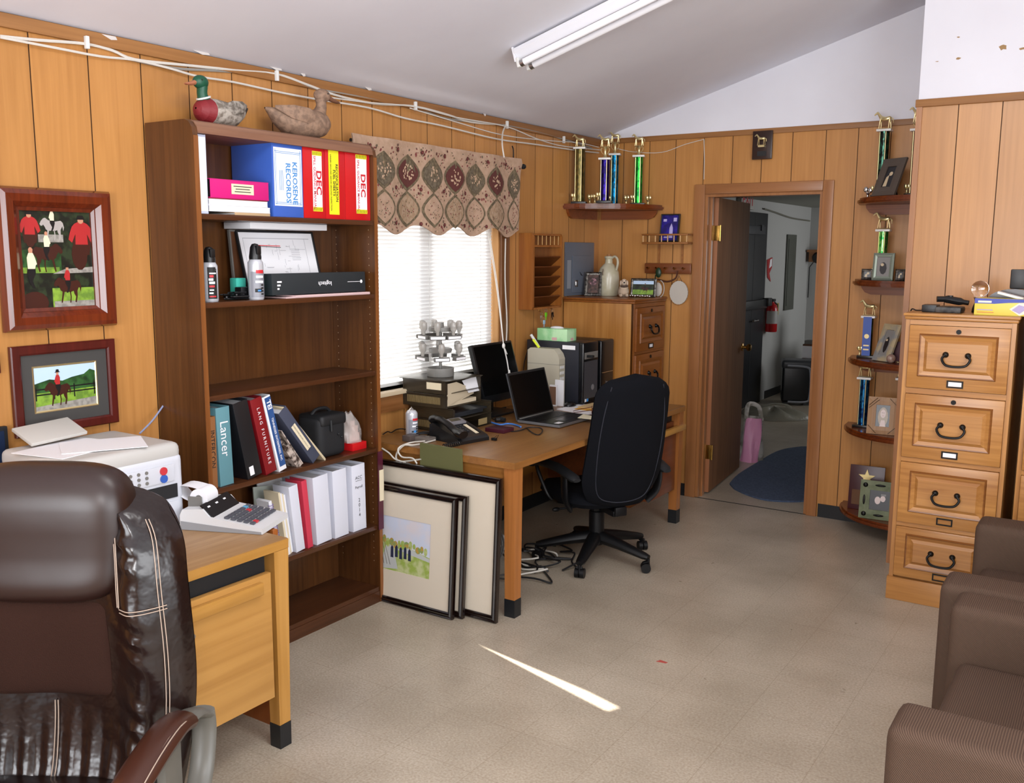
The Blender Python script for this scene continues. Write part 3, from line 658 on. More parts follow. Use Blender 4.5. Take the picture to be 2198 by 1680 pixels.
# maroon plastic and a taped note on the bookcase's window-side edge
b = MB(); y = KY1; b.M = None
b.box(KX + .0035, KX + .007, y - .03, y + .001, .36, .74); b.box(.2, KX + .007, y + .001, y + .0035, .36, .74)
solo('tape_strip', 'wide glossy maroon tape wrapped around the bookcase edge under the note', 'tape', b, [mat('maroon film', '4A1A2A', .15)])
b = MB(); b.box(KX + .0075, KX + .0095, y - .024, y + .002, .50, .65); b.box(.215, KX + .0095, y + .0036, y + .006, .50, .65)
solo('paper_note', 'blank tan note taped to the edge of the bookcase', 'note', b, [CREAM])
# ================================================================ WINDOW DRESSING
BY0, BY1 = WY0 + .045, WY1 - .02                         # blind; a wedge of sun gets past its left end
SLAT = bpy.data.materials.new('white translucent slat'); SLAT.use_nodes = True; nt = SLAT.node_tree; nt.nodes.clear()
o_ = nt.nodes.new('ShaderNodeOutputMaterial'); d_ = nt.nodes.new('ShaderNodeBsdfDiffuse'); d_.inputs[0].default_value = (.78, .78, .78, 1)
tl = nt.nodes.new('ShaderNodeBsdfTranslucent'); tl.inputs[0].default_value = (.95, .94, .92, 1); ms = nt.nodes.new('ShaderNodeMixShader'); ms.inputs[0].default_value = .22
nt.links.new(d_.outputs[0], ms.inputs[1]); nt.links.new(tl.outputs[0], ms.inputs[2]); nt.links.new(ms.outputs[0], o_.inputs[0])
th = T('venetian_blind', 'white venetian blind with closed slats glowing in the window', 'blind', (-.045, (BY0 + BY1) / 2, WZ0 + .02), w=True)
b = MB(); b.box(-.062, -.03, BY0, BY1, WZ1 - .045, WZ1 - .013, b=.003); th.part('head_rail', b, WHITEP)
b = MB(); zz = WZ1 - .05; pitch = .0205
def wedge(z): return .024 + .058 * max(0, min(1, (z - 1.08) / .68))      # slats sit skewed: the gap at the left end widens upwards
while zz > WZ0 + .045:
    ya = WY0 + wedge(zz)
    b.add([V((-.05, ya, zz - .0135)), V((-.05, BY1, zz - .0135)), V((-.0445, BY1, zz)), V((-.0445, ya, zz)), V((-.0405, BY1, zz + .0135)), V((-.0405, ya, zz + .0135))], [(0, 1, 2, 3), (3, 2, 4, 5)], 0, True)
    zz -= pitch
th.part('slats', b, SLAT)
b = MB(); b.box(-.058, -.034, BY0, BY1, WZ0 + .012, WZ0 + .03, b=.003); th.part('bottom_rail', b, WHITEP)
for y in (BY0 + .12, -1.88, BY1 - .12):
    b = MB(); b.tube([(-.0385, y, WZ1 - .04), (-.0385, y, WZ0 + .03)], .0012, 5); th.part('ladder_cord', b, WHITEP)
CORD = mat('white cord', 'D9D7D2', .6)
p0 = XP(1048, 500, -.02); p1 = XP(1081, 742, .26); p2 = XP(1093, 805, .27)
th = T('blind_cord', 'white pull cords of the blind hanging down to the black monitor', 'cord', p1, w=True)
b = MB(); b.tube(smooth_path([p0, p0.lerp(p1, .5) + V((.01, 0, -.02)), p1]), .0028, 6); th.part('cord', b, CORD)
b = MB(); q = p0 + V((0, .012, 0)); b.tube(smooth_path([q, q.lerp(p1, .5) + V((.01, .004, -.015)), p1]), .0028, 6); th.part('cord', b, CORD)
b = MB(); b.tube(smooth_path([p1, p1.lerp(p2, .5) + V((.0, .006, 0)), p2]), .0035, 6); b.ball(p1, (.008, .012, .016)); b.tube([p1, p1 + V((0, .035, -.05))], .003, 6); b.lathe([(.004, .03), (.009, 0), (.007, -.004), (0, -.004)], p2, n=10); th.part('tassel', b, CORD)
# --- valance on its rod
VY0, VY1, VZ1, VZ0 = XP(752, 300, .075).y, XP(1116, 380, .075).y, 2.218, 1.755
SCAL = (VY1 - VY0 + .02) / 4.42
def val_bottom(y):
    ph = (y - XP(940, 510, .075).y) / SCAL
    return VZ0 + .028 * (1 - math.cos(2 * PI * ph)) * .9
def val(u, v, d=0):
    y = VY0 + (VY1 - VY0) * u; zb = val_bottom(y); z = zb + (VZ1 - zb) * v
    x = .075 + .012 * math.sin(u * 17) * (1 - v) + .006 * math.sin(u * 31 + 2)
    x += .013 * max(0, 1 - ((v - .93) / .09) ** 2)
    return V((x + d, y, z))
def vx(y, z):
    u = (y - VY0) / (VY1 - VY0); zb = val_bottom(y); return val(u, max(0, min(1, (z - zb) / (VZ1 - zb)))).x
th = T('valance', 'floral tapestry valance with a scalloped hem hung over the window', 'valance', (.08, (VY0 + VY1) / 2, VZ0), w=True)
b = MB(); nu = 150; b.grid(lambda u, v: val(u, v), nu, 14, 0); b.grid(lambda u, v: val(1 - u, v, -.006), nu, 14, 0)
PX = (VY1 - XP(815, 360, .075).y) / 6.45                  # medallion spacing
b2 = b; cY0 = XP(821, 360, .075).y
def lay(pts, mi, d):
    b.poly([V((vx(y, z) + d, y, z)) for y, z in pts], mi)
def ogee(cy, cz, w, h, mi, d, n=9):
    for s in (-1, 1):                                      # two halves so the polygon bends with the folds
        side = []
        for i in range(n + 1):
            a = i / n; prof = math.sin(PI * a) ** .8 * (.82 + .18 * math.sin(PI * a)); side.append((cy + s * w * prof, cz + h * (1 - 2 * a)))
        pl = side if s < 0 else list(reversed(side)); lay(pl, mi, d)
def blob(cy, cz, r, mi, d, n=6, st=1): lay([(cy + r * math.cos(2 * PI * i / n), cz + r * st * math.sin(2 * PI * i / n)) for i in range(n)], mi, d)
vr = random.Random(5)
for row, (cz, hz) in enumerate(((2.065, .085), (1.885, .085))):
    for k in range(-1, 8):
        cyy = cY0 + k * PX
        if not (VY0 - .02 < cyy - .0 < VY1 - .02): continue
        w = PX * .475
        if cyy - w < VY0 or cyy + w > VY1: w = max(.02, min(cyy - VY0, VY1 - cyy) - .002)
        ogee(cyy, cz, w, hz * 1.08, 1, .003)
        if row == 0:
            ogee(cyy, cz, w * .86, hz * .88, 3 if k % 2 else 2, .0055)
            for i in range(26):
                a = vr.uniform(0, 2 * PI); r_ = vr.uniform(0, 1) ** .6
                yy, zz = cyy + w * .5 * r_ * math.cos(a), cz + hz * .5 * r_ * math.sin(a)
                blob(yy, zz, vr.uniform(.004, .007), 4 if k % 2 or i % 3 else 5, .008)
        else:
            ogee(cyy, cz, w * .84, hz * .9, 5 if k % 2 else 0, .0055)
            for i in range(26):
                a = vr.uniform(0, 2 * PI); r_ = vr.uniform(0, 1) ** .5
                blob(cyy + w * .62 * r_ * math.cos(a), cz + hz * .62 * r_ * math.sin(a), vr.uniform(.002, .0045), vr.choice((1, 6, 2)), .008, 5)
for cz in (2.16, 1.975, 1.80):
    for k in range(-1, 8):
        cyy = cY0 + (k + .5) * PX
        for i in range(30):
            yy, zz = cyy + vr.gauss(0, PX * .24), cz + vr.gauss(0, .024)
            if VY0 + .01 < yy < VY1 - .01 and val_bottom(yy) + .012 < zz < VZ1 - .015: blob(yy, zz, vr.uniform(.0025, .0065), vr.choice((1, 6, 6, 2, 3, 4)), .0025, 5, vr.uniform(.5, 1.6))
        if VY0 + .02 < cyy < VY1 - .02: blob(cyy, cz + .012, .011, 3, .004, 8); blob(cyy, cz + .012, .005, 6, .006, 6)
CL = mat('sand tapestry', 'B3957F', .85, vary=('A58870', 30, .35, .65), bump=(300, .5, .001))
th.part('cloth', b, [CL, mat('olive thread', '564A38', .85, vary=('75664E', 60, .4, .6)), mat('grey olive thread', '6E6250', .85, vary=('584C3C', 60, .4, .6)), mat('burgundy thread', '572B26', .85), mat('pale peach thread', 'BFA085', .85), mat('taupe thread', 'A38A72', .85, vary=('94795F', 60, .4, .6)), mat('rose thread', '7C3B3A', .85)])
b = MB(); b.tube([(.066, VY0 + .01, VZ1 - .03), (.066, VY1 + .028, VZ1 - .042)], .008, 10); b.lathe([(0, -.012), (.014, -.01), (.016, 0), (.014, .012), (0, .014)], M=MX.Translation(V((.075, VY1 + .035, VZ1 - .042))) @ MX.Rotation(-PI / 2, 4, 'X'), n=12)
b.box(.001, .08, VY1 + .002, VY1 + .008, VZ1 - .055, VZ1 - .03); b.tube(smooth_path([(.03, VY1 - .004, VZ1 - .04), (.03, VY1 - .004, VZ1 + .05), (.03, VY1 - .018, VZ1 + .075)]), .004, 6)
th.part('rod', b, MATTE)
# --- cables under the ceiling
CW = mat('white cable jacket', 'CFCAC2', .5); CG = mat('grey cable jacket', '8E8A84', .5)
def cable(label, pts, m, r=.004, x=.02, name='wall_cable', cat='cable'):
    q = [XP(u, v, x + .0025 * math.sin(i * 1.7)) for i, (u, v) in enumerate(pts)]
    b = MB(); b.tube(smooth_path(q, 4), r, 6); return solo(name, label, cat, b, m)
cable('white cable sagging lowest along the window wall, behind the mallard', [(0, 80), (120, 103), (215, 121), (290, 129), (365, 147), (425, 164), (500, 176), (600, 198), (680, 213), (790, 231), (870, 254), (950, 270), (1065, 298), (1150, 310), (1240, 323), (1285, 328)], CW, .0045)
cable('thick white cable clipped just under the ceiling above the picture frames', [(0, 78), (80, 86), (182, 94), (240, 108), (290, 128), (400, 140), (500, 150), (590, 158), (660, 182), (720, 204), (800, 222), (888, 228), (960, 246), (1010, 262), (1085, 268)], CW, .0055, .012)
cable('grey cable running along the top edge of the window wall', [(270, 125), (370, 146), (470, 152), (590, 162), (660, 186), (760, 205), (890, 231), (960, 255), (1080, 268), (1180, 290), (1270, 318)], CG, .0055, .008)
cable('thin white cable crossing above the floral valance towards the corner', [(700, 208), (790, 220), (890, 229), (980, 252), (1085, 271), (1150, 297), (1200, 312), (1250, 318), (1290, 322)], CW, .0035, .028)
cable('white cable arching from the ceiling clip to the corner trophies', [(880, 232), (980, 262), (1080, 290), (1180, 302), (1240, 306), (1285, 316)], CW, .003, .033)
b = MB(); q = [XP(1085, 270, .02), XP(1079, 285, .05), XP(1078, 310, .1), XP(1082, 338, .112)]; b.tube(smooth_path(q), .0045, 7)
solo('wall_cable', 'white cable looping from the ceiling clip down behind the valance', 'cable', b, CW); b = MB(); b.tube(smooth_path([XP(1085, 512, .022), XP(1084, 600, .022), XP(1088, 690, .022), XP(1086, 760, .022), XP(1090, 830, .03)]), .0045, 7)
solo('wall_cable', 'white cable running down beside the window casing under the valance', 'cable', b, CW)
for i, (u, v) in enumerate(((182, 92), (590, 163), (888, 228), (1085, 268), (1207, 300))):
    p = XP(u, v, .01); b = MB(); b.box(.0145, .03, p.y - .007, p.y + .007, p.z - .022, p.z + .022, b=.003)
    solo('cable_clip', ('white cable clip above the upper picture frame', 'white cable clip between the two duck decoys', 'white cable clip above the floral valance', 'white cable clip at the top of the looping cable', 'white cable clip nearest the room corner')[i], 'clip', b, WHITEP, 'cable clips along the window wall')
p = [YP(u, v, -.006) for u, v in ((1322, 318), (1360, 326), (1420, 327), (1470, 310), (1511, 299), (1512, 340), (1511, 385))]
b = MB(); b.tube(smooth_path(p[:5]), .0022, 5); b.tube(p[4:], .0022, 5); solo('wall_cable', 'thin white wire swagged above the doorway casing', 'wire', b, CW)
# --- fluorescent fixture on the sloping ceiling
CM = frame((.63, -2.02, ceil_z(.63)), (1, 0, SLOPE), (0, -1, 0))      # x up the slope, y towards the camera, z down from the ceiling
CM = MX(((CM[0][0], CM[0][1], CM[0][2], CM[0][3]), (CM[1][0], CM[1][1], CM[1][2], CM[1][3]), (CM[2][0], CM[2][1], CM[2][2], CM[2][3]), (0, 0, 0, 1)))
th = T('ceiling_light', 'white two tube fluorescent strip light fixed to the sloping ceiling', 'light fixture', M=CM)
ENAM = mat('white enamel', 'DCDCE2', .35)
b = MB(); b.prism(frame((0, 0, 0), (0, 1, 0), (0, 0, 1)), [(-.055, .012), (.055, .012), (.06, .03), (.028, .062), (-.028, .062), (-.06, .03)], 1.24); th.part('housing', b, ENAM)
b = MB(); b.box(-.012, -.001, -.055, .055, .002, .075, b=.003); b.box(-.010, .0, -.075, -.045, 0, .03)
hp = th.part('end_plate', b, ENAM)
b = MB(); b.box(1.241, 1.252, -.055, .055, .012, .075, b=.003); th.part('end_plate', b, ENAM)
b = MB(); b.box(.05, 1.2, -.03, .03, 0, .0115); th.part('mounting_bracket', b, GREYP)
for y in (-.042, .042):
    b = MB(); b.box(-.004, .014, y - .014, y + .014, .058, .105, b=.005); th.part('lamp_holder', b, WHITEP)
    b = MB(); b.box(1.226, 1.244, y - .014, y + .014, .058, .105, b=.005); th.part('lamp_holder', b, WHITEP)
    b = MB(); b.tube([(.014, y, .088), (1.226, y, .088)], .0165, 14); tb = th.part('tube', b, mat('fluorescent tube', 'EDEDF2', .25))
    b = MB(); b.tube([(.0141, y, .088), (.034, y, .088)], .0172, 14); th.part('tube_cap', b, SILVER, tb)
# ================================================================ DECOYS ON THE BOOKCASE
ZT = KZ
pm = XP(468, 255, .16)
M = MX.Translation(V((.15, XP(452, 258, .17).y + .055, ZT))) @ MX.Rotation(math.radians(-86), 4, 'Z') @ MX.Scale(.95, 4)
th = T('duck_decoy', 'mallard duck decoy with a green head and dark red breast on the bookcase', 'duck decoy', M=M)
def duck_body(b, mis):
    # body along +x (breast) .. -x (tail)
    xs = [-.165, -.15, -.12, -.08, -.03, .02, .06, .09, .11, .118]
    rw = [.004, .016, .034, .055, .068, .07, .063, .048, .026, .004]; rz = [.003, .012, .03, .045, .053, .055, .052, .043, .025, .004]
    cz = [.095, .088, .07, .056, .053, .055, .056, .058, .06, .062]
    n = 18; vs = [V((x, w * math.cos(2 * PI * j / n), max(.0, c + r * math.sin(2 * PI * j / n)))) for x, w, r, c in zip(xs, rw, rz, cz) for j in range(n)]
    for i in range(len(xs) - 1): b.add(vs[i * n:(i + 2) * n], [(j, (j + 1) % n, n + (j + 1) % n, n + j) for j in range(n)], mis[i], True)
b = MB(); duck_body(b, [3, 3, 0, 0, 0, 0, 1, 1, 1])
FEA = (70, .55, .003)
GREYF = mat('grey decoy feathers', 'A8A096', .7, vary=('6E645A', 42, .42, .6), bump=FEA); BURG = mat('burgundy decoy feathers', '7A1A22', .6, bump=FEA)
th.part('body', b, [GREYF, BURG, GREYF, mat('dark tail feathers', '2E2824', .7)])
b = MB(); b.tube(smooth_path([(.072, 0, .092), (.082, 0, .12), (.08, 0, .15)], 4), [.030, .027, .024, .022, .021, .021, .021, .0215, .022], 14); b.ball((.088, 0, .166), (.036, .026, .028), 16); hd_ = th.part('head', b, mat('bottle green decoy paint', '0E4A34', .45))
b = MB(); b.tube([(.112, 0, .163), (.135, 0, .155), (.158, 0, .15), (.168, 0, .15)], [(.012, .011), (.012, .008), (.013, .005), (.006, .002)], 10, up=(0, 0, 1)); th.part('bill', b, mat('dull orange bill', 'A8694C', .5), hd_)
b = MB(); b.tube([(.075, 0, .104), (.077, 0, .110)], [.0300, .0292], 14); th.part('neck_ring', b, WHITEP, hd_)
b = MB(); b.ball((.1, .0225, .172), .0035, 8); b.ball((.1, -.0225, .172), .0035, 8); th.part('eyes', b, INK, hd_)
for s in (-1, 1):
    b = MB(); b.tube([(.03, s * .058, .07), (-.02, s * .066, .075), (-.08, s * .056, .085), (-.13, s * .03, .1)], [(.008, .012), (.012, .03), (.011, .026), (.003, .005)], 10, up=(0, 0, 1)); th.part('wing', b, mat('pale wing paint', '9A938A', .7, vary=('5F574F', 55, .4, .6), bump=FEA))
ph = XP(640, 280, .16)
M = MX.Translation(V((.17, ph.y + .02, ZT))) @ MX.Rotation(math.radians(80), 4, 'Z') @ MX.Scale(1.12, 4)
th = T('duck_decoy', 'mottled brown hen duck decoy on top of the bookcase near the valance', 'duck decoy', M=M)
TAN = mat('mottled tan feathers', '8E725E', .75, vary=('745C4C', 60, .4, .6), bump=FEA)
b = MB(); duck_body(b, [0] * 9); th.part('body', b, TAN)
b = MB(); b.tube(smooth_path([(.07, 0, .09), (.085, 0, .125), (.082, 0, .155)], 4), [.032, .028, .025, .022, .021, .02, .02, .021, .022], 14); b.ball((.09, 0, .168), (.036, .025, .026), 16); hd_ = th.part('head', b, TAN)
b = MB(); b.tube([(.114, 0, .165), (.138, 0, .156), (.16, 0, .15), (.172, 0, .149)], [(.012, .011), (.012, .008), (.013, .005), (.006, .002)], 10, up=(0, 0, 1)); th.part('bill', b, mat('brown bill', '6E4A38', .5), hd_)
b = MB(); b.ball((.102, .0215, .174), .0035, 8); b.ball((.102, -.0215, .174), .0035, 8); th.part('eyes', b, INK, hd_)
for s in (-1, 1):
    b = MB(); b.tube([(.03, s * .058, .07), (-.02, s * .067, .075), (-.08, s * .056, .085), (-.14, s * .03, .1)], [(.008, .012), (.012, .03), (.011, .026), (.003, .005)], 10, up=(0, 0, 1)); th.part('wing', b, TAN)
# ================================================================ PICTURES
def horse_pts(): return [(0, .62), (.03, .56), (.1, .55), (.14, .6), (.2, .52), (.24, .42), (.3, .38), (.27, .2), (.24, .02), (.28, 0), (.33, .2), (.37, .37), (.6, .36), (.7, .4), (.72, .3), (.78, .2), (.74, .02), (.79, 0), (.84, .22), (.84, .4), (.92, .55), (.95, .35), (.99, .5), (.95, .68), (.86, .76), (.62, .72), (.45, .74), (.34, .78), (.24, .86), (.16, .84), (.06, .74)]
def rider(b, F, x, y, s, mh, ms, mp, flip=1, d=.0008, hat=True, horse=True):
    P = lambda a: [(x + flip * p[0] * s, y + p[1] * s) for p in a]
    if horse:
        b.shape(F, P(horse_pts()), mh, d)
        b.shape(F, P([(.56, .38), (.6, .38), (.62, .2), (.59, .0), (.55, .0), (.58, .2)]), mh, d)
    b.shape(F, P([(.42, .78), (.6, .78), (.62, .66), (.56, .45), (.5, .34), (.44, .34), (.5, .5), (.42, .66)]), mp, d + .0003)
    b.shape(F, P([(.43, .76), (.59, .76), (.6, 1.0), (.56, 1.1), (.46, 1.1), (.42, 1.0), (.38, .86), (.41, .84)]), ms, d + .0005)
    b.shape(F, P([(.47, 1.1), (.55, 1.1), (.56, 1.18), (.53, 1.22), (.49, 1.22), (.46, 1.18)]), 3, d + .0006)
    if hat: b.shape(F, P([(.40, 1.19), (.62, 1.19), (.58, 1.22), (.56, 1.3), (.47, 1.3), (.45, 1.22)]), 2, d + .0008)
TREES = mat('photo foliage', '2E5A2A', .35, vary=('183218', 30, .4, .6)); GRASSP = mat('photo grass', '7FA238', .35, vary=('5F7F30', 40, .4, .6))
SKYP = mat('photo sky', 'B4CCE6', .35); HORSEP = mat('photo bay horse', '3A1810', .35); SHIRT = mat('photo red shirt', 'A8282A', .35); PANT = mat('photo black', '101012', .35)
SKIN = mat('photo skin', 'B98368', .35); SAND = mat('photo gravel', '9A968E', .35, vary=('7E7A74', 60, .4, .6)); DKP = mat('photo dark trees', '10160F', .35, vary=('26331F', 30, .45, .6)); HORSEG = mat('photo grey horse', 'A39C98', .35)
PICM = [TREES, GRASSP, PANT, SKIN, SKYP, HORSEP, SHIRT, SAND, DKP, HORSEG, CREAM]
def ring(b, w, h, r, prof, mi=0):
    """Mitred picture-frame moulding around a w x h picture: prof = [(distance outward from the inner edge, height)]."""
    cs = ((0, 0, -1, -1), (w, 0, 1, -1), (w, h, 1, 1), (0, h, -1, 1)); n = len(prof)
    vs = [V((cx_ + sx * d, cy_ + sy * d, z)) for cx_, cy_, sx, sy in cs for d, z in prof]
    b.add(vs, [(i * n + j, ((i + 1) % 4) * n + j, ((i + 1) % 4) * n + j + 1, i * n + j + 1) for i in range(4) for j in range(n - 1)], mi)
def picture(name, label, M, w, h, prof, fm, art=None, mat_w=0, mat_m=None, lip=None, back=True, glass=False, cat='picture'):
    th = T(name, label, cat, M=M)
    b = MB(); ring(b, w, h, 0, prof); D = prof[-1][0]
    th.part('frame', b, fm)
    b = MB(); b.box(-D + .004, w + D - .004, -D + .004, h + D - .004, -.001, .003); th.part('backing', b, mat('board back', '6B5A44', .8))
    if mat_w:
        mw = mat_w if isinstance(mat_w, tuple) else (mat_w,) * 4       # left, right, bottom, top
        b = MB()
        for r4 in ((0, mw[0], 0, h), (w - mw[1], w, 0, h), (mw[0], w - mw[1], 0, mw[2]), (mw[0], w - mw[1], h - mw[3], h)): b.box(r4[0], r4[1], r4[2], r4[3], .003, .0055)
        mo = th.part('mount', b, mat_m)
        if lip:
            b = MB(); ring(b, w - mw[0] - mw[1], h - mw[2] - mw[3], 0, [(-.004, .0042), (0, .0058), (.003, .006)]); o = th.part('mount_edge', b, lip, mo); o.location = (mw[0], mw[2], 0)
    else: mw = (0, 0, 0, 0)
    b = MB(); art(b, MX.Translation(V((mw[0], mw[2], .0035))), w - mw[0] - mw[1], h - mw[2] - mw[3]); th.part('photograph', b, PICM)
    return th
MAHOG = wood('mahogany frame', '4A1A0C', '6E2A12', 'y', 60, .2, coat=.4); REDMAHOG = wood('red mahogany frame', '3E100C', '551A14', 'y', 60, .3)
# big frame
y0, y1, z0, z1 = -4.178, -3.915, 1.473, 1.806
def collage(b, F, w, h):
    b.rect(F, 0, w, 0, h, 8); b.rect(F, .0, w * .55, h * .36, h * .6, 0, .0003); b.rect(F, 0, w * .52, h * .36, h * .42, 1, .0004); b.rect(F, w * .4, w, 0, h * .2, 1, .0004); b.rect(F, w * .42, w, 0, h * .06, 7, .0005); b.rect(F, .25 * w, w * .6, h * .68, h * .76, 7, .0005); b.shape(F, [(w * .42, h * .35), (w, h * .36), (w, h * .42), (w * .6, h * .4)], 7, .0006)
    rider(b, F, w * .42, h * .04, .105, 5, 6, 2, 1, .001)
    rider(b, F, w * .58, h * .37, .115, 5, 10, 2, -1, .001, False)
    rider(b, F, w * .28, h * .7, .09, 9, 10, 2, 1, .001)
    rider(b, F, w * .44, h * .04, .16, 5, 10, 2, -1, .0009, False, False)
    def close(x, y, s, d):
        b.shape(F, [(x - .035 * s, y - .08 * s), (x + .035 * s, y - .08 * s), (x + .05 * s, y), (x - .045 * s, y)], 5, d); b.disc(F, x, y - .055 * s, .03 * s, 5, d + .0002, ry=.05 * s)
        b.shape(F, [(x + a * s, y + c * s) for a, c in ((-.012, .066), (-.03, .058), (-.043, .045), (-.055, .015), (-.062, -.012), (-.046, -.026), (-.036, -.004), (-.028, .012), (-.03, -.034), (.03, -.034), (.028, .012), (.036, -.004), (.046, -.026), (.062, -.012), (.055, .015), (.043, .045), (.03, .058), (.012, .066))], 6, d + .0004)
        b.disc(F, x, y + .072 * s, .014 * s, 3, d + .0005); b.shape(F, [(x - .022 * s, y + .076 * s), (x + .022 * s, y + .076 * s), (x + .012 * s, y + .094 * s), (x - .012 * s, y + .094 * s)], 2, d + .0006)
    close(w * .14, h * .82, .62, .001); close(w * .86, h * .74, .8, .0012)
    b.disc(F, w * .82, h * .55, .03, 5, .001, ry=.055); b.disc(F, w * .15, h * .05, .05, 5, .0008, ry=.04)
picture('picture_frame', 'wide mahogany frame holding a collage of riders in red on horses', frame((.006, y0, z0), (0, 1, 0), (0, 0, 1)), y1 - y0, z1 - z0,
        [(0, .004), (0, .012), (.012, .016), (.014, .02), (.03, .034), (.055, .036), (.07, .03), (.078, .012), (.078, 0)], MAHOG, collage)
y0, y1, z0, z1 = -4.243, -3.848, 1.028, 1.345
def ride(b, F, w, h):
    b.rect(F, 0, w, 0, h, 4); b.shape(F, [(0, h * .4), (w, h * .4), (w, h * .78), (w * .9, h * .84), (w * .8, h * .74), (w * .6, h * .7), (w * .45, h * .64), (w * .25, h * .7), (0, h * .62)], 0, .0003)
    b.rect(F, 0, w, h * .1, h * .42, 1, .0005); b.shape(F, [(0, 0), (w, 0), (w, h * .2), (0, h * .12)], 7, .0006)
    for z in (.36, .48): b.rect(F, 0, w, h * z, h * (z + .03), 2, .0007)
    for x in (.02, .3, .62, .95): b.rect(F, w * x, w * (x + .02), h * .25, h * .55, 2, .0007)
    rider(b, F, w * .16, h * .1, h * .62, 5, 6, 2, 1, .001)
f = .034; g = .05
picture('picture_frame', 'dark red frame with a grey mount around one rider on a bay horse', frame((.004, y0 + f, z0 + f), (0, 1, 0), (0, 0, 1)), y1 - y0 - 2 * f, z1 - z0 - 2 * f,
        [(0, .005), (0, .014), (.006, .018), (.03, .018), (.034, .014), (.034, 0)], REDMAHOG, ride, g - .006, mat('charcoal mount', '3A3836', .7), GOLD)
# two more at the edge of the view
b = MB(); b.box(.001, .02, -4.62, XP(2, 790, .02).y, 1.26, 1.33, b=.003); solo('picture_frame', 'red edged frame cut by the view, left of the two horse pictures', 'picture', b, [REDMAHOG])
th = T('picture_frame', 'small black frame low on the panelling behind the leather chair', 'picture', (.01, -4.45, .86), w=True)
yr = XP(18, 940, .02).y
b = MB(); b.box(.001, .02, yr - .3, yr, .8, XP(10, 915, .02).z, b=.003); th.part('frame', b, MATTE)
b = MB(); b.box(.0201, .022, yr - .28, yr - .014, .82, XP(10, 915, .02).z - .014); th.part('photograph', b, mat('dark blue photo', '1A2740', .2))
# ================================================================ LEFT DESK, PRINTER, CALCULATOR
WX, WYE, WZ = .912, -3.845, .731
th = T('desk', 'honey oak office desk by the bookcase carrying the printer and calculator', 'desk', (.5, -4.36, 0), w=True)
b = MB(); b.box(.06, WX, -4.88, WYE, WZ - .034, WZ, b=.004); th.part('desktop', b, wood('pale worn desktop', '8A6640', 'A5835A', 'y', 55, .4)) 
b = MB(); b.box(WX + .0003, WX + .003, -4.88, WYE - .002, WZ - .033, WZ - .002); th.part('edge_band', b, DESK_Y)
b = MB(); b.box(.12, WX - .03, -4.8, WYE - .07, .19, WZ - .11); cb = th.part('pedestal', b, DESK_Z)
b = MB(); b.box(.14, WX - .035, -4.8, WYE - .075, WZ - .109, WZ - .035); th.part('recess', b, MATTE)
b = MB(); b.box(WX - .029, WX - .006, -4.76, WYE - .075, .195, WZ - .10, b=.002); dr = th.part('drawer', b, wood('desk drawer face', 'A6763A', 'C0904E', 'y', 26, .35))
b = MB(); b.box(WX - .0055, WX + .012, -4.66, WYE - .12, WZ - .16, WZ - .118, b=.004); th.part('pull', b, DESK_Y, dr)
b = MB(); b.cyl((0, 0, 0), .009, .004, n=14, M=frame((WX - .006, -4.235, .52), (0, 1, 0), (0, 0, 1))); th.part('lock', b, SILVER, dr)
def leg(th, x, y, top, dx=0, dy=0, s=.055, s1=.038, foot=.075, m=DESK_Z):
    b = MB()
    def sec(k): h = s + (s1 - s) * k; return [(x + dx * k + a * h / 2, y + dy * k + c * h / 2, top * (1 - k)) for a, c in ((-1, -1), (1, -1), (1, 1), (-1, 1))]
    def seg(k0, k1): b.add([V(p) for p in sec(k0) + sec(k1)], [(0, 1, 2, 3), (7, 6, 5, 4), (0, 4, 5, 1), (1, 5, 6, 2), (2, 6, 7, 3), (3, 7, 4, 0)])
    kf = 1 - foot / top
    seg(0, kf); o = th.part('leg', b, m)
    b = MB(); 
    def seg2():
        h0 = s + (s1 - s) * kf + .003; h1 = s1 + .004
        p = [(x + dx * kf + a * h0 / 2, y + dy * kf + c * h0 / 2, foot - .0005) for a, c in ((-1, -1), (1, -1), (1, 1), (-1, 1))] + [(x + dx + a * h1 / 2, y + dy + c * h1 / 2, 0) for a, c in ((-1, -1), (1, -1), (1, 1), (-1, 1))]
        b.add([V(q) for q in p], [(0, 1, 2, 3), (7, 6, 5, 4), (0, 4, 5, 1), (1, 5, 6, 2), (2, 6, 7, 3), (3, 7, 4, 0)])
    seg2(); th.part('foot', b, BLACKV, o)
leg(th, WX - .028, WYE - .035, WZ - .034, 0, .0, .062, .045, .085)
leg(th, .1, WYE - .035, WZ - .034, 0, 0, .062, .045, .085); leg(th, WX - .028, -4.84, WZ - .034, 0, 0, .062, .045, .085); leg(th, .1, -4.84, WZ - .034, 0, 0, .062, .045, .085)
# plank standing behind the desk corner
pA, pB = ZP(655, 1325, .35), XP(632, 1143, .80)
b = MB(); b.box(.42, .80, WYE + .035, WYE + .06, .30, WZ - .004, b=.006); b.box(.44, .78, WYE + .036, WYE + .058, 0, .2995)
solo('drawer_front', 'orange stained wooden board standing between the desk and the bookcase', 'board', b, [wood('orange stained board', '8A4A1C', 'A05E2A', 'z', 30, .35)])
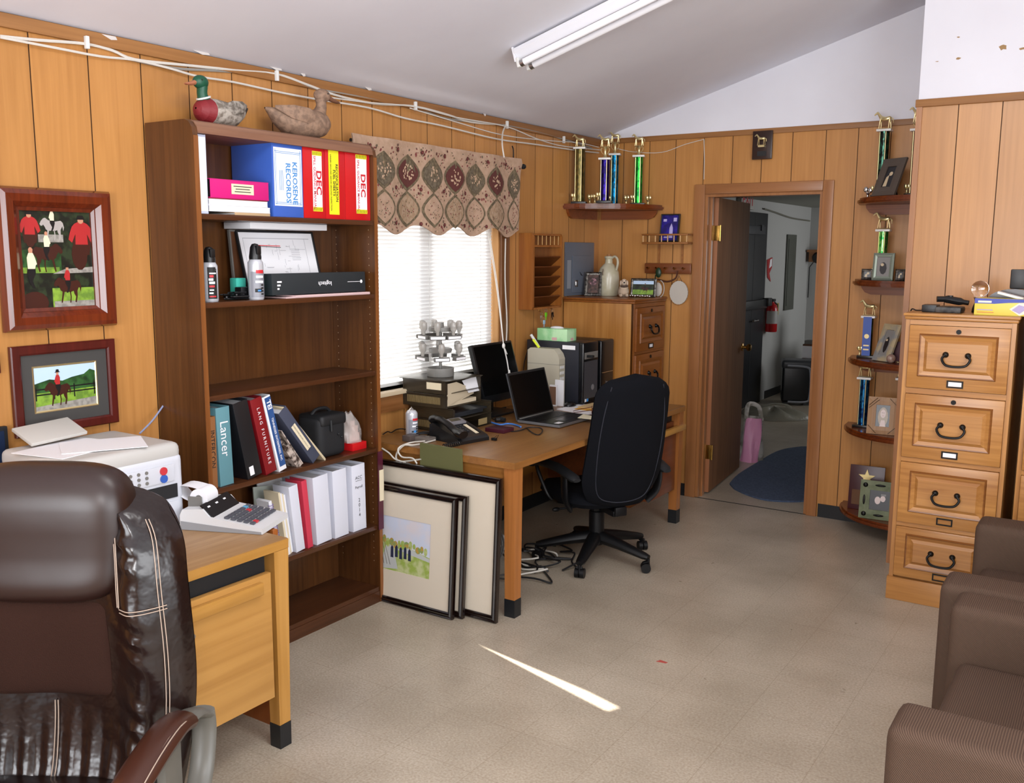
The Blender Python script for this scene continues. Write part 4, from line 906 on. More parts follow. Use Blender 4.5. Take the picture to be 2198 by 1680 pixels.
# printer
pc = ZP(407, 1122, WZ)
PXF, PY1 = pc.x, pc.y - .015; PH_ = XP(398, 945, PXF).z - WZ
th = T('printer', 'white desktop laser printer with loose paper lying on its lid', 'printer', (PXF - .2, PY1 - .2, WZ), w=True)
PRN = mat('printer white', 'C4C6CE', .4); PRG = mat('printer warm grey', 'A39E92', .5)
b = MB(); b.box(PXF - .38, PXF, PY1 - .42, PY1, WZ + .001, WZ + PH_ * .86, b=.022, seg=3); th.part('body', b, PRN)
b = MB(); b.box(PXF - .385, PXF - .004, PY1 - .425, PY1 + .0, WZ + PH_ * .78, WZ + PH_, b=.03, seg=4); th.part('scanner_lid', b, mat('printer lid', 'B5B2AE', .45))
b = MB(); b.box(PXF + .0005, PXF + .006, PY1 - .36, PY1 - .04, WZ + PH_ * .56, WZ + PH_ * .76, b=.003); cp = th.part('control_panel', b, PRN)
for i in range(4):
    for j in range(3):
        b = MB(); b.cyl((0, 0, 0), .006, .003, n=8, M=frame((PXF + .006, PY1 - .24 + i * .03, WZ + PH_ * (.6 + .06 * j)), (0, 1, 0), (0, 0, 1))); th.part('button', b, GREYP, cp)
for z, m in ((.70, mat('red key', 'B8323A', .4)), (.61, mat('blue key', '2F56A8', .4))):
    b = MB(); b.cyl((0, 0, 0), .014, .005, n=12, M=frame((PXF + .006, PY1 - .085, WZ + PH_ * z), (0, 1, 0), (0, 0, 1))); th.part('button', b, m, cp, label='coloured start key' if z > .65 else 'blue stop key')
b = MB(); b.box(PXF + .0005, PXF + .004, PY1 - .37, PY1 - .03, WZ + PH_ * .36, WZ + PH_ * .52); th.part('paper_slot', b, MATTE)
b = MB(); b.box(PXF + .0005, PXF + .005, PY1 - .38, PY1 - .025, WZ + .012, WZ + PH_ * .32, b=.003); th.part('paper_drawer', b, PRN)
zt = WZ + PH_
b = MB(); 
def sheet(c, w, h, a, z): 
    M = MX.Translation(V((c[0], c[1], z))) @ MX.Rotation(a, 4, 'Z'); b.box(-w / 2, w / 2, -h / 2, h / 2, 0, .002, M=M)
sheet((PXF - .2, PY1 - .28), .22, .28, .2, zt + .0005)
sheet((PXF - .15, PY1 - .2), .2, .26, -.5, zt + .003); solo('paper_stack', 'white papers spread over the printer lid', 'papers', b, [PAPER])
b = MB(); M = frame((PXF - .30, PY1 - .36, zt + .006), (0, 1, .05), (-1, 0, .35)); b.box(0, .2, 0, .12, 0, .012, M=M, b=.003); solo('envelope_stack', 'tilted bundle of envelopes propped up on the papers over the printer', 'envelopes', b, [mat('grey envelope', 'B4B0AA', .7)])
b = MB(); p1_, p2_ = XP(300, 930, .1), XP(352, 868, .03); b.tube(smooth_path([p1_, p1_.lerp(p2_, .5) + V((0, 0, -.008)), p2_]), .0035, 6); solo('cable', 'pale blue cable rising from the printer to the bookcase', 'cable', b, [mat('pale blue cable', '8E97B8', .5)])
# calculator
ca, cb_, cc_ = ZP(560, 1150, WZ), ZP(424, 1136, WZ), ZP(617, 1112, WZ)
xd = (cc_ - ca); ux = V((xd.x, xd.y, 0)).normalized()       # along the keyboard's front edge
ca = ca + ux * .012; M = frame((ca.x, ca.y, WZ + .001), ux, V((-ux.y, ux.x, 0)))
Wc, Dc = .205, .30
th = T('adding_machine', 'white printing calculator with grey keys and a paper roll on the oak desk', 'calculator', M=M)
side = [(0, 0), (0, .018), (.03, .024), (.19, .048), (.215, .075), (.29, .07), (.30, .05), (.30, 0)]
b = MB(); b.prism(frame((0, 0, 0), (0, 1, 0), (0, 0, 1)), side, Wc); th.part('case', b, mat('calculator white', 'CFD0D2', .4))
b = MB(); b.prism(frame((-.0015, 0, 0), (0, 1, 0), (0, 0, 1)), [(.004, 0), (.004, .008), (.1, .014), (.297, .03), (.297, 0)], Wc + .003); th.part('base', b, mat('calculator grey', '8E9094', .4))
sl = math.atan2(.024, .16); KM = MX.Translation(V((0, .03, .0245))) @ MX.Rotation(sl, 4, 'X')
KG = mat('grey keys', '4E5058', .4)
keyset = [(i, j) for i in range(8) for j in range(5)]
for i, j in keyset:
    b = MB(); b.box(.016 + i * .0225, .034 + i * .0225, .008 + j * .0235, .024 + j * .0235, 0, .007, b=.002, M=KM)
    th.part('key', b, mat('red key', 'B8323A', .4) if (i, j) in ((5, 3), (1, 0)) else mat('light blue key', '5C97B8', .4) if (i, j) == (6, 4) else KG, label='red key' if (i, j) in ((5, 3), (1, 0)) else None)
dsl = math.atan2(.027, .025); b = MB(); b.box(.008, Wc - .008, -.016, .052, 0, .005, M=MX.Translation(V((0, .19, .049))) @ MX.Rotation(.72, 4, 'X')); d_ = th.part('display', b, mat('calculator display', '101114', .12))
b = MB()
for i in range(3): b.box(.03 + i * .055, .045 + i * .055, .03, .036, .0051, .006, M=MX.Translation(V((0, .19, .049))) @ MX.Rotation(.72, 4, 'X'))
th.part('display_print', b, LAB, d_)
b = MB(); R_ = .033; cyz = (.255, .098)
b.tube([(.05, *cyz), (.125, *cyz)], R_, 20); b.tube([(.0495, *cyz), (.1255, *cyz)], .012, 12, 1); b.tube([(.045, cyz[0], cyz[1]), (.13, cyz[0], cyz[1])], .004, 8, 1); pr_ = th.part('paper_roll', b, [PAPER, GREYP])
b = MB(); b.grid(lambda u, v: V((.05 + .075 * u, .255 + .075 * math.sin(v * 3.6) + .02 * v, .13 - .05 * v * v + .012 * math.sin(v * 6))), 2, 14); th.part('paper_tape', b, PAPER, pr_)
for x in (.04, .129): b = MB(); b.box(x, x + .006, .24, .29, .06, .105); th.part('roll_holder', b, GREYP)
# ================================================================ MAIN DESK
MX0, MX1, MY0, MY1, MZ = .06, .946, -2.517, -.6, .739
LEGW = wood('reddish oak leg', '8A5428', 'A96C38', 'z', 45, .35)
PEDW = wood('dark red brown drawer face', '5E2E16', '7C4222', 'y', 40, .3)
th = T('desk', 'long oak office desk under the window with the laptop and phone on it', 'desk', (.5, -1.55, 0), w=True)
b = MB(); b.box(MX0, MX1, MY0, MY1, MZ - .034, MZ, b=.004); th.part('desktop', b, DESKTOP)
b = MB(); b.box(MX1 + .0003, MX1 + .003, MY0 + .002, MY1 - .002, MZ - .033, MZ - .003); b.box(MX0, MX1, MY0 - .003, MY0 - .0003, MZ - .033, MZ - .003); th.part('edge_band', b, wood('long desk edge', '7E5228', '9C6A36', 'y', 45, .35))
for (x, y) in ((MX1 - .035, MY0 + .04), (MX1 - .035, MY1 - .04), (MX0 + .05, MY0 + .04), (MX0 + .05, MY1 - .04)): leg(th, x, y, MZ - .0345, 0, 0, .062, .052, .085, LEGW)
b = MB(); b.box(MX0 + .08, MX1 - .07, MY0 + .03, MY0 + .05, .60, MZ - .035); EAW = wood('end apron oak', '8E5A26', 'AA743A', 'x', 45, .35); th.part('end_apron', b, EAW)
b = MB(); b.box(MX0 + .08, MX1 - .07, MY1 - .05, MY1 - .03, .2, MZ - .035); th.part('end_apron', b, EAW)
b = MB(); b.box(MX0 + .12, MX0 + .14, MY0 + .08, MY1 - .08, .33, MZ - .035); th.part('modesty_panel', b, DESK_Y)
b = MB(); b.box(MX0 + .16, MX1 - .04, -1.03, MY1 - .075, .215, MZ - .09, b=.002); pd = th.part('pedestal', b, PEDW)
b = MB(); b.box(MX1 - .0395, MX1 - .02, -1.02, MY1 - .08, .22, MZ - .16, b=.002); b2 = th.part('drawer', b, PEDW, pd)
b = MB(); b.box(MX1 - .0195, MX1 + .012, -1.0, MY1 - .0, MZ - .15, MZ - .115, b=.005); th.part('pull', b, DESK_Y, pd)
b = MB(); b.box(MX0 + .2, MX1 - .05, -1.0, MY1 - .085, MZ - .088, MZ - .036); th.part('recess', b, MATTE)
b = MB(); b.box(.35, MX1 - .03, -1.62, -1.2, MZ - .06, MZ - .036, b=.004); b.box(MX1 - .029, MX1 - .01, -1.6, -1.22, MZ - .058, MZ - .04); th.part('keyboard_tray', b, BLACKP)
Z0 = MZ + .0006
# --- letter trays
SMOKE = mat('smoked plastic', '3A3226', .2, alpha=.78); SMOKED = mat('smoked plastic rim', '2E2820', .25)
def tray(label, x0, x1, y0, y1, z0, h, slot=False, card=False):
    th = T('letter_tray', label, 'letter tray', ((x0 + x1) / 2, (y0 + y1) / 2, z0), w=True, group=None)
    b = MB(); b.box(x0, x1, y0, y1, z0, z0 + .004); b.box(x0, x1, y0, y0 + .003, z0 + .0045, z0 + h); b.box(x0, x1, y1 - .003, y1, z0 + .0045, z0 + h); b.box(x0, x0 + .003, y0 + .0035, y1 - .0035, z0 + .0045, z0 + h); th.part('tray', b, SMOKE)
    b = MB(); b.box(x0 - .001, x1 + .002, y0 - .004, y0 + .005, z0 + h + .0003, z0 + h + .006, b=.002); b.box(x0 - .001, x1 + .002, y1 - .005, y1 + .004, z0 + h + .0003, z0 + h + .006, b=.002); b.box(x1 + .0003, x1 + .006, y0, y0 + .012, z0, z0 + h); th.part('rim', b, SMOKED)
    if slot:
        b = MB()
        for k in range(26): b.box(x0 + .03 + k * .0085, x0 + .034 + k * .0085, y0 - .0015, y0 - .0003, z0 + .018, z0 + .055)
        th.part('vent_grille', b, mat('tan slots', '8E7A52', .5))
    if card:
        b = MB(); b.box(x0 + .16, x0 + .255, y0 - .002, y0 - .0003, z0 + .022, z0 + .058); th.part('label_holder', b, CREAM)
    return th
TX0, TX1 = .02, .30
tray('lowest smoked letter tray, standing on the desk top', TX0 + .02, TX1 + .02, -2.15, -1.8, Z0, .058, slot=True)
tray('second smoked letter tray up, holding dark papers', TX0 + .02, TX1 + .02, -2.15, -1.8, Z0 + .066, .058)
tray('third smoked letter tray up with a slotted side, holding manila folders', TX0, TX1, -2.185, -1.87, Z0 + .134, .064, slot=True)
tray('topmost smoked letter tray, under the stamp carousel', TX0, TX1, -2.185, -1.87, Z0 + .206, .06, card=True)
b = MB(); b.box(.0, .31, -2.19, -1.865, Z0 + .2725, Z0 + .2765, b=.001); solo('tray_lid', 'smoked lid over the topmost letter tray beneath the stamp carousel', 'tray lid', b, [SMOKE])
b = MB(); b.M = None
FM = frame((.306, -2.175, Z0 + .146), (-.12, 1, 0), (-.04, 0, 1))
b.prism(FM, [(0, 0), (.29, .05), (.10, .115), (0, .115)], .0015); b.prism(FM, [(.02, -.002), (.29, .03), (.28, .045), (.02, .02)], -.003, h0=-.006)
b.box(.05, .29, -2.17, -1.9, Z0 + .14, Z0 + .16)
solo('folder_stack', 'manila folder drooping out of the upper letter tray', 'folders', b, [mat('folder card', 'C2B49A', .7)])
b = MB(); FM = frame((.29, -1.97, Z0 + .19), (0, 1, 0), (-.3, 0, 1)); b.prism(FM, [(0, 0), (.1, .0), (.1, .08), (-.03, .07)], .0015); solo('sheet_of_paper', 'white sheet sticking up behind the manila folder', 'paper', b, [PAPER])
b = MB(); b.box(.06, .30, -2.13, -1.85, Z0 + .075, Z0 + .09); b.box(.07, .305, -2.12, -1.82, Z0 + .0905, Z0 + .1); solo('paper_stack', 'dark covered papers in the second letter tray', 'papers', b, [mat('dark covers', '23262A', .3)])
b = MB(); b.box(.3265, .3275, -1.93, -1.85, Z0 + .012, Z0 + .045); solo('label_card', 'small beige card in a clip on the lowest letter tray', 'card', b, [mat('beige card', '8C7A52', .6)])
# --- rubber stamp carousel
sc = V((.15, -2.03, Z0 + .2772))
th = T('stamp_carousel', 'grey two tier carousel hung with rubber stamps in front of the window', 'stamp carousel', sc)
STG = mat('stamp grey plastic', '7C7A76', .4); STC = mat('clear grey stamp handle', 'A8A49E', .25, alpha=.8)
b = MB(); b.lathe([(0, 0), (.07, 0), (.073, .004), (.073, .045), (.068, .045), (.066, .012), (0, .012)], n=24); th.part('base_dish', b, STG)
b = MB(); b.cyl((0, 0, .012), .0085, .262, n=10); b.cyl((0, 0, .12), .02, .045, n=12); b.cyl((0, 0, .235), .02, .05, n=12); th.part('post', b, STG)
for z, n, off, rr in ((.140, 6, .2, .11), (.252, 7, .75, .10)):
    b = MB(); b.lathe([(.021, z - .014), (.06, z - .014), (.062, z), (.06, z + .008), (.021, z + .008)], n=18); th.part('tier', b, STG)
    for k in range(n):
        a = off + 2 * PI * k / n; M = MX.Translation(V((rr * math.cos(a), rr * math.sin(a), z))) @ MX.Rotation(a + (k % 3 - 1) * .25, 4, 'Z')
        b = MB(); b.lathe([(.006, -.03), (.008, -.028), (.009, -.012), (.017, .0), (.018, .022), (.016, .036), (.008, .041), (0, .041)], M=M, n=12); s_ = th.part('stamp_handle', b, STC)
        b = MB(); b.box(-.012, .012, -.042, .042, -.052, -.031, M=M, b=.002); b.box(.0121, .014, -.037, .037, -.048, -.035, 1, M=M); th.part('stamp_block', b, [mat('stamp block', '5E5C58', .4), LAB], s_)
# --- duster can, block and adapter at the near end of the desk
spray_can('duster can without a cap standing on the desk by the telephone', -2.335, .20, Z0, .19, None, 1, .031)
b = MB(); b.box(.225, .275, -2.44, -2.37, Z0, Z0 + .03, b=.003); solo('power_adapter', 'grey brown adapter block lying at the foot of the duster can', 'adapter', b, [mat('grey brown plastic', '4E4440', .5)])
b = MB(); b.box(.27, .36, -2.40, -2.34, Z0, Z0 + .022, b=.003); b.box(.34, .355, -2.4, -2.39, Z0 + .0221, Z0 + .032); solo('power_strip', 'grey power strip with a white plug beside the telephone', 'power strip', b, [mat('taupe plastic', '6A625C', .5), WHITEP])
# --- telephone
M = MX.Translation(V((.425, -2.25, Z0))) @ MX.Rotation(math.radians(-12), 4, 'Z')
th = T('telephone', 'black office telephone with a grey display at the near end of the desk', 'telephone', M=M)
side = [(-.11, 0), (-.11, .075), (-.085, .085), (.10, .028), (.115, .016), (.115, 0)]
b = MB(); b.prism(frame((0, .11, 0), (1, 0, 0), (0, 0, 1)), side, .20); th.part('body', b, mat('telephone black', '131416', .35))
sl = math.atan2(-.057, .185); KM = MX.Translation(V((-.085, 0, .0856))) @ MX.Rotation(-sl, 4, 'Y')
b = MB(); b.box(.005, .06, -.02, .085, 0, .012, b=.004, M=KM); ds = th.part('display_panel', b, mat('telephone grey', '77757A', .35)); b = MB(); b.box(.014, .04, .0, .065, .0121, .013, M=KM); th.part('screen', b, mat('phone screen', '4A4436', .2), ds)
for i in range(4):
    for j in range(3):
        b = MB(); b.box(.075 + i * .019, .088 + i * .019, -.015 + j * .018, -.002 + j * .018, 0, .005, M=KM, b=.0015); th.part('key', b, mat('phone key', '2C2E32', .35))
b = MB(); b.box(.07, .17, .055, .075, 0, .002, M=KM); th.part('speed_dial_strip', b, CREAM)
b = MB()
for i in range(9): b.box(.072 + i * .011, .079 + i * .011, .077, .09, 0, .004, M=KM)
th.part('speed_dial_keys', b, BLACKP)
b = MB(); b.tube(smooth_path([(-.105, -.07, .098), (-.06, -.07, .106), (.0, -.07, .092), (.07, -.07, .062), (.125, -.07, .05)], 4), [(.03, .022)] * 3 + [(.024, .015)] * 3 + [(.021, .013)] * 4 + [(.022, .013)] * 3 + [(.03, .02)] * 4, 12, up=(0, 0, 1)); th.part('handset', b, mat('handset black', '0C0C0E', .3))
b = MB(); b.tube([(.12 + .01 * math.cos(k * .9), -.085 - k * .0018, .012 + .01 * math.sin(k * .9)) for k in range(60)], .0028, 5); th.part('coiled_cord', b, BLACKP)
b = MB(); b.box(-.01, .015, -.008, .008, .0, .012, M=MX.Translation(V((.585, -2.16, Z0 + .0)))); b.tube([(.59, -2.168, Z0 + .012), (.61, -2.17, Z0 + .028), (.615, -2.16, Z0 + .03), (.6, -2.155, Z0 + .012)], .0012, 5); solo('binder_clip', 'black binder clip at the corner of the telephone', 'clip', b, [BLACKP])
# --- monitor
M = frame((.205, -1.695, Z0 + .085), (.02, 1, .0), (-.30, 0, 1))
th = T('computer_monitor', 'black flat monitor standing behind the laptop by the window', 'monitor', (.13, -1.52, Z0))
def Lm(mb): mb.M = MX.Translation(V((-.13, 1.52, -Z0))) @ M; return mb
b = Lm(MB()); b.box(0, .40, 0, .34, -.03, 0, b=.008); b.box(.08, .32, .06, .28, -.055, -.0301, b=.01); th.part('housing', b, mat('monitor black', '101113', .3))
b = Lm(MB()); b.box(.014, .386, .04, .326, .0003, .0015); sc_ = th.part('screen', b, mat('dark screen', '050506', .2, spec=.2))
b = Lm(MB()); b.disc(MX.Translation(V((.35, .02, .0008))), 0, 0, .009); th.part('power_button', b, GREYP)
b = MB(); b.box(-.08, -.02, -.05, .05, .012, .2, b=.006); th.part('stand', b, BLACKP); b = MB(); b.box(-.09, .1, -.12, .14, 0, .0118, b=.004); th.part('stand_base', b, BLACKP)
# --- laptop
hl, hr, fr, fl = V((.412, -1.657, 0)), V((.44, -1.326, 0)), V((.712, -1.321, 0)), V((.73, -1.755, 0))
M = frame((.425, -1.70, Z0), (0.03, 1, 0), (-1, 0.03, 0)); LW, LD = .375, .275
th = T('laptop', 'open black laptop with a dark screen on the long oak desk', 'laptop', M=M)
b = MB(); b.box(0, LW, -LD, 0, .003, .018, b=.004); th.part('base', b, mat('laptop silver edge', '8A8C90', .3, .6))
b = MB(); b.box(.004, LW - .004, -LD + .004, -.012, .0182, .0195, b=.0005); kb = th.part('palm_rest', b, mat('laptop black deck', '15161A', .35))
for i in range(5):
    b = MB()
    for j in range(14): b.box(.02 + j * .0242, .041 + j * .0242, -.035 - i * .0195, -.051 - i * .0195, .0196, .0212)
    th.part('key_row', b, BLACKP, kb)
b = MB(); b.box(.12, .25, -.24, -.165, .0196, .0200); th.part('touchpad', b, mat('touchpad', '1E1F23', .25), kb)
for (x, y, c, m) in ((.03, -.25, 0, LAB), (.29, -.25, 0, mat('sticker blue', '4E8FB0', .4))):
    b = MB(); b.box(x, x + .05, y, y + .03, .0197, .0201); th.part('sticker', b, m, kb)
th_l = MX.Translation(V((0, -.004, .012))) @ MX.Rotation(math.radians(74), 4, 'X')
b = MB(); b.box(0, LW, 0, .268, -.012, -.003, b=.003, M=th_l); ld = th.part('lid', b, mat('laptop lid edge', '55575B', .35, .5)); b = MB(); b.box(.002, LW - .002, .002, .266, -.0028, .0, M=th_l); b.box(.012, LW - .012, .018, .254, .0002, .0008, 1, M=th_l); th.part('screen', b, [BLACKP, mat('laptop screen', '030304', .2, spec=.15)], ld)
b = MB(); b.box(.02, LW - .02, -.006, .004, .019, .024, b=.002); th.part('hinge', b, GREYP)
# --- cables, drive and odds and ends on the desk
BLK6 = mat('black cable', '141416', .5)
b = MB(); b.box(.415, .535, -1.995, -1.90, Z0, Z0 + .02, b=.002); solo('notebook', 'small dark maroon notebook lying between the telephone and laptop', 'notebook', b, [mat('maroon cover', '3E1220', .4)])
b = MB(); q = [ZP(u, v, Z0 + .006) for u, v in ((1046, 903), (1060, 908), (1075, 911), (1090, 909), (1105, 911), (1118, 916))]; b.tube(smooth_path(q), .0045, 6); solo('network_cable', 'bright blue network cable plugged into the laptop', 'cable', b, [mat('blue cable', '3E78C8', .45)])
b = MB(); q = [ZP(u, v, Z0 + .005) for u, v in ((1130, 918), (1142, 928), (1155, 933), (1164, 926), (1160, 918), (1135, 917), (1118, 923), (1098, 926))]; b.tube(smooth_path(q), .003, 6); solo('cable', 'thin black cable curling on the desk in front of the laptop', 'cable', b, [BLK6])
b = MB()
for k in range(3): a = k * 2.1; p = ZP(1074, 900, Z0 + .014); b.tube([p, p + V((.03 * math.cos(a), .03 * math.sin(a), 0))], .013, 8)
solo('splitter_plug', 'black three way splitter plug behind the maroon notebook', 'plug', b, [BLK6])
b = MB(); q = [ZP(u, v, Z0 + .006) for u, v in ((1050, 890), (1056, 897), (1068, 902))]; b.tube(smooth_path(q), .003, 6)
q = [ZP(u, v, Z0 + .006) for u, v in ((1053, 872), (1070, 876), (1086, 874))]; b2_ = MB(); b2_.tube(smooth_path(q), .004, 6)
solo('cable', 'short black cable from the splitter plug towards the letter trays', 'cable', b, [BLK6]); solo('cable', 'black cable at the foot of the monitor stand', 'cable', b2_, [BLK6])
b = MB(); q = [ZP(u, v, Z0 + .004) for u, v in ((822, 932), (832, 926), (840, 928), (850, 922), (862, 920), (876, 922))]; b.tube(smooth_path(q), .003, 6); solo('cable', 'black cable along the desk edge between the wall and the duster can', 'cable', b, [BLK6])
b = MB(); c = ZP(905, 935, Z0 + .006)
q = [c + V((.035 * math.cos(a) + a * .002, .045 * math.sin(a * 1.3), .004 + .012 * abs(math.sin(a)))) for a in [i * .6 for i in range(18)]]; b.tube(smooth_path(q, 3), .003, 6); solo('cable', 'black cables bunched behind the telephone', 'cable', b, [BLK6])
WC = mat('white cord jacket', 'C9C4BA', .5)
b = MB(); q = [ZP(934, 944, Z0 + .006), ZP(905, 952, Z0 + .006), ZP(885, 955, Z0 + .008), YP(868, 955, -2.535), YP(853, 970, -2.54), YP(851, 985, -2.54), YP(865, 990, -2.54), YP(905, 985, -2.545)]; b.tube(smooth_path(q), .0045, 6)
solo('white_cord', 'white cord looping over the near edge of the desk', 'cord', b, [WC])
b = MB(); q = [ZP(940, 940, Z0 + .006), ZP(915, 946, Z0 + .006), ZP(880, 950, Z0 + .012), YP(855, 962, -2.55), YP(862, 980, -2.552), YP(885, 983, -2.552), YP(895, 995, -2.552)]; b.tube(smooth_path(q), .004, 6)
solo('white_cord', 'second white cord hanging in a loop over the desk edge above the framed prints', 'cord', b, [WC])
b = MB(); q = [YP(u, v, -2.56) for u, v in ((820, 962), (835, 972), (848, 985), (870, 992))]; b.tube(smooth_path(q), .004, 6); solo('white_cord', 'white cord coming from behind the bookcase to the desk edge', 'cord', b, [WC])
# --- folders and papers by the computers
def flat_sheet(name, label, cat, pts, z0, z1, m):
    b = MB(); b.prism(MX.Translation(V((0, 0, z0))), [(p.x, p.y) for p in [ZP(u, v, z0) for u, v in pts]], z1 - z0); return solo(name, label, cat, b, [m])
flat_sheet('paper_stack', 'white papers spread beside the laptop under the manila folders', 'papers', [(1195, 879), (1262, 891), (1310, 880), (1300, 868), (1238, 870)], Z0, Z0 + .006, PAPER)
flat_sheet('folder', 'orange envelope between the white papers and the manila folder', 'folder', [(1233, 878), (1305, 886), (1335, 866), (1290, 866)], Z0 + .0065, Z0 + .010, mat('orange envelope', 'CC9838', .6))
flat_sheet('folder', 'manila folder lying on the orange envelope near the computer towers', 'folder', [(1240, 874), (1320, 881), (1350, 858), (1315, 855)], Z0 + .0105, Z0 + .016, mat('manila folder', 'C4AA7C', .6))
flat_sheet('sticky_note', 'pale folded note resting on the corner of the laptop', 'note', [(1240, 897), (1278, 901), (1282, 896), (1252, 889)], Z0 + .022, Z0 + .024, mat('pale yellow note', 'D8D3B8', .6))
M = MX.Translation(V((.63, -1.22, Z0 + .008))) @ MX.Rotation(.5, 4, 'Z')
th = T('reading_glasses', 'dark red reading glasses folded beside the office chair', 'glasses', M=M)
b = MB()
for s in (-1, 1): b.tube([(.0, s * .032 + .024 * math.cos(a), .02 + .017 * math.sin(a)) for a in [i * PI / 8 for i in range(16)]], .0022, 5, closed=True)
b.tube([(0, -.008, .024), (.003, 0, .028), (0, .008, .024)], .002, 5); th.part('rims', b, mat('dark red frame', '4A1018', .3))
for s in (-1, 1):
    b = MB(); b.tube([(0, s * .058, .026), (-.05, s * .05, .018), (-.11, s * .03, .004)], .002, 5); th.part('temple', b, mat('dark red frame', '4A1018', .3))
# --- mouse
p = ZP(1224, 873, Z0); b = MB(); b.ball((p.x, p.y, Z0 + .012), (.033, .05, .022), 14); b.box(p.x - .03, p.x + .04, p.y - .05, p.y + .05, Z0, Z0 + .003); solo('computer_mouse', 'black computer mouse on its pad in front of the dark computer tower', 'mouse', b, [mat('glossy black', '101115', .2)])
# --- towers
def tower(label, x1, y0, y1, h, x0=.03, kind=0):
    th = T('computer_tower', label, 'computer', ((x0 + x1) / 2, (y0 + y1) / 2, Z0), w=True)
    b = MB(); b.box(x0, x1 - .035, y0, y1, Z0 + .006, Z0 + h, b=.004); b.box(x0 + .03, x0 + .06, y0 + .01, y1 - .01, Z0, Z0 + .006); b.box(x1 - .1, x1 - .07, y0 + .01, y1 - .01, Z0, Z0 + .006); th.part('case', b, mat('navy black steel', '1A1C26', .45) if kind == 0 else mat('black steel', '101114', .4))
    b = MB(); b.box(x1 - .0345, x1, y0 - .002, y1 + .002, Z0 + .005, Z0 + h + .002, b=.012, seg=3); fr_ = th.part('front_bezel', b, mat('tower bezel', '0E0F12', .25))
    F = frame((x1 + .0004, y0, Z0), (0, 1, 0), (0, 0, 1)); w = y1 - y0
    if kind == 0:
        b = MB(); b.box(x1 + .0003, x1 + .003, y0 + .01, y1 - .01, Z0 + h - .10, Z0 + h - .06); th.part('drive_bay', b, GREYP, fr_)
        b = MB(); b.box(x1 + .0031, x1 + .045, y0 + .03, y0 + .055, Z0 + h - .09, Z0 + h - .075, b=.003); th.part('usb_stick', b, BLACKP, fr_)
        b = MB(); b.cyl((0, 0, 0), .018, .003, n=16, M=F @ MX.Translation(V((w * .62, h * .27, 0)))); b.disc(F, w * .62, h * .42, .004, 0, .001); th.part('badge', b, mat('tower badge', 'A8AAB0', .3, .6), fr_)
        b = MB(); b.box(x1 + .0003, x1 + .002, y0 + .008, y1 - .008, Z0 + h * .1, Z0 + h * .7, b=.0); th.part('front_panel', b, mat('tower grey panel', '3A3C42', .4), fr_)
        b = MB(); b.box(x0 + .26, x0 + .35, y0 - .0016, y0 - .0003, Z0 + h - .045, Z0 + h - .02); th.part('sticker', b, LAB)
        b = MB(); b.tube([(x0 + .20 + .075 * math.cos(a), y0 - .0006, Z0 + h * .5 + .075 * math.sin(a)) for a in [i * .1 - 1.2 for i in range(24)]], .0014, 4); th.part('pressed_arc', b, mat('lighter navy', '30334A', .4))  # arc drawn in a lighter navy than the case
        b = MB(); b.box(x1 + .0003, x1 + .001, y0 + .02, y0 + .04, Z0 + .02, Z0 + .04); b.box(x1 + .0003, x1 + .001, y0 + .045, y0 + .065, Z0 + .02, Z0 + .04, 1); th.part('sticker', b, [LAB, LBLUE], fr_)
    else:
        b = MB(); b.box(x1 + .0003, x1 + .0025, y0 + .008, y1 - .008, Z0 + h * .45, Z0 + h * .46); th.part('chrome_strip', b, SILVER, fr_)
        b = MB(); b.text(F @ MX.Translation(V((w * .45, h * .28, 0))), 'hp', .03, dz=.0005); th.part('badge', b, mat('dim silver print', '8A8A8E', .4), fr_)
    return th
tower('navy black computer tower with a tissue box on it, nearest the laptop', .44, -.985, -.80, .385)
tower('glossy black computer tower squeezed against the corner cabinet', .41, -.70, -.53, .375, kind=1)
ty = -.975; a, c = YP(1153, 737, ty), YP(1217, 738, ty); zt_ = Z0 + .3855
th = T('tissue_box', 'green tissue box lying on top of the computer tower', 'tissue box', ((a.x + c.x) / 2, ty + .055, zt_))
w = c.x - a.x; b = MB(); b.box(-w / 2, w / 2, -.055, .06, 0, .075, b=.002); bo = th.part('carton', b, mat('green carton', '8DC78E', .4, vary=('B4DDAE', (14, 14, 9), .45, .6)))
b = MB(); b.ball((0, .005, .076), (.05, .03, .012), 10); th.part('tissue', b, PAPER)
b = MB(); b.box(-.0, .035, -.0562, -.0553, .004, .022); b.box(w / 2 + .0003, w / 2 + .0012, -.01, .02, .004, .02); th.part('print_patch', b, [mat('carton print', 'C9A0A0', .5)], bo)
u0, u1 = YP(1141, 800, -1.06), YP(1191, 800, -1.06)
th = T('backup_power_unit', 'beige upright power unit with a rounded top in front of the navy tower', 'power unit', ((u0.x + u1.x) / 2, -1.02, Z0))
w = (u1.x - u0.x) / 2 + .03; hU = .345; b = MB(); pts = [(-w, 0), (w, 0), (w, hU - .06), (w - .012, hU - .03), (w - .04, hU), (-w + .02, hU), (-w, hU - .015)]
b.prism(frame((0, .03, 0), (1, 0, 0), (0, 0, 1)), pts, .07, smooth=False); BEI = mat('aged beige plastic', 'B4AE9C', .45); hs_ = th.part('case', b, BEI)
b = MB(); b.box(-w - .001, w + .001, -.041, .031, hU * .72, hU * .725); th.part('seam', b, GREYP, hs_)
b = MB()
for k in range(4): b.box(w + .0003, w + .003, -.03, .015, hU * (.35 + k * .1), hU * (.4 + k * .1))
th.part('socket_cover', b, WHITEP, hs_)
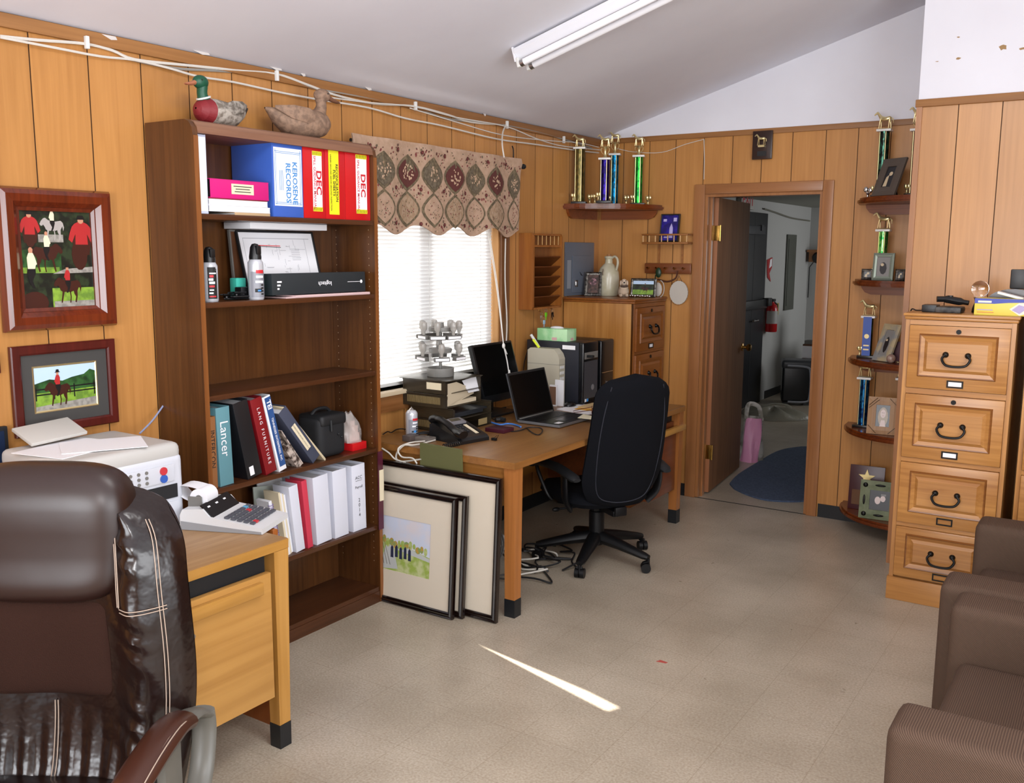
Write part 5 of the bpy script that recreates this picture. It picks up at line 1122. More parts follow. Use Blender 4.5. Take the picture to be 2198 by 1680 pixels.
b = MB(); p = V((u0.x + .02, -1.03, Z0 + hU + .001)); b.tube([p + V((.015, 0, 0)), p + V((-.045, 0, .075))], .009, 8); solo('pen', 'white marker leaning up from the beige power unit', 'pen', b, [WHITEP]); b = MB(); b.tube([p + V((.025, -.016, .0)), p + V((-.018, -.018, .048))], .008, 8); solo('highlighter', 'yellow highlighter lying against the white marker', 'pen', b, [mat('neon yellow', 'D8E82A', .4)])
b = MB(); b.box(.27, .315, -1.1, -1.085, Z0, Z0 + .13); b.box(.29, .35, -1.07, -1.062, Z0, Z0 + .16); b.box(.2705, .3145, -1.1012, -1.1003, Z0 + .01, Z0 + .12, 1); solo('paper_card', 'white cards with brown print propped beside the beige power unit', 'cards', b, [PAPER, mat('brown print', '7A5A48', .6)])
b = MB(); q = [XP(1135, 745, .03), XP(1126, 775, .02), XP(1122, 810, .03), ZP(1120, 845, Z0 + .005)]; b.tube(smooth_path(q), .003, 6); solo('cable', 'black cable running down the wall beside the navy tower', 'cable', b, [BLK6])
# ================================================================ FRAMED PRINTS LEANING ON THE DESK END
DKF = wood('near black moulding', '120A08', '1E100C', 'x', 60, .12, coat=.5)
OFFW = mat('cream mount board', 'CFC4B2', .8)
LEAN = .10
def leaning(label, x0, x1, ytop, h, yfoot, f, mw, art):
    a = math.asin(min(.4, (ytop - yfoot) / h))
    M = frame((x0 + f, yfoot, f * math.cos(a) + .002), (1, -.0, 0), (0, math.sin(a), math.cos(a)))
    M = MX.Translation(V((0, 0, 0))) @ M
    return picture('framed_print', label, M, x1 - x0 - 2 * f, h - 2 * f, [(0, .004), (0, .012), (.004, .016), (.008, .012), (.014, .022), (.02, .016), (f - .003, .02), (f, .014), (f, -.003)], DKF, art, mw, OFFW, None)
WCS = mat('watercolour sky', 'C2C9DA', .6, vary=('CFC9CE', 9, .4, .6)); WCG = mat('watercolour grass', '93A84C', .6, vary=('B9C08A', 26, .4, .6)); WCT = mat('watercolour autumn', 'B98E3C', .6, vary=('7E9456', 60, .4, .6)); WCN = mat('watercolour navy', '232A44', .6); WCP = mat('watercolour path', 'B6BAB8', .6)
def land(b, F, w, h):
    PI_ = PICM; b.rect(F, 0, w, 0, h, 4)
    r = random.Random(3)
    b.shape(F, [(0, 0), (w, 0), (w, h * .38), (w * .6, h * .5), (0, h * .55)], 1, .0003)
    b.shape(F, [(w * .3, h * .48), (w * .6, h * .5), (w, h * .36), (w, h * .3), (w * .5, h * .4)], 9, .0005)
    for k in range(16):
        x = w * (.03 + k * .06); y = h * (.56 - .005 * k) + r.uniform(-.01, .01); b.disc(F, x, y, r.uniform(.008, .017), 7 if k % 3 == 1 else 3 if k % 4 == 2 else 0, .0006 + k * .00001, 8, r.uniform(.012, .024))
    b.shape(F, [(w * .3, h * .45), (w * .42, h * .45), (w * .5, h * .05), (w * .2, 0)], 9, .0006)
    for k in range(5):
        x = w * (.4 + k * .07); y = h * (.36 + .02 * (k % 2)); b.shape(F, [(x - .008, y - .03), (x + .01, y - .03), (x + .008, y + .02), (x, y + .03), (x - .008, y + .018)], 2, .0008); b.disc(F, x, y + .034, .006, 3, .0009, 8)
    for k in range(6): x = w * (.1 + k * .035); b.shape(F, [(x, h * .5), (x + .002, h * .5), (x + .01 + k * .006, h * .1), (x + .007 + k * .006, h * .1)], 8, .0009)
_P = PICM; PICM = [WCG, WCG, WCN, WCT, WCS, HORSEP, SHIRT, WCT, mat('watercolour trunk', '5A5240', .6), WCP, CREAM, PAPER]
XB0 = .035
leaning('large dark framed print at the back of the leaning stack, against the desk end', .19 - .12, .905, -2.552, .668, -2.590, .03, (.1, .17, .12, .1), lambda b, F, w, h: (b.rect(F, 0, w, 0, h, 11), b.rect(F, w * .0, w * .88, h * .25, h * .45, 8, .0004)))
leaning('narrow middle framed print in the leaning stack', XB0 + .06, .748, -2.595, .572, -2.633, .028, (.1, .1, .1, .1), lambda b, F, w, h: (b.rect(F, 0, w, 0, h, 10),))
leaning('front framed print of the leaning stack with a watercolour of riders in a green valley', XB0, .715, -2.630, .567, -2.668, .028, (.12, .12, .13, .12), land)
PICM = _P
b = MB(); b.prism(frame((.425, -2.53, .0005), (1, 0, 0), (0, 0, 1)), [(0, 0), (.262, 0), (.238, .768), (.0, .772)], .018)
solo('display_board', 'olive green board standing between the desk edge and the large framed print', 'board', b, [mat('olive cloth', '5A5A34', .7, bump=(200, .2, .001))])
# ================================================================ BLACK OFFICE CHAIR
FAB = mat('black chair fabric', '0B0C11', .95, spec=.15, bump=(500, .4, .0006)); CPL = mat('chair plastic', '0B0B0D', .45, spec=.3)
M = MX.Translation(V((.85, -1.55, 0))) @ MX.Rotation(math.radians(148), 4, 'Z')
th = T('office_chair', 'black fabric swivel chair with a tall back facing the long desk', 'office chair', M=M)
b = MB(); 
def seatf(u, v):
    a = 2 * PI * u; n = 3.2; c, s_ = math.cos(a), math.sin(a); q = (abs(c) ** n + abs(s_) ** n) ** (-1 / n)
    prof = [(0, .425), (.55, .425), (.92, .435), (1.0, .46), (.99, .485), (.9, .51), (.6, .515), (0, .505)]
    i = v * (len(prof) - 1); k = min(int(i), len(prof) - 2); f = i - k; r = prof[k][0] * (1 - f) + prof[k + 1][0] * f; z = prof[k][1] * (1 - f) + prof[k + 1][1] * f
    return V((.285 * r * q * c + .05, .25 * r * q * s_, z - .085 - (.03 * max(0, c) ** 3 * r if z > .45 else 0)))
b.grid(seatf, 40, 14, wrap=True); th.part('seat', b, FAB)
def backf(front):
    def f(u, v):
        t = 2 * u - 1; z = .35 + .725 * v; hw = .24 * (1 - max(0, (.28 - v) / .28) ** 2 * .45) * (1 - .10 * v) 
        e = min(1, max(0, (1 - v) / .16)); hw *= (1 - (1 - e) ** 2.2) ** .5 if v > .84 else 1
        if v < .06: hw *= (1 - ((.06 - v) / .06) ** 2) ** .5 * .9 + .1
        x0 = -.225 - .16 * v - .02 * math.sin(v * PI); edge = (1 - abs(t) ** 3.5) * min(1, v / .07, (1 - v) / .06 if v > .9 else 1) ** .5
        x = x0 + .05 * t * t * .6 + (edge * .045 if front else -edge * .04) + (.012 * math.sin(PI * v) if front else 0)
        return V((x, hw * t * (1 if not front else -1), z))
    return f
b = MB(); b.grid(backf(True), 24, 26); b.grid(backf(False), 24, 26); bk_ = th.part('backrest', b, FAB)
def onback(t, v, d=.002): p = backf(False)((t + 1) / 2, v); return p + V((-d, 0, 0))
b = MB(); b.tube(smooth_path([onback(-.78, .92), onback(-.8, .7), onback(-.8, .4), onback(-.74, .14), onback(-.4, .07), onback(.4, .07), onback(.74, .14), onback(.8, .4), onback(.8, .7), onback(.78, .92)], 5), .003, 6); th.part('seam_piping', b, mat('seam', '1C1E28', .8), bk_)
b = MB(); b.box(-.24, .05, -.04, .04, .305, .338, b=.01); b.box(-.255, -.235, -.035, .035, .31, .36, b=.008); th.part('back_bracket', b, CPL)
for s in (-1, 1):
    b = MB(); b.tube(smooth_path([(-.12, s * .235, .345), (-.15, s * .275, .40), (-.16, s * .287, .47), (-.155, s * .287, .535)], 4), (.030, .014), 10, up=(0, 1, 0)); a_ = th.part('arm_post', b, CPL); b = MB(); b.tube(smooth_path([(.17, s * .287, .53), (.14, s * .285, .48), (.09, s * .26, .38), (.08, s * .235, .345)], 4), (.011, .011), 8); th.part('arm_strut', b, CPL)
    b = MB(); b.tube(smooth_path([(-.265, s * .27, .53), (-.12, s * .287, .56), (.0, s * .287, .56), (.14, s * .287, .548), (.24, s * .287, .518)], 4), [(.022, .010)] + [(.033, .021)] * 15 + [(.022, .010)], 12, up=(0, 0, 1)); th.part('arm_pad', b, MATTE, a_)
b = MB(); b.cyl((0, 0, .09), .042, .19, n=18, b=.004); b.cyl((0, 0, .28), .028, .025, n=14); b.box(-.09, .09, -.07, .07, .30, .339, b=.01); th.part('column', b, CPL)
b = MB(); b.tube([(.0, .06, .315), (.02, .24, .305)], .006, 8); b.ball((.02, .24, .305), (.012, .025, .012)); th.part('lever', b, CPL)
for k in range(5):
    a = math.radians(-9 + 72 * k); c, s_ = math.cos(a), math.sin(a)
    b = MB(); b.tube([(.02 * c, .02 * s_, .135), (.15 * c, .15 * s_, .115), (.30 * c, .30 * s_, .084), (.33 * c, .33 * s_, .08)], [(.044, .036), (.036, .028), (.027, .02), (.018, .014)], 10, up=(0, 0, 1)); ar = th.part('base_arm', b, CPL)
    q = a + .6 * (k - 2); cx_, cy_ = .33 * c, .33 * s_
    b = MB()
    for o_ in (-.014, .014):
        ctr = V((cx_ - .014 * math.cos(q) - o_ * math.sin(q), cy_ - .014 * math.sin(q) + o_ * math.cos(q), .0265)); ax = V((-math.sin(q), math.cos(q), 0)); b.tube([ctr - ax * .011, ctr + ax * .011], .0262, 14)
    b.tube([(cx_, cy_, .03), (cx_, cy_, .075)], .007, 8); b.tube([(cx_ - .03 * math.cos(q), cy_ - .03 * math.sin(q), .05), (cx_, cy_, .06)], [(.012, .008), (.02, .008)], 8, up=(0, 0, 1)); th.part('caster', b, CPL, ar)
# --- tangle of cables on the floor under the desk
r = random.Random(9)
for k, (m, lb) in enumerate(((BLK6, 'black cable snaking over the floor under the desk, next to the desk leg'), (BLK6, 'black cable looped on the floor under the desk behind the chair base'), (mat('grey floor cable', '4A4744', .5), 'dark grey cable winding under the desk toward the wall'), (BLK6, 'thin black cord crossing the floor beneath the seat of the office chair'), (WC, 'white cable lying on the floor under the desk'), (BLK6, 'black cable bunched on the floor behind the chair column'), (BLK6, 'black cable trailing furthest toward the wall under the desk'), (BLK6, 'black cable curling back toward the framed prints under the desk'))):
    b = MB(); x, y = .45 + .05 * k, -2.25 + .06 * k; q = []
    for i in range(12): q.append(V((x, y, .008 + .03 * r.random() * (i % 3 == 1)))); x += r.uniform(-.16, .17); y += r.uniform(-.05, .14); x = min(max(x, .2), .85)
    b.tube(smooth_path(q, 4), .005, 6); solo('floor_cable', lb, 'cable', b, [m], 'cables on the floor under the desk')
b = MB()
for k in range(7): b.tube([(.42 + (.10 + .004 * (k % 3)) * math.cos(a), -2.02 + .05 * math.sin(a) + .012 * k - .03, .14 + .1 * math.sin(a)) for a in [i * PI / 12 for i in range(24)]], .005, 6, closed=True)
b.v = [v + V((0, 0, .1 - .134)) for v in b.v]
solo('cable_coil', 'coil of dark cable leaning under the near end of the desk', 'cable', b, [mat('grey floor cable', '4A4744', .5)])
b = MB(); b.box(.28, .4, -1.72, -1.62, .0, .05, b=.006); b.box(.3, .38, -1.715, -1.7, .0501, .09); solo('power_adapter', 'white power brick standing on the floor behind the chair column', 'adapter', b, [WHITEP])
# ================================================================ OAK FILING CABINETS
def cabinet(label, M, W, D, H, zs, dark=False, group=None):
    """Four-drawer oak cabinet, front towards -y; zs = [(bottom, top) of each drawer from the top down]."""
    th = T('filing_cabinet', label, 'filing cabinet', M=M, group=group)
    x = W / 2; sfx = ' dark' if dark else ''
    A = ('6E3C16', '8A5222') if dark else ('93602F', 'B98448')  # dark: shade of a front turned from the flash, painted as darker oak
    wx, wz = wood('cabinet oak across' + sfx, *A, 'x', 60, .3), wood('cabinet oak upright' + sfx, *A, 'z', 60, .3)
    sidew = wood('cabinet side oak', '94602A', 'BE8A4C', 'z', 34, .3)
    b = MB(); b.box(-x, -x + .02, -D / 2 + .004, D / 2, 0, H - .03); b.box(x - .02, x, -D / 2 + .004, D / 2, 0, H - .03); b.box(-x + .0205, x - .0205, -D / 2 + .02, D / 2, .02, H - .035); th.part('case', b, sidew)
    b = MB(); b.box(-x - .012, x + .012, -D / 2 - .012, D / 2, H - .014, H, b=.005); b.box(-x - .006, x + .006, -D / 2 - .006, D / 2, H - .0295, H - .0145, b=.005); th.part('top', b, wx)
    b = MB(); b.box(-x - .008, x + .008, -D / 2 - .01, D / 2, 0, zs[-1][0] - .012, b=.004); th.part('plinth', b, wx)
    b = MB(); b.box(-x, -x + .018, -D / 2 - .0005, -D / 2 + .0195, zs[-1][0] - .011, H - .03); b.box(x - .018, x, -D / 2 - .0005, -D / 2 + .0195, zs[-1][0] - .011, H - .03)
    th.part('face_frame', b, wz)
    for k, (z0, z1) in enumerate(zs):
        b = MB(); b.box(-x + .0185, x - .0185, -D / 2, -D / 2 + .019, z1 + .002, (zs[k - 1][0] - .002) if k else H - .031); th.part('rail', b, wx)
    for k, (z0, z1) in enumerate(zs):
        h = z1 - z0; y = -D / 2; xw = x - .02
        b = MB(); b.box(-xw, xw, y - .012, y + .018, z0, z1, b=.005); dr = th.part('drawer', b, wx)
        # raised field inside a routed border
        zb, zt, xe = z0 + h * .22, z1 - h * .16, xw - .055
        b = MB(); F = frame((0, y - .0122, 0), (1, 0, 0), (0, 0, 1))
        b.add([F @ V(p) for p in ((-xe, zb, 0), (xe, zb, 0), (xe, zt, 0), (-xe, zt, 0), (-xe + .016, zb + .016, -.006), (xe - .016, zb + .016, -.006), (xe - .016, zt - .016, -.006), (-xe + .016, zt - .016, -.006), (-xe + .03, zb + .03, .004), (xe - .03, zb + .03, .004), (xe - .03, zt - .03, .004), (-xe + .03, zt - .03, .004))],
              [(i, (i + 1) % 4, 4 + (i + 1) % 4, 4 + i) for i in range(4)] + [(4 + i, 4 + (i + 1) % 4, 8 + (i + 1) % 4, 8 + i) for i in range(4)] + [(8, 9, 10, 11)])
        for q in list(range(len(b.v))): b.v[q] = b.v[q] + V((0, -.0065, 0))
        th.part('raised_panel', b, wx, dr)
        b = MB(); ring(b, 2 * xe, zt - zb, 0, [(-.0, .0), (.0, .007), (.005, .008), (.009, .0)]); b.v = [F @ (v + V((-xe, zb, .0003))) for v in b.v]; th.part('bead', b, wood('dark glazed oak', '6A3C16', '8A5526', 'x', 60, .3), dr)
        zc = z0 + h * .56; hwp = .047; yb_ = y - .024
        b = MB()
        for s in (-1, 1): b.lathe([(.0, .018), (.008, .016), (.012, .010), (.014, .004), (.014, 0)], M=frame((s * hwp, yb_ + .0045, zc), (1, 0, 0), (0, 0, 1)), n=12)
        b.tube(smooth_path([(-hwp, yb_ - .014, zc), (-hwp - .012, yb_ - .018, zc - .018), (-hwp + .002, yb_ - .024, zc - .042), (-.02, yb_ - .026, zc - .05), (.02, yb_ - .026, zc - .05), (hwp - .002, yb_ - .024, zc - .042), (hwp + .012, yb_ - .018, zc - .018), (hwp, yb_ - .014, zc)], 4), .0058, 8); th.part('pull', b, IRON, dr)
        zl = z0 + h * .10; b = MB()
        ring(b, .058, .022, 0, [(0, .001), (0, .004), (.006, .004), (.006, 0)]); b.v = [F @ (v + V((-.029, zl - .011, .0005))) for v in b.v]; lh = th.part('label_holder', b, IRON, dr)
        if k < 2: b = MB(); b.rect(F, -.028, .028, zl - .01, zl + .01, 0, .0012); th.part('card', b, LAB, lh)
        if k < 2: b = MB(); b.cyl((0, 0, 0), .011, .004, n=14, M=F @ MX.Translation(V((0, z1 - h * .08, .0004)))); th.part('lock', b, IRON, dr)
    return th
FY = -1.25
def fz(v, u=1950): return YP(u, v, FY).z
HC = 1.40
zs = [(1.05, 1.345), (.715, 1.02), (.395, .69), (.125, .372)]
FX0, FX1 = 2.312, 2.775
cabR = cabinet('honey oak four drawer filing cabinet carrying the telephone and yellow box', MX.Translation(V(((FX0 + FX1) / 2, FY + .27, 0))), FX1 - FX0, .54, HC, zs)
dup(cabR, MX.Translation(V(((FX0 + FX1) / 2 + .51, FY + .275, 0))), 'oak filing cabinet cut by the view, standing behind the brown armchairs')
zsk = [(1.03, 1.315), (.72, 1.01), (.41, .70), (.11, .39)]
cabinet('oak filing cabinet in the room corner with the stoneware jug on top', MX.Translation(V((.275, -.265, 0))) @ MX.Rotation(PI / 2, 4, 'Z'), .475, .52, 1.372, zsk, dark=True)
KZT = 1.373
# ================================================================ THINGS ON THE CORNER CABINET
jp = YP(1304, 634, -.17)
th = T('stoneware_jug', 'grey stoneware jug with a cork and loop handle on the corner filing cabinet', 'jug', (jp.x, -.16, KZT))
JUG = mat('grey salt glaze', 'BDB7A2', .25, vary=('AFA88E', 14, .4, .65))
b = MB(); b.lathe([(0, 0), (.062, 0), (.068, .01), (.072, .05), (.074, .12), (.070, .16), (.058, .19), (.038, .212), (.027, .222), (.025, .25), (.030, .256), (.030, .268), (.024, .271), (0, .271)], n=28); jb = th.part('body', b, JUG)
b = MB(); b.tube(smooth_path([(.02, 0, .255), (.05, -.012, .268), (.075, -.02, .25), (.078, -.02, .215), (.066, -.016, .175)], 5), .0085, 10); th.part('handle', b, JUG)
b = MB(); b.cyl((0, 0, .2712), .014, .012, n=12); th.part('cork', b, mat('cork', '9A6B44', .8))
b = MB(); b.tube([(-.01, -.066, .185), (-.008, -.064, .155), (-.006, -.0715, .14)], [.005, .008, .003], 8); th.part('glaze_spot', b, mat('brown glaze', '5A4428', .3), jb)
def stand_frame(name, label, cat, p, w, h, rz, lean, rim, fm, art, depth=.012, strut=True, mats=None, ornate=None, thk=None):
    """A photo frame standing on a surface: p is the middle of its lower edge, rz turns its face (0 faces -y)."""
    M = MX.Translation(V(p)) @ MX.Rotation(rz, 4, 'Z') @ MX.Rotation(-lean, 4, 'X')
    th = T(name, label, cat, M=M)
    def loc(x, z, d=0): return V((x - w / 2, -d, z))
    F = frame((-w / 2, -depth, 0), (1, 0, 0), (0, 0, 1))
    b = MB(); ring(b, w - 2 * rim, h - 2 * rim, 0, [(-.001, -.006), (0, .003), (rim * .5, .005), (rim, .001), (rim, -depth)]); b.v = [F @ (v + V((rim, rim, 0))) for v in b.v]; fo = th.part('frame', b, fm)
    b = MB(); b.box(-w / 2 + .002, w / 2 - .002, -depth + .003, -.0005, .002, h - .002); th.part('back', b, MATTE)
    b = MB(); art(b, F @ MX.Translation(V((rim, rim, -.0022))), w - 2 * rim, h - 2 * rim); th.part('photograph', b, mats or PICM)
    if strut: b = MB(); b.tube([(0, .0, h * .6), (0, h * .6 * math.tan(lean) * 1.2 + .05, .003 + math.sin(lean) * .05)], (.012, .0025), 6, up=(0, 1, 0)); th.part('strut', b, MATTE)
    return th, fo, F
PEW = mat('pewter', '6E6A64', .3, .8, vary=('3A3734', 60, .4, .6), bump=(90, .6, .002))
PINKP = [mat('photo pink', 'B08088', .4, vary=('4A3238', 60, .4, .6)), mat('photo brown', '5A4038', .4, vary=('2E211C', 50, .4, .6))]
def pets(b, F, w, h): b.rect(F, 0, w, 0, h, 1); b.disc(F, w * .5, h * .62, w * .33, 0, .0006, 10); b.disc(F, w * .35, h * .68, w * .14, 1, .0009, 8); b.disc(F, w * .62, h * .66, w * .16, 0, .0009, 8)
p = YP(1272, 634, -.28); stand_frame('photo_frame', 'ornate pewter frame leaning left of the stoneware jug', 'photo frame', (p.x, -.28, KZT), .115, .165, .35, .30, .02, PEW, pets, mats=PINKP)
def rideblue(b, F, w, h): b.rect(F, 0, w, 0, h, 4); b.rect(F, 0, w, h * .35, h * .75, 8, .0003); b.rect(F, 0, w, 0, h * .35, 1, .0004); rider(b, F, w * .4, h * .1, h * .55, 5, 2, 2, 1, .0008)
p = YP(1380, 634, -.2); stand_frame('photo_frame', 'silver frame with a horse rider photo right of the dog figurine', 'photo frame', (p.x, -.20, KZT), .175, .125, .18, .22, .016, PEW, rideblue)
b = MB()
for i in range(9): b.ball((p.x - .075 + i * .018, -.24 - .003 * (i % 3), KZT + .009 + .002 * (i % 2)), (.011, .01, .009), 8)
solo('figurine_row', 'row of small silver ornaments along the foot of the horse rider frame', 'ornament', b, [SILVER])
p = YP(1337, 634, -.27)
th = T('dog_figurine', 'cream spaniel figurine sitting between the jug and the silver frame', 'figurine', (p.x, -.26, KZT), math.radians(-60))
CRM = mat('cream figurine', 'C9B49E', .5, bump=(120, .4, .002)); b = MB(); b.tube(smooth_path([(-.04, 0, .018), (-.015, 0, .035), (.01, 0, .06), (.018, 0, .085)], 4), [(.018, .012)] + [(.036, .032)] * 6 + [(.03, .028)] * 3 + [(.022, .02)] * 3, 12); b.ball((.026, 0, .1), (.022, .02, .022), 12); b.ball((.03, .02, .012), (.03, .012, .012)); b.ball((.03, -.02, .012), (.03, .012, .012)); th.part('body', b, CRM)
b = MB(); b.ball((.02, .022, .092), (.012, .007, .02)); b.ball((.02, -.022, .092), (.012, .007, .02)); th.part('ears', b, CRM)
b = MB(); b.ball((.05, 0, .098), (.006, .006, .005)); b.ball((.044, .009, .108), .003); b.ball((.044, -.009, .108), .003); th.part('nose_and_eyes', b, INK)
b = MB(); b.tube([(.042, -.022, .075), (.05, 0, .072), (.042, .022, .075)], .008, 8); th.part('toy_in_mouth', b, mat('dark toy', '4A3A30', .5))
p = YP(1406, 634, -.1); b = MB(); b.tube([(p.x + .035 + .03 * math.cos(a), -.1, KZT + .055 + .055 * math.sin(a)) for a in [i * .25 - 1.5 for i in range(13)]], .003, 6); b.ball((p.x + .02, -.1, KZT + .05), (.03, .012, .048)); solo('wire_ornament', 'pale round ornament in a dark wire hoop behind the silver frame', 'ornament', b, [mat('pale felt', 'B4ACA4', .8), IRON])
# ================================================================ ON THE WALLS NEAR THE CORNER
# letter rack with slanting slots
ry0, ry1 = XP(1143, 500, .1).y, XP(1206, 500, .1).y; rz0, rz1 = 1.315, 1.785
RK = wood('letter rack oak', '7A4418', '9C622C', 'z', 60, .3); RKD = wood('letter rack dark slot', '4E280E', '67381A', 'y', 60, .35)
th = T('letter_rack', 'wooden wall rack with slanting letter slots and keys hanging beneath', 'letter rack', (.05, (ry0 + ry1) / 2, rz0), w=True)
for y in (ry0, ry1 - .014):
    b = MB(); b.prism(frame((0, y, 0), (1, 0, 0), (0, 0, 1)), [(.002, rz0), (.10, rz0), (.108, rz0 + .02), (.108, rz1 - .02), (.095, rz1), (.002, rz1)], -.014); th.part('side', b, RK)
b = MB(); b.box(.002, .008, ry0 + .0145, ry1 - .0145, rz0 + .01, rz1 - .005); th.part('back', b, RK)
b = MB(); b.box(.009, .1, ry0 + .0145, ry1 - .0145, rz1 - .014, rz1 - .002); th.part('top_rail', b, RK)
b = MB(); b.box(.009, .1, ry0 + .0145, ry1 - .0145, rz1 - .085, rz1 - .072); th.part('shelf', b, RK)
for k in range(7):
    y = ry0 + .03 + k * (ry1 - ry0 - .06) / 6; b = MB(); b.tube([(.092, y, rz1 - .0715), (.092, y, rz1 - .0145)], .0028, 6); th.part('spindle', b, mat('pale spindle', 'C49A64', .4))
for k in range(5):
    z = rz1 - .155 - k * .062; b = MB(); b.prism(frame((0, ry0 + .0148, 0), (1, 0, 0), (0, 0, 1)), [(.012, z - .055), (.1, z + .014), (.104, z + .008), (.016, z - .062)], -(ry1 - ry0 - .0296)); th.part('slot', b, RKD)
b = MB(); b.box(.01, .1, ry0 + .0148, ry1 - .0148, rz0, rz0 + .012); th.part('bottom', b, RK)
for i, (u, v, m, lb) in enumerate(((1162, 678, SILVER, 'bunch of plain silver keys under the letter rack, leftmost'), (1172, 672, mat('lime tag', '6CC81E', .4), 'key with a lime green tag under the letter rack'), (1168, 688, mat('pale blue tag', '9CC0D8', .4), 'key with a pale blue tag hanging lowest under the letter rack'), (1186, 672, IRON, 'dark key bunch under the right end of the letter rack'))):
    p = XP(u, v, .07); th = T('key_bunch', lb, 'keys', (p.x, p.y, p.z - .03))
    b = MB(); b.tube([(0, .011 * math.cos(a), .045 + .014 * math.sin(a)) for a in [j * PI / 5 for j in range(10)]], .0015, 5, closed=True); th.part('key_ring', b, SILVER)
    b = MB(); b.box(-.003, .003, -.011, .011, .008, .034, b=.002); b.box(-.001, .001, -.004, .004, -.012, .0079); th.part('key_head', b, m)
    if i == 3:
        for j in range(5): b = MB(); b.tube([(0, 0, .035), (.008 * math.cos(j), -.025 + j * .013, .002)], (.005, .0015), 6); th.part('key', b, SILVER if j % 2 else IRON)
    b = MB(); b.tube([(-.02, 0, .061 + 0.0), (0, 0, .058)], .0018, 5); b.tube([(-.02, 0, .061), (-.02, 0, rz0 - p.z + .03 - .0005)], .0018, 5); th.part('hook', b, BRASS)
# electrical panel
ey0, ey1, ez0, ez1 = XP(1211, 520, 0).y, XP(1272, 525, 0).y, 1.376, 1.735
GREYE = mat('grey enamel panel', '5E6672', .4)
th = T('electrical_panel', 'grey metal breaker panel on the wall behind the stoneware jug', 'breaker panel', (.01, (ey0 + ey1) / 2, ez0), w=True)
b = MB(); b.box(.001, .014, ey0, ey1, ez0, ez1, b=.004); ec = th.part('cover', b, GREYE)
b = MB(); b.box(.0145, .02, ey0 + .085, ey1 - .05, ez0 + .02, ez1 - .09, b=.004); do_ = th.part('door', b, GREYE); b = MB(); b.box(.0205, .026, ey0 + .11, ey0 + .15, ez0 + .06, ez0 + .105, b=.003); b.box(.0262, .029, ey0 + .12, ey0 + .14, ez0 + .07, ez0 + .095); th.part('latch', b, SILVER, do_)
b = MB(); b.box(.0145, .0152, ey0 + .02, ey0 + .07, ez0 + .05, ez0 + .24); th.part('sticker', b, mat('pale grey sticker', '8A9098', .5), ec)
b = MB(); b.prism(frame((.0205, 0, 0), (0, 1, 0), (0, 0, 1)), [(ey0 + .18, ez0 + .16), (ey0 + .225, ez0 + .13), (ey0 + .2, ez0 + .137)], .002); th.part('black_mark', b, INK, do_)
# shelf builders
def quarter(c, r, sx, a0=0, n=20): return [(c[0], c[1])] + [(c[0] + sx * r * math.cos(PI / 2 * i / n), c[1] - r * math.sin(PI / 2 * i / n)) for i in range(n + 1)]
def corner_shelf(label, c, r, sx, z, under=True, group=None):
    th = T('corner_shelf', label, 'shelf', (c[0], c[1], z), w=True, group=group)
    b = MB(); b.prism(I4, quarter(c, r, sx), z, h0=z - .012); b.prism(I4, quarter(c, r + .012, sx), z - .0122, h0=z - .026); b.prism(I4, quarter(c, r + .004, sx), z - .0262, h0=z - .034); th.part('board', b, SHELFW)
    if under:
        b = MB(); pts = [(sx * .03, 0), (sx * .03, -.058), (sx * (r - .09), -.058), (sx * (r - .055), -.045), (sx * (r - .035), -.02), (sx * (r - .03), 0)]
        b.prism(frame((c[0], c[1] - .0005, z - .0345), (1, 0, 0), (0, 0, 1)), pts, .018); th.part('bracket', b, wood('cherry bracket', '6A3312', '8A4A20', 'x', 60, .3))
        b = MB(); pts = [(-.05, 0), (-.05, -.058), (-r + .09, -.058), (-r + .055, -.045), (-r + .035, -.02), (-r + .03, 0)]
        b.prism(frame((c[0] + (.0005 if sx > 0 else -.0185), c[1], z - .0345), (0, 1, 0), (0, 0, 1)), pts, .018); th.part('bracket', b, wood('cherry bracket', '6A3312', '8A4A20', 'x', 60, .3))
    return th
ZCS = 1.985
corner_shelf('dark cherry corner shelf high in the room corner under four tall trophies', (.0005, -.013), .485, 1, ZCS)
# --- trophies
def horse_fig(b, p, s, rz, mi=0):
    M = MX.Translation(V(p)) @ MX.Rotation(rz, 4, 'Z') @ MX.Scale(s, 4)
    def tb(pts, rs, n=8): 
        k = len(b.v); b.tube(pts, rs, n, mi); b.v[k:] = [M @ v for v in b.v[k:]]
    tb([(-.36, 0, .62), (-.28, 0, .64), (0, 0, .62), (.24, 0, .66), (.34, 0, .7)], [.1, .15, .13, .15, .1]); tb([(.27, 0, .7), (.42, 0, .9), (.5, 0, 1.04)], [.12, .085, .065]); tb([(.48, 0, 1.06), (.6, 0, .98), (.72, 0, .88)], [.07, .065, .04])
    tb([(-.38, 0, .66), (-.5, 0, .56), (-.52, 0, .3)], [.035, .04, .015])
    for x, y, dx in ((.28, .07, .1), (.28, -.07, -.02), (-.3, .07, .05), (-.3, -.07, -.08)): tb([(x, y, .58), (x + dx * .6, y, .3), (x + dx, y, .0)], [.07, .038, .03], 6)
    tb([(-.45, 0, -.02), (.45, 0, -.02)], [.03, .03], 6)
FOIL = {}
def foil(name, c, c2):
    return mat('foil ' + name, c, .22, .85, vary=(c2, (60, 60, 34), .45, .55))
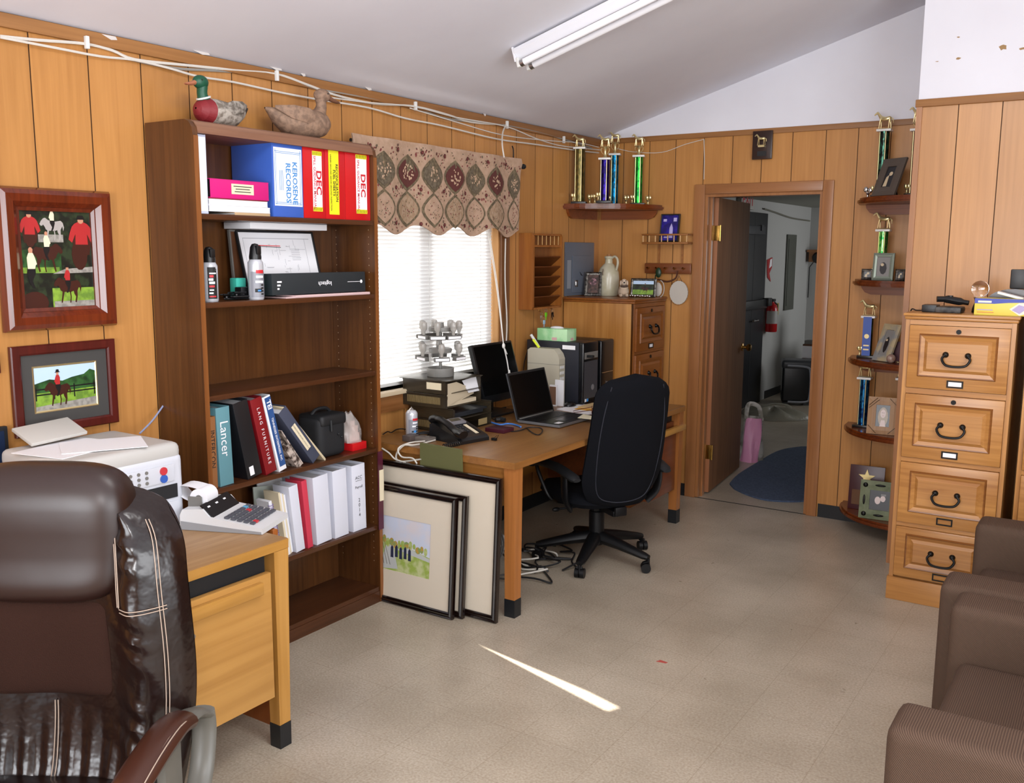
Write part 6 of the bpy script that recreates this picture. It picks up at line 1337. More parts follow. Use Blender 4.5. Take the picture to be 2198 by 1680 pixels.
def trophy(label, p, htot, colh, cm, rz=0, cup=True, small=True, r=.022, horse=.07, ribbon=None, group=None, base=True):
    th = T('trophy', label, 'trophy', p, rz, group=group)
    z = 0
    if base: b = MB(); b.box(-.05, .05, -.04, .04, 0, .016, b=.003); th.part('base', b, mat('black trophy base', '18120F', .3)); z = .0162
    b = MB(); b.cyl((0, 0, z), r, colh - z, n=16); co = th.part('column', b, cm)
    b = MB()
    for a in (-2.3, -1.1): b.tube([(r * 1.02 * math.cos(a), r * 1.02 * math.sin(a), z + .002), (r * 1.02 * math.cos(a), r * 1.02 * math.sin(a), colh - .002)], .0026, 6); 
    th.part('gold_edge', b, GOLD, co)
    b = MB(); b.box(-.04, .04, -.032, .032, colh + .0002, colh + .013, b=.002); th.part('plate', b, MARBLE)
    z = colh + .0132; hz = htot - horse * 1.12
    if cup:
        b = MB(); b.lathe([(.02, 0), (.012, .006), (.008, .02), (.009, hz - z - .02), (.018, hz - z - .004), (.02, hz - z), (0, hz - z)], (0, 0, z), n=14)
        for s in (-1, 1): b.tube(smooth_path([(s * .008, 0, z + (hz - z) * .3), (s * .024, 0, z + (hz - z) * .55), (s * .026, 0, z + (hz - z) * .85), (s * .016, 0, z + (hz - z) * .95)]), .0025, 6)
        th.part('riser', b, GOLD)
    else: hz = z + .002
    b = MB(); horse_fig(b, (0, 0, hz + .004), horse, PI); th.part('horse_figure', b, GOLD)
    if small:
        b = MB(); b.lathe([(.01, 0), (.006, .006), (.004, .018), (.01, .03), (.004, .034)], (-.036, -.025, .0165), n=10); b.ball((-.044, -.025, .058), (.009, .004, .012), 8); b.ball((-.028, -.025, .058), (.009, .004, .012), 8); th.part('place_figure', b, GOLD)
    if ribbon:
        b = MB(); b.box(-.024, .024, -r - .006, -r - .003, -.005 + .01, colh + .008); b.disc(frame((0, -r - .0062, colh * .55), (1, 0, 0), (0, 0, 1)), 0, 0, .014, 1); b.rect(frame((0, -r - .0062, colh * .32), (1, 0, 0), (0, 0, 1)), -.016, .016, -.004, .004, 1); b.rect(frame((0, -r - .0062, colh * .22), (1, 0, 0), (0, 0, 1)), -.016, .016, -.004, .004, 1); th.part('ribbon', b, [ribbon, GOLD])
    return th
def tz(u, v, x): return XP(u, v, x)
g = foil('gold', '6E6036', '4A4426')
for lb, u, x, v_pl, v_top, cm, rr in (('dull gold column trophy on the corner shelf, nearest the window', 1243, .07, 320, 290, g, .028), ('purple column trophy on the corner shelf, between the gold and the blue ones', 1297, .27, 343, 288, foil('purple', '2A1A7A', '120C40'), .026), ('bright blue column trophy, tallest on the corner shelf', 1321, .14, 334, 281, foil('blue', '0E7EB4', '06425E'), .022), ('green column trophy on the corner shelf, nearest the doorway', 1369, .33, 337, 287, foil('green', '0E6A2A', '2EA83E'), .023)):
    p = XP(u, 430, x); zp = XP(u, v_pl, x).z - ZCS; zt = XP(u, v_top, x).z - ZCS
    trophy(lb, (x, min(-.05, p.y), ZCS), zt, zp, cm, math.radians(20), r=rr * 1.25, horse=.07, cup=v_pl != 320)
for lb, u, x in (('small gold number figure beside the gold column trophy', 1266, .14), ('small gold twenty figure in front of the purple trophy', 1277, .19), ('small gold figure between the blue and green trophies', 1344, .3), ('small gold figure right of the green trophy', 1391, .41)):
    p = XP(u, 430, x); b = MB(); y = min(-.04, p.y); b.lathe([(.012, 0), (.007, .006), (.005, .02), (.013, .034), (.005, .038)], (x, y, ZCS), n=10); b.ball((x - .01, y, ZCS + .05), (.011, .005, .014), 8); b.ball((x + .011, y, ZCS + .05), (.011, .005, .014), 8); solo('trophy_figure', lb, 'trophy figure', b, [GOLD])
# --- spindle shelf, peg rack and hanging disc on the far wall
HW = wood('little shelf wood', '7A4A20', '9A6432', 'x', 60, .35)
th = T('wall_shelf', 'small wooden wall shelf with a spindle gallery over the key rack', 'shelf', (.545, -.06, 1.74), w=True)
b = MB(); b.box(.38, .715, -.10, -.0125, 1.725, 1.74, b=.006); th.part('board', b, HW)
b = MB(); b.box(.38, .715, -.10, -.088, 1.782, 1.794, b=.004); b.box(.38, .392, -.0875, -.0125, 1.782, 1.794); b.box(.703, .715, -.0875, -.0125, 1.782, 1.794); th.part('rail', b, HW)
for k in range(8): b = MB(); x = .39 + k * .045; b.tube([(x, -.094, 1.7402), (x, -.094, 1.7818)], .004, 7); th.part('spindle', b, mat('pale spindle', 'C49A64', .4))
b = MB()
for x in (.465, .635): b.box(x, x + .012, -.012, -.001, 1.60, 1.7245)
th.part('hanger', b, HW)
def event(b, F, w, h): b.rect(F, 0, w, 0, h, 0); b.shape(F, [(w * .5, h * .1), (w * .72, h * .1), (w * .7, h * .5), (w * .6, h * .68), (w * .5, h * .5)], 1, .0008); b.rect(F, w * .1, w * .3, h * .75, h * .85, 1, .0006); b.rect(F, w * .7, w * .9, h * .75, h * .9, 1, .0006); b.rect(F, w * .2, w * .4, h * .1, h * .16, 1, .0006)
p = YP(1436, 513, -.05); stand_frame('photo_frame', 'black framed purple photo standing on the spindle shelf', 'photo frame', (.565, -.062, 1.7405), .135, .185, .02, .16, .008, MATTE, event, mats=[mat('photo purple', '2A1E8E', .3, vary=('1A145E', 20, .4, .6)), mat('photo pale lilac', 'B0A8D8', .4)], strut=False)
th = T('peg_rack', 'wooden peg rack with keys beside the door casing', 'peg rack', (.55, -.02, 1.52), w=True)
b = MB(); b.box(.375, .715, -.03, -.0125, 1.527, 1.598, b=.008); th.part('board', b, wood('peg rack wood', '5E2E10', '7C4420', 'x', 60, .3))
for k in range(5): b = MB(); x = .41 + k * .065; b.tube([(x, -.03, 1.565), (x, -.055, 1.558), (x, -.065, 1.568)], [.006, .004, .007], 8); th.part('peg', b, BRASS)
b = MB(); b.tube(smooth_path([(.63, -.055, 1.55), (.62, -.06, 1.50), (.56, -.06, 1.475), (.49, -.06, 1.49)]), .006, 6); th.part('strap', b, mat('brown strap', '4A2410', .5))
p = V((.49, -.06, 1.5)); b = MB(); b.ball((.495, -.062, 1.535), (.022, .012, .035), 10); b.tube([(.475, -.062, 1.52), (.468, -.062, 1.47)], (.005, .002), 6); solo('key_bunch', 'car keys with a black and green fob hanging from the peg rack', 'keys', b, [mat('black green fob', '14301C', .4)])
c = YP(1456, 628, -.03); th = T('hanging_mat', 'round cream crocheted mat hanging below the peg rack', 'mat', (c.x, -.02, c.z), w=True)
b = MB(); b.prism(frame((c.x, -.015, c.z), (1, 0, 0), (0, 0, 1)), [((.064 + .002 * (i % 2)) * math.cos(i * PI / 24), (.078 + .002 * (i % 2)) * math.sin(i * PI / 24)) for i in range(48)], .012); th.part('disc', b, mat('cream crochet', 'B9B2A8', .9, bump=(160, .6, .002)))
b = MB(); b.tube([(c.x - .02, -.02, c.z + .075), (c.x, -.03, c.z + .115), (c.x + .02, -.02, c.z + .075)], .0018, 5); th.part('loop', b, INK)
# plaque over the door
p0, p1 = YP(1617, 282, -.02), YP(1657, 341, -.02); th = T('wall_plaque', 'dark wooden plaque with a gold horse above the doorway', 'plaque', ((p0.x + p1.x) / 2, -.02, p1.z), w=True)
b = MB(); b.box(p0.x, p1.x, -.03, -.0125, p1.z, p0.z, b=.006); th.part('board', b, mat('dark plaque', '2A1610', .3)); xm = (p0.x + p1.x) / 2; hp_ = p0.z - p1.z
b = MB(); horse_fig(b, (xm, -.045, p1.z + hp_ * .5), .06, PI); b.box(xm - .02, xm + .02, -.05, -.031, p1.z + hp_ * .42, p1.z + hp_ * .48); th.part('horse_figure', b, GOLD)
b = MB(); b.box(xm - .03, xm + .03, -.0315, -.0302, p1.z + .02, p1.z + .05); th.part('name_plate', b, MATTE)
# ================================================================ FIVE CORNER SHELVES ON THE RIGHT, WITH TROPHIES AND PHOTOS
CC = (XB - .0065, -.0135)
RS = .405
ZR = [1.992, 1.52, 1.055, .638, .134]
nm = ['topmost quarter round shelf beside the bump out, under the grey photo frame', 'second quarter round shelf from the top, holding small silver frames', 'third quarter round shelf from the top, holding the blue ribbon', 'fourth quarter round shelf from the top, holding the tan framed portrait', 'lowest quarter round shelf, with the star plaque and green frame']
for k, z in enumerate(ZR): corner_shelf(nm[k], CC, RS, -1, z, under=k < 3)
def on(u, y, z): p = YP(u, 500, y); return (p.x, y, z)
def onz(u, y, z):
    # point under pixel column u on plane y (the lens tilts, so use the height too)
    a = YP(u, 200, y); c = YP(u, 1200, y); t = (z - a.z) / (c.z - a.z); return (a.x + (c.x - a.x) * t, y, z)
def hz_(u, v, y, z): return YP(u, v, y).z - z
y = -.14
p = onz(1890, y, ZR[0]); trophy('dark rainbow foil trophy behind the grey photo frame on the topmost shelf', p, hz_(1890, 243, y, p[2]), hz_(1890, 283, y, p[2]), foil('rainbow', '1E2420', '3E6A5A'), 0, cup=False, r=.03, horse=.085)
p = onz(1962, -.2, ZR[0]); trophy('dark red foil trophy half hidden by the bump out on the topmost shelf', p, hz_(1962, 230, -.2, p[2]), hz_(1962, 282, -.2, p[2]), foil('dark red', '3A0E16', '16120E'), 0, r=.03, horse=.075)
def dkphoto(b, F, w, h): b.rect(F, 0, w, 0, h, 0); b.shape(F, [(w * .1, h * .05), (w * .5, h * .05), (w * .45, h * .6), (w * .2, h * .5)], 1, .0008); b.disc(F, w * .6, h * .65, w * .2, 1, .001, 8)
DKM = [mat('photo charcoal', '1E1E22', .3), mat('photo cream', 'C6B494', .4), mat('photo grey', '7E7C7A', .4)]
p = onz(1897, -.29, ZR[0]); stand_frame('photo_frame', 'chunky grey brown frame leaning on the topmost corner shelf', 'photo frame', p, .165, .225, -.55, .38, .05, mat('grey brown frame', '4E443C', .6), dkphoto, mats=DKM)
b = MB(); p = onz(1862, -.1, ZR[0]); b.lathe([(.014, 0), (.008, .008), (.006, .02), (.012, .03), (.005, .036)], p, n=10); b.ball((p[0] - .012, p[1], p[2] + .052), (.014, .006, .016), 8); b.ball((p[0] + .014, p[1], p[2] + .048), (.014, .006, .016), 8); solo('trophy_figure', 'small silver number figure left of the grey brown frame', 'trophy figure', b, [SILVER])
y = -.14
p = onz(1890, y, ZR[1]); trophy('green foil trophy behind the silver frame on the second shelf', p, hz_(1890, 463, y, p[2]), hz_(1890, 497, y, p[2]), foil('bright green', '1E8A3A', '7ABF6A'), 0, cup=False, r=.028, horse=.085)
p = onz(1962, -.2, ZR[1]); trophy('dark foil trophy at the right end of the second shelf', p, hz_(1962, 468, -.2, p[2]), hz_(1962, 494, -.2, p[2]), foil('dark star', '1A1614', '5A4A30'), 0, r=.022, horse=.06, cup=False)
def couple(b, F, w, h): b.rect(F, 0, w, 0, h, 2); b.disc(F, w * .5, h * .42, w * .28, 0, .0006, 9, h * .32); b.disc(F, w * .42, h * .6, w * .13, 1, .0009, 8); b.disc(F, w * .6, h * .5, w * .12, 0, .001, 8)
SLV = mat('silver green frame', '7A8478', .35, .4)
p = onz(1894, -.27, ZR[1]); stand_frame('photo_frame', 'square silver green frame in front of the green trophy', 'photo frame', p, .115, .155, -.05, .12, .022, SLV, couple, mats=DKM)
p = onz(1861, -.2, ZR[1]); stand_frame('photo_frame', 'little dark silver heart topped frame at the left tip of the second shelf', 'photo frame', p, .065, .062, .2, .15, .014, PEW, dkphoto, mats=DKM)
p = onz(1932, -.3, ZR[1]); stand_frame('photo_frame', 'little dark cat shaped frame right of the square silver frame', 'photo frame', p, .055, .065, 0, .12, .014, PEW, dkphoto, mats=DKM)
y = -.13
p = onz(1860, y, ZR[2]); trophy('trophy draped with a blue ribbon on the third shelf', p, hz_(1860, 655, y, p[2]), hz_(1860, 682, y, p[2]), foil('rainbow', '1E2420', '3E6A5A'), 0, cup=False, r=.027, horse=.08, ribbon=mat('blue ribbon satin', '3E5AA8', .35))
p = onz(1892, -.28, ZR[2]); th_, fo_, F_ = stand_frame('photo_frame', 'tilted grey and tan frame leaning on the third shelf beside the ribbon', 'photo frame', p, .125, .225, -.55, .38, .035, mat('stone frame', '7E8080', .6, vary=('A89878', 10, .45, .55)), couple, mats=DKM)
b = MB(); p = onz(1912, -.33, ZR[2]); b.ball((p[0], p[1], p[2] + .026), (.026, .026, .026), 14); solo('stone_egg', 'speckled pink stone ball at the foot of the tilted frame', 'ornament', b, [mat('pink stone', '8A6A5E', .3, vary=('A08A7E', 60, .4, .6))])
b = MB(); p = onz(1918, -.22, ZR[2]); b.box(p[0], p[0] + .085, -.225, -.215, ZR[2], ZR[2] + .115); b.box(p[0] + .06, p[0] + .075, -.3, -.29, ZR[2], ZR[2] + .1, 1); b.box(p[0] + .075, p[0] + .12, -.3, -.29, ZR[2], ZR[2] + .09, 2); solo('greeting_cards', 'maroon and yellow cards standing at the right of the third shelf', 'cards', b, [mat('maroon card', '4A1424', .5), mat('purple card', '4E2E78', .5), mat('pale yellow card', 'D8C878', .5)])
y = -.15
p = onz(1850, y, ZR[3]); trophy('blue foil trophy at the left of the fourth shelf', p, hz_(1850, 783, y, p[2]), hz_(1850, 813, y, p[2]), foil('royal blue', '0E2E66', '2E7AB0'), 0, cup=False, r=.03, horse=.085, small=False)
p = onz(1932, -.27, ZR[3]); trophy('maroon foil trophy beside the filing cabinet on the fourth shelf', p, hz_(1932, 785, -.27, p[2]), hz_(1932, 815, -.27, p[2]), foil('maroon', '2E1430', '5A4A3A'), 0, cup=False, r=.024, horse=.08)
def lady(b, F, w, h): b.rect(F, 0, w, 0, h, 0); b.disc(F, w * .52, h * .45, w * .36, 1, .0005, 14, h * .45); b.disc(F, w * .52, h * .6, w * .2, 3, .0009, 12, h * .2); b.shape(F, [(w * .3, 0), (w * .75, 0), (w * .66, h * .3), (w * .4, h * .3)], 3, .0008); b.rect(F, w * .43, w * .49, h * .63, h * .65, 0, .0012); b.rect(F, w * .55, w * .61, h * .63, h * .65, 0, .0012); b.rect(F, w * .47, w * .57, h * .5, h * .515, 4, .0012)
p = onz(1892, -.33, ZR[3]); th_, fo_, F_ = stand_frame('photo_frame', 'tan wooden frame with a portrait of a fair haired woman', 'photo frame', p, .165, .215, .12, .14, .045, wood('tan frame', '8E6844', 'AA845C', 'z', 60, .5), lady, mats=[mat('photo charcoal', '1E1E22', .3), mat('photo blond', 'AFA292', .4), PAPER, mat('photo fair skin', 'D9C8C4', .4), mat('photo lips', 'A86A68', .4)])
for i, (x0, z0, x1, z1) in enumerate(((.006, .165, .05, .209), (.006, .15, .06, .2), (.16, .165, .116, .209), (.16, .05, .116, .006), (.006, .05, .05, .006))):
    b = MB(); q0, q1 = F_ @ V((x0, z0, .006)), F_ @ V((x1, z1, .006)); b.tube([q0, q1], .0018, 5); th_.part('twig_trim', b, mat('twig', '5A4028', .6), fo_)
p = onz(1850, -.2, ZR[4]); M = MX.Translation(V((p[0] + .01, -.17, ZR[4]))) @ MX.Rotation(.05, 4, 'Z') @ MX.Rotation(-.1, 4, 'X')
th = T('star_plaque', 'maroon plaque with a brass star standing on the lowest corner shelf', 'plaque', M=M); b = MB(); b.box(-.1, .1, -.012, 0, 0, .27, b=.002); bd = th.part('board', b, mat('maroon board', '3A0C14', .35))
b = MB(); b.prism(frame((0, -.0122, .2), (1, 0, 0), (0, 0, 1)), [((.05 if i % 2 == 0 else .02) * math.sin(i * PI / 5), (.05 if i % 2 == 0 else .02) * math.cos(i * PI / 5)) for i in range(10)], .008); th.part('star', b, mat('pale brass', 'CDB87E', .35, .4))
b = MB(); b.box(-.08, .07, -.0135, -.0122, .03, .12); th.part('brass_plate', b, mat('brown plate', '5A3A20', .2, .3), bd)
def two(b, F, w, h): b.rect(F, 0, w, 0, h, 0); b.disc(F, w * .4, h * .5, w * .15, 3, .0006, 10, h * .2); b.disc(F, w * .66, h * .6, w * .13, 3, .0006, 10, h * .16); b.rect(F, w * .55, w * .8, h * .74, h * .84, 2, .0008)
p = onz(1885, -.34, ZR[4]); th_, fo_, F_ = stand_frame('photo_frame', 'sage green frame with iron corner studs on the lowest corner shelf', 'photo frame', p, .22, .225, .08, .13, .055, mat('sage paint', '5C6648', .6, vary=('6E7658', 20, .4, .6)), two, mats=[mat('photo charcoal', '1E1E22', .3), PAPER, mat('photo grey', '7E7C7A', .4), mat('photo fair skin', 'D9C8C4', .4)])
for i, (x, z, w_, h_) in enumerate(((.028, .197, .014, .014), (.192, .197, .014, .014), (.028, .028, .014, .014), (.192, .028, .014, .014), (.11, .2, .03, .007), (.11, .025, .03, .007), (.025, .11, .007, .03))):
    b = MB(); q = F_ @ V((x, z, .005)); b.ball((q.x, q.y, q.z), (w_, .005, h_), 8); th_.part('iron_stud', b, IRON, fo_)
# ================================================================ ON TOP OF THE OAK CABINET
ZQ = HC + .0005; yq = -1.1
def qx(u, v=660, y=yq): return YP(u, v, y).x
th = T('cordless_phone', 'black telephone base with its handset lying across it on the oak cabinet', 'telephone', (qx(2030), yq, ZQ), w=True)
b = MB(); b.box(qx(1983), qx(2015), -1.16, -1.06, ZQ, ZQ + .035, b=.006); th.part('base', b, BLACKP)
b = MB(); b.box(qx(2012), qx(2068), -1.17, -1.03, ZQ, ZQ + .028, b=.01); th.part('cradle', b, mat('grey cradle', '4A4744', .5, vary=('1A1A1C', 30, .4, .6)))
b = MB(); b.tube(smooth_path([(qx(2012), -1.13, ZQ + .062), (qx(2032), -1.12, ZQ + .062), (qx(2055), -1.12, ZQ + .055), (qx(2080), -1.12, ZQ + .048)], 4), [(.02, .014)] * 4 + [(.024, .018)] * 6 + [(.016, .012)] * 3, 10, up=(0, 0, 1)); b.cyl((qx(2040), -1.12, ZQ + .07), .012, .01, n=10); th.part('handset', b, BLACKP)
b = MB(); b.tube(smooth_path([(qx(1990), -1.1, ZQ + .005), (qx(1975), -1.1, ZQ + .004), (qx(1965), -1.08, ZQ + .003), (FX0 - .015, -1.06, ZQ + .004), (FX0 - .022, -1.05, ZQ - .06), (FX0 - .022, -1.04, ZQ - .25)]), .003, 6); th.part('line_cord', b, BLACKP)
c = V((qx(2104, 615, -1.03), -1.03, ZQ + .11)); th = T('glass_globe', 'clear glass globe on a black stand behind the yellow box', 'globe', (c.x, c.y, ZQ), w=True)
b = MB(); b.ball(c, .04, 24); th.part('globe', b, GLASS); b = MB(); b.lathe([(.03, 0), (.028, .02), (.018, .05), (.022, .066), (.026, .07)], (c.x, c.y, ZQ), n=16); th.part('stand', b, BLACKP)
x0, x1 = qx(2092, 660, -1.2), qx(2215, 660, -1.2); th = T('yellow_box', 'yellow and blue stationery box lying on the oak cabinet edge', 'box', ((x0 + x1) / 2, -1.16, ZQ), w=True)
b = MB(); b.box(x0, x1, -1.21, -1.09, ZQ, ZQ + .075, b=.001); bx_ = th.part('carton', b, mat('carton yellow', 'D2C04C', .4))
F = frame((x0, -1.2104, ZQ), (1, 0, 0), (0, 0, 1)); w = x1 - x0
b = MB(); b.shape(F, [(0, .075), (0, .052), (w * .35, .052), (w * .6, .058), (w, .062), (w, .075)], 0, .0003); b.shape(F, [(w * .62, .03), (w * .78, .058), (w, .06), (w, .02), (w * .8, .002)], 1, .0004); b.rect(F, w * .06, w * .3, .056, .065, 1, .0006); b.rect(F, w * .05, w * .35, .012, .014, 2, .0005); b.rect(F, w * .05, w * .33, .022, .026, 3, .0005); b.shape(F, [(w * .66, .026), (w * .78, .05), (w * .95, .04), (w * .8, .01)], 3, .0008); th.part('print', b, [mat('print blue', '2A3C9A', .4), mat('print cream', 'D9D2C0', .4), REDINK, mat('print lilac', 'A090B8', .4)], bx_)
b = MB(); b.box(qx(2115), qx(2235), -1.06, -.98, ZQ, ZQ + .06); xm = (qx(2115) + qx(2235)) / 2; 
n = 12; r_ = (qx(2235) - qx(2115)) / 2; b.prism(frame((xm, -.98, ZQ + .0602), (1, 0, 0), (0, 0, 1)), [(r_ * math.cos(PI * i / n), .055 * math.sin(PI * i / n)) for i in range(n + 1)], .08); solo('bread_box', 'dark brown box with a domed lid behind the yellow box', 'box', b, [mat('dark brown lacquer', '2E1A10', .25)])
b = MB(); b.box(qx(2160), qx(2196), -1.04, -1.0, ZQ + .1155, ZQ + .205, b=.006); solo('black_case', 'small black case standing on the dark domed box', 'case', b, [BLACKP])
b = MB(); b.box(0, .11, 0, .07, 0, .012, M=MX.Translation(V((qx(2140), -1.15, ZQ + .095))) @ MX.Rotation(.25, 4, 'Y'), b=.004); solo('card_case', 'white plastic case resting on top of the yellow box', 'case', b, [WHITEP])
b = MB(); b.box(XB - .0125, XB - .0065, -.6, -.53, 1.37, 1.49, b=.002); solo('wall_plate', 'white switch plate on the side of the bump out', 'switch', b, [WHITEP])
# ================================================================ BROWN ARMCHAIRS
UP = bpy.data.materials.new('brown ribbed upholstery'); UP.use_nodes = True; nt = UP.node_tree; bs = nt.nodes['Principled BSDF']; bs.inputs['Roughness'].default_value = .8; bs.inputs['Specular IOR Level'].default_value = .2
tc = nt.nodes.new('ShaderNodeTexCoord'); mp = nt.nodes.new('ShaderNodeMapping'); mp.inputs['Rotation'].default_value = (0, math.radians(42), 0)
wv = nt.nodes.new('ShaderNodeTexWave'); wv.bands_direction = 'X'; wv.inputs['Scale'].default_value = 75; wv.inputs['Distortion'].default_value = .6; wv.inputs['Detail'].default_value = 1
rp = nt.nodes.new('ShaderNodeValToRGB'); rp.color_ramp.elements[0].color = lin('3F2F26'); rp.color_ramp.elements[1].color = lin('594639')
nt.links.new(tc.outputs['Object'], mp.inputs['Vector']); nt.links.new(mp.outputs[0], wv.inputs['Vector']); nt.links.new(wv.outputs['Fac'], rp.inputs['Fac']); nt.links.new(rp.outputs[0], bs.inputs['Base Color'])
bp = nt.nodes.new('ShaderNodeBump'); bp.inputs['Strength'].default_value = .35; bp.inputs['Distance'].default_value = .002; nt.links.new(wv.outputs['Fac'], bp.inputs['Height']); nt.links.new(bp.outputs[0], bs.inputs['Normal'])
def armchair(label, x0, y0, y1, ta=.18):
    th = T('armchair', label, 'armchair', (x0 + .4, (y0 + y1) / 2, 0), w=True); D = .82
    for a, c in ((y0, y0 + ta), (y1 - ta, y1)):
        b = MB(); b.box(x0, x0 + D, a, c, .08, .60, b=.035, seg=4); th.part('arm', b, UP)
    b = MB(); b.box(x0 + .05, x0 + D - .02, y0 + ta + .0, y1 - ta - .0, .10, .30, b=.01); th.part('seat_frame', b, UP)
    b = MB(); b.box(x0 + .035, x0 + D - .16, y0 + ta + .004, y1 - ta - .004, .302, .435, b=.04, seg=4); th.part('seat_cushion', b, UP)
    b = MB(); b.box(x0 + D - .18, x0 + D, y0 + ta + .002, y1 - ta - .002, .302, .82, b=.05, seg=4); th.part('backrest', b, UP)
    for x in (x0 + .07, x0 + D - .07):
        for y in (y0 + .08, y1 - .08): b = MB(); b.box(x - .025, x + .025, y - .025, y + .025, 0, .0795); th.part('leg', b, BLACKP)
armchair('brown upholstered armchair nearest the camera', 2.80, -3.79, -2.705)
armchair('brown upholstered armchair next to the oak filing cabinet', 2.74, -2.69, -1.69)
b = MB(); p = ZP(1420, 1420, 0); b.prism(MX.Translation(V((p.x, p.y, 0))), [(-.02, -.01), (.02, -.004), (.025, .006), (-.01, .012)], .0015); solo('paper_scrap', 'tiny red paper scrap on the open floor', 'scrap', b, [mat('scrap red', 'A8483E', .7)])
# ================================================================ LEATHER EXECUTIVE CHAIR
LEA = mat('dark brown leather', '1C0E0A', .24, spec=.5, vary=('150A08', 5, .4, .6), bump=(14, .45, .012))
LEAS = mat('smooth brown leather', '22110C', .38, spec=.5, bump=(7, .12, .006)); WORN = mat('worn brown leather', '3A1E14', .3, vary=('6E4424', (5, 7, 5), .5, .7))
STI = mat('pale stitching', 'A08C7C', .6); GRF = mat('grey arm plastic', '5A5750', .4); MESHF = mat('ribbed brown fabric', '2C1A14', .9, spec=.1, bump=(420, .8, .002))
CH = V((1.33, -5.045, 0)); CA = math.radians(-58)
th = T('leather_chair', 'dark brown leather executive chair in front of the honey oak desk', 'office chair', M=MX.Translation(CH) @ MX.Rotation(CA, 4, 'Z') @ MX.Diagonal((  .92, .95, .955, 1)))
def bx0(v): return -.24 - .13 * v - .045 * math.sin(PI * min(1, v * 1.25)) * 0 - .03 * math.sin(v * PI * 2)
ZB0, ZB1 = .44, 1.20
def hw(v):
    w = .305 + .03 * math.sin(PI * min(1, v * 1.05)); 
    if v > .80: w *= (1 - .16 * ((v - .80) / .2) ** 1.6)
    return w
def bolster(t): t = abs(t); return .055 * math.exp(-((t - .72) / .17) ** 2) - .02 * math.exp(-(t / .35) ** 2)
def bf(t, v):
    edge = (1 - abs(t) ** 7) ** .5; ev = min(1, (1 - v) / .05) if v > .95 else 1
    wr = .0065 * max(-.4, math.sin(v * 62 + 16 * abs(t) + 2 * math.sin(v * 23))) * math.exp(-((abs(t) - .66) / .13) ** 2) + .006 * math.sin(t * 38) * math.exp(-((v - .12) / .12) ** 2)
    return V((bx0(v) + .055 * edge * ev ** .5 + bolster(t) * ev * (1 if v > .1 else v / .1) + wr, -hw(v) * t, ZB0 + (ZB1 - ZB0) * v - (.045 * abs(t) ** 4 if v > .85 else 0) * max(0, (v - .85) / .15)))
def bb(t, v):
    edge = (1 - abs(t) ** 5) ** .5; ev = min(1, (1 - v) / .06) if v > .94 else 1
    return V((bx0(v) - .075 * edge * ev ** .5, hw(v) * t, ZB0 + (ZB1 - ZB0) * v - (.045 * abs(t) ** 4 if v > .85 else 0) * max(0, (v - .85) / .15)))
b = MB(); b.grid(lambda u, v: bf(2 * u - 1, v), 64, 60); b.grid(lambda u, v: bb(2 * u - 1, v), 40, 40); bk_ = th.part('backrest', b, LEA)
def pad(t0, t1, v0, v1, bulge, pw=2.5, drop=.0):
    def f(u, w):
        t = t0 + (t1 - t0) * u; v = v0 + (v1 - v0) * w; a, c = abs(2 * u - 1), abs(2 * w - 1)
        p = bf(t, min(v, .999)); e = max(0, (1 - a ** pw)) ** .5 * max(0, (1 - c ** pw)) ** .5
        if v > .94: p = V((bx0(.94) + .04, -hw(.94) * t * .97, ZB0 + (ZB1 - ZB0) * v))
        return p + V((bulge * e - .012, 0, 0))
    return f
def sgn(a, e): return math.copysign(abs(a) ** e, a)
HCX, HCZ = bx0(.86) + .035, ZB0 + (ZB1 - ZB0) * .865; HS = math.atan2(.13, .76)
def headf(u, v):
    a, q = 2 * PI * u, PI * (v - .5); c1, s1 = sgn(math.cos(q), .55), sgn(math.sin(q), .5)
    x, y, z = .085 * c1 * sgn(math.cos(a), .8), .205 * c1 * sgn(math.sin(a), .45), .165 * s1
    x += .010 * math.sin(z * 22) * (1 if x > 0 else 0)
    return V((HCX + x * math.cos(HS) - z * math.sin(HS), y, HCZ + z * math.cos(HS) + x * math.sin(HS)))
b = MB(); b.grid(headf, 56, 32, wrap=True); hr_ = th.part('head_cushion', b, LEAS)
b = MB(); b.grid(pad(-.47, .47, .33, .665, .032, 4), 30, 24); th.part('ribbed_panel', b, MESHF)
def seam(pts, r=.0012): 
    b = MB(); b.tube(smooth_path(pts, 4), r, 5); return th.part('stitching', b, STI, bk_)
for d in (.0, .018):
    seam([bf(.585 + d, v) + V((.006, 0, 0)) for v in (.66, .72, .8, .88, .93)]); seam([bf(-.585 - d, v) + V((.006, 0, 0)) for v in (.66, .72, .8, .88, .93)])
    seam([bf(t, .655 - d * .6) + V((.004, 0, 0)) for t in (.6, .68, .76, .84, .9)]); seam([bf(-t, .655 - d * .6) + V((.004, 0, 0)) for t in (.6, .68, .76, .84, .9)])
    seam([bf(.86 + d, v) + V((.003, 0, 0)) for v in (.12, .3, .5, .7, .85, .93)]); seam([bf(-.86 - d, v) + V((.003, 0, 0)) for v in (.12, .3, .5, .7, .85, .93)])
    seam([bf(-.0 - d * 1.2, v) + V((.006, 0, 0)) for v in (.06, .12, .2, .27, .32)])
b = MB()
def sf(u, v):
    a = 2 * PI * u; n = 4; c, s_ = math.cos(a), math.sin(a); q = (abs(c) ** n + abs(s_) ** n) ** (-1 / n)
    prof = [(0, .36), (.7, .36), (.97, .38), (1.02, .43), (1.0, .48), (.93, .515), (.6, .525), (0, .515)]
    i = v * (len(prof) - 1); k = min(int(i), len(prof) - 2); f = i - k; r = prof[k][0] * (1 - f) + prof[k + 1][0] * f; z = prof[k][1] * (1 - f) + prof[k + 1][1] * f
    return V((.29 * r * q * c + .05, .285 * r * q * s_, z))
b.grid(sf, 48, 18, wrap=True); th.part('seat', b, LEA)
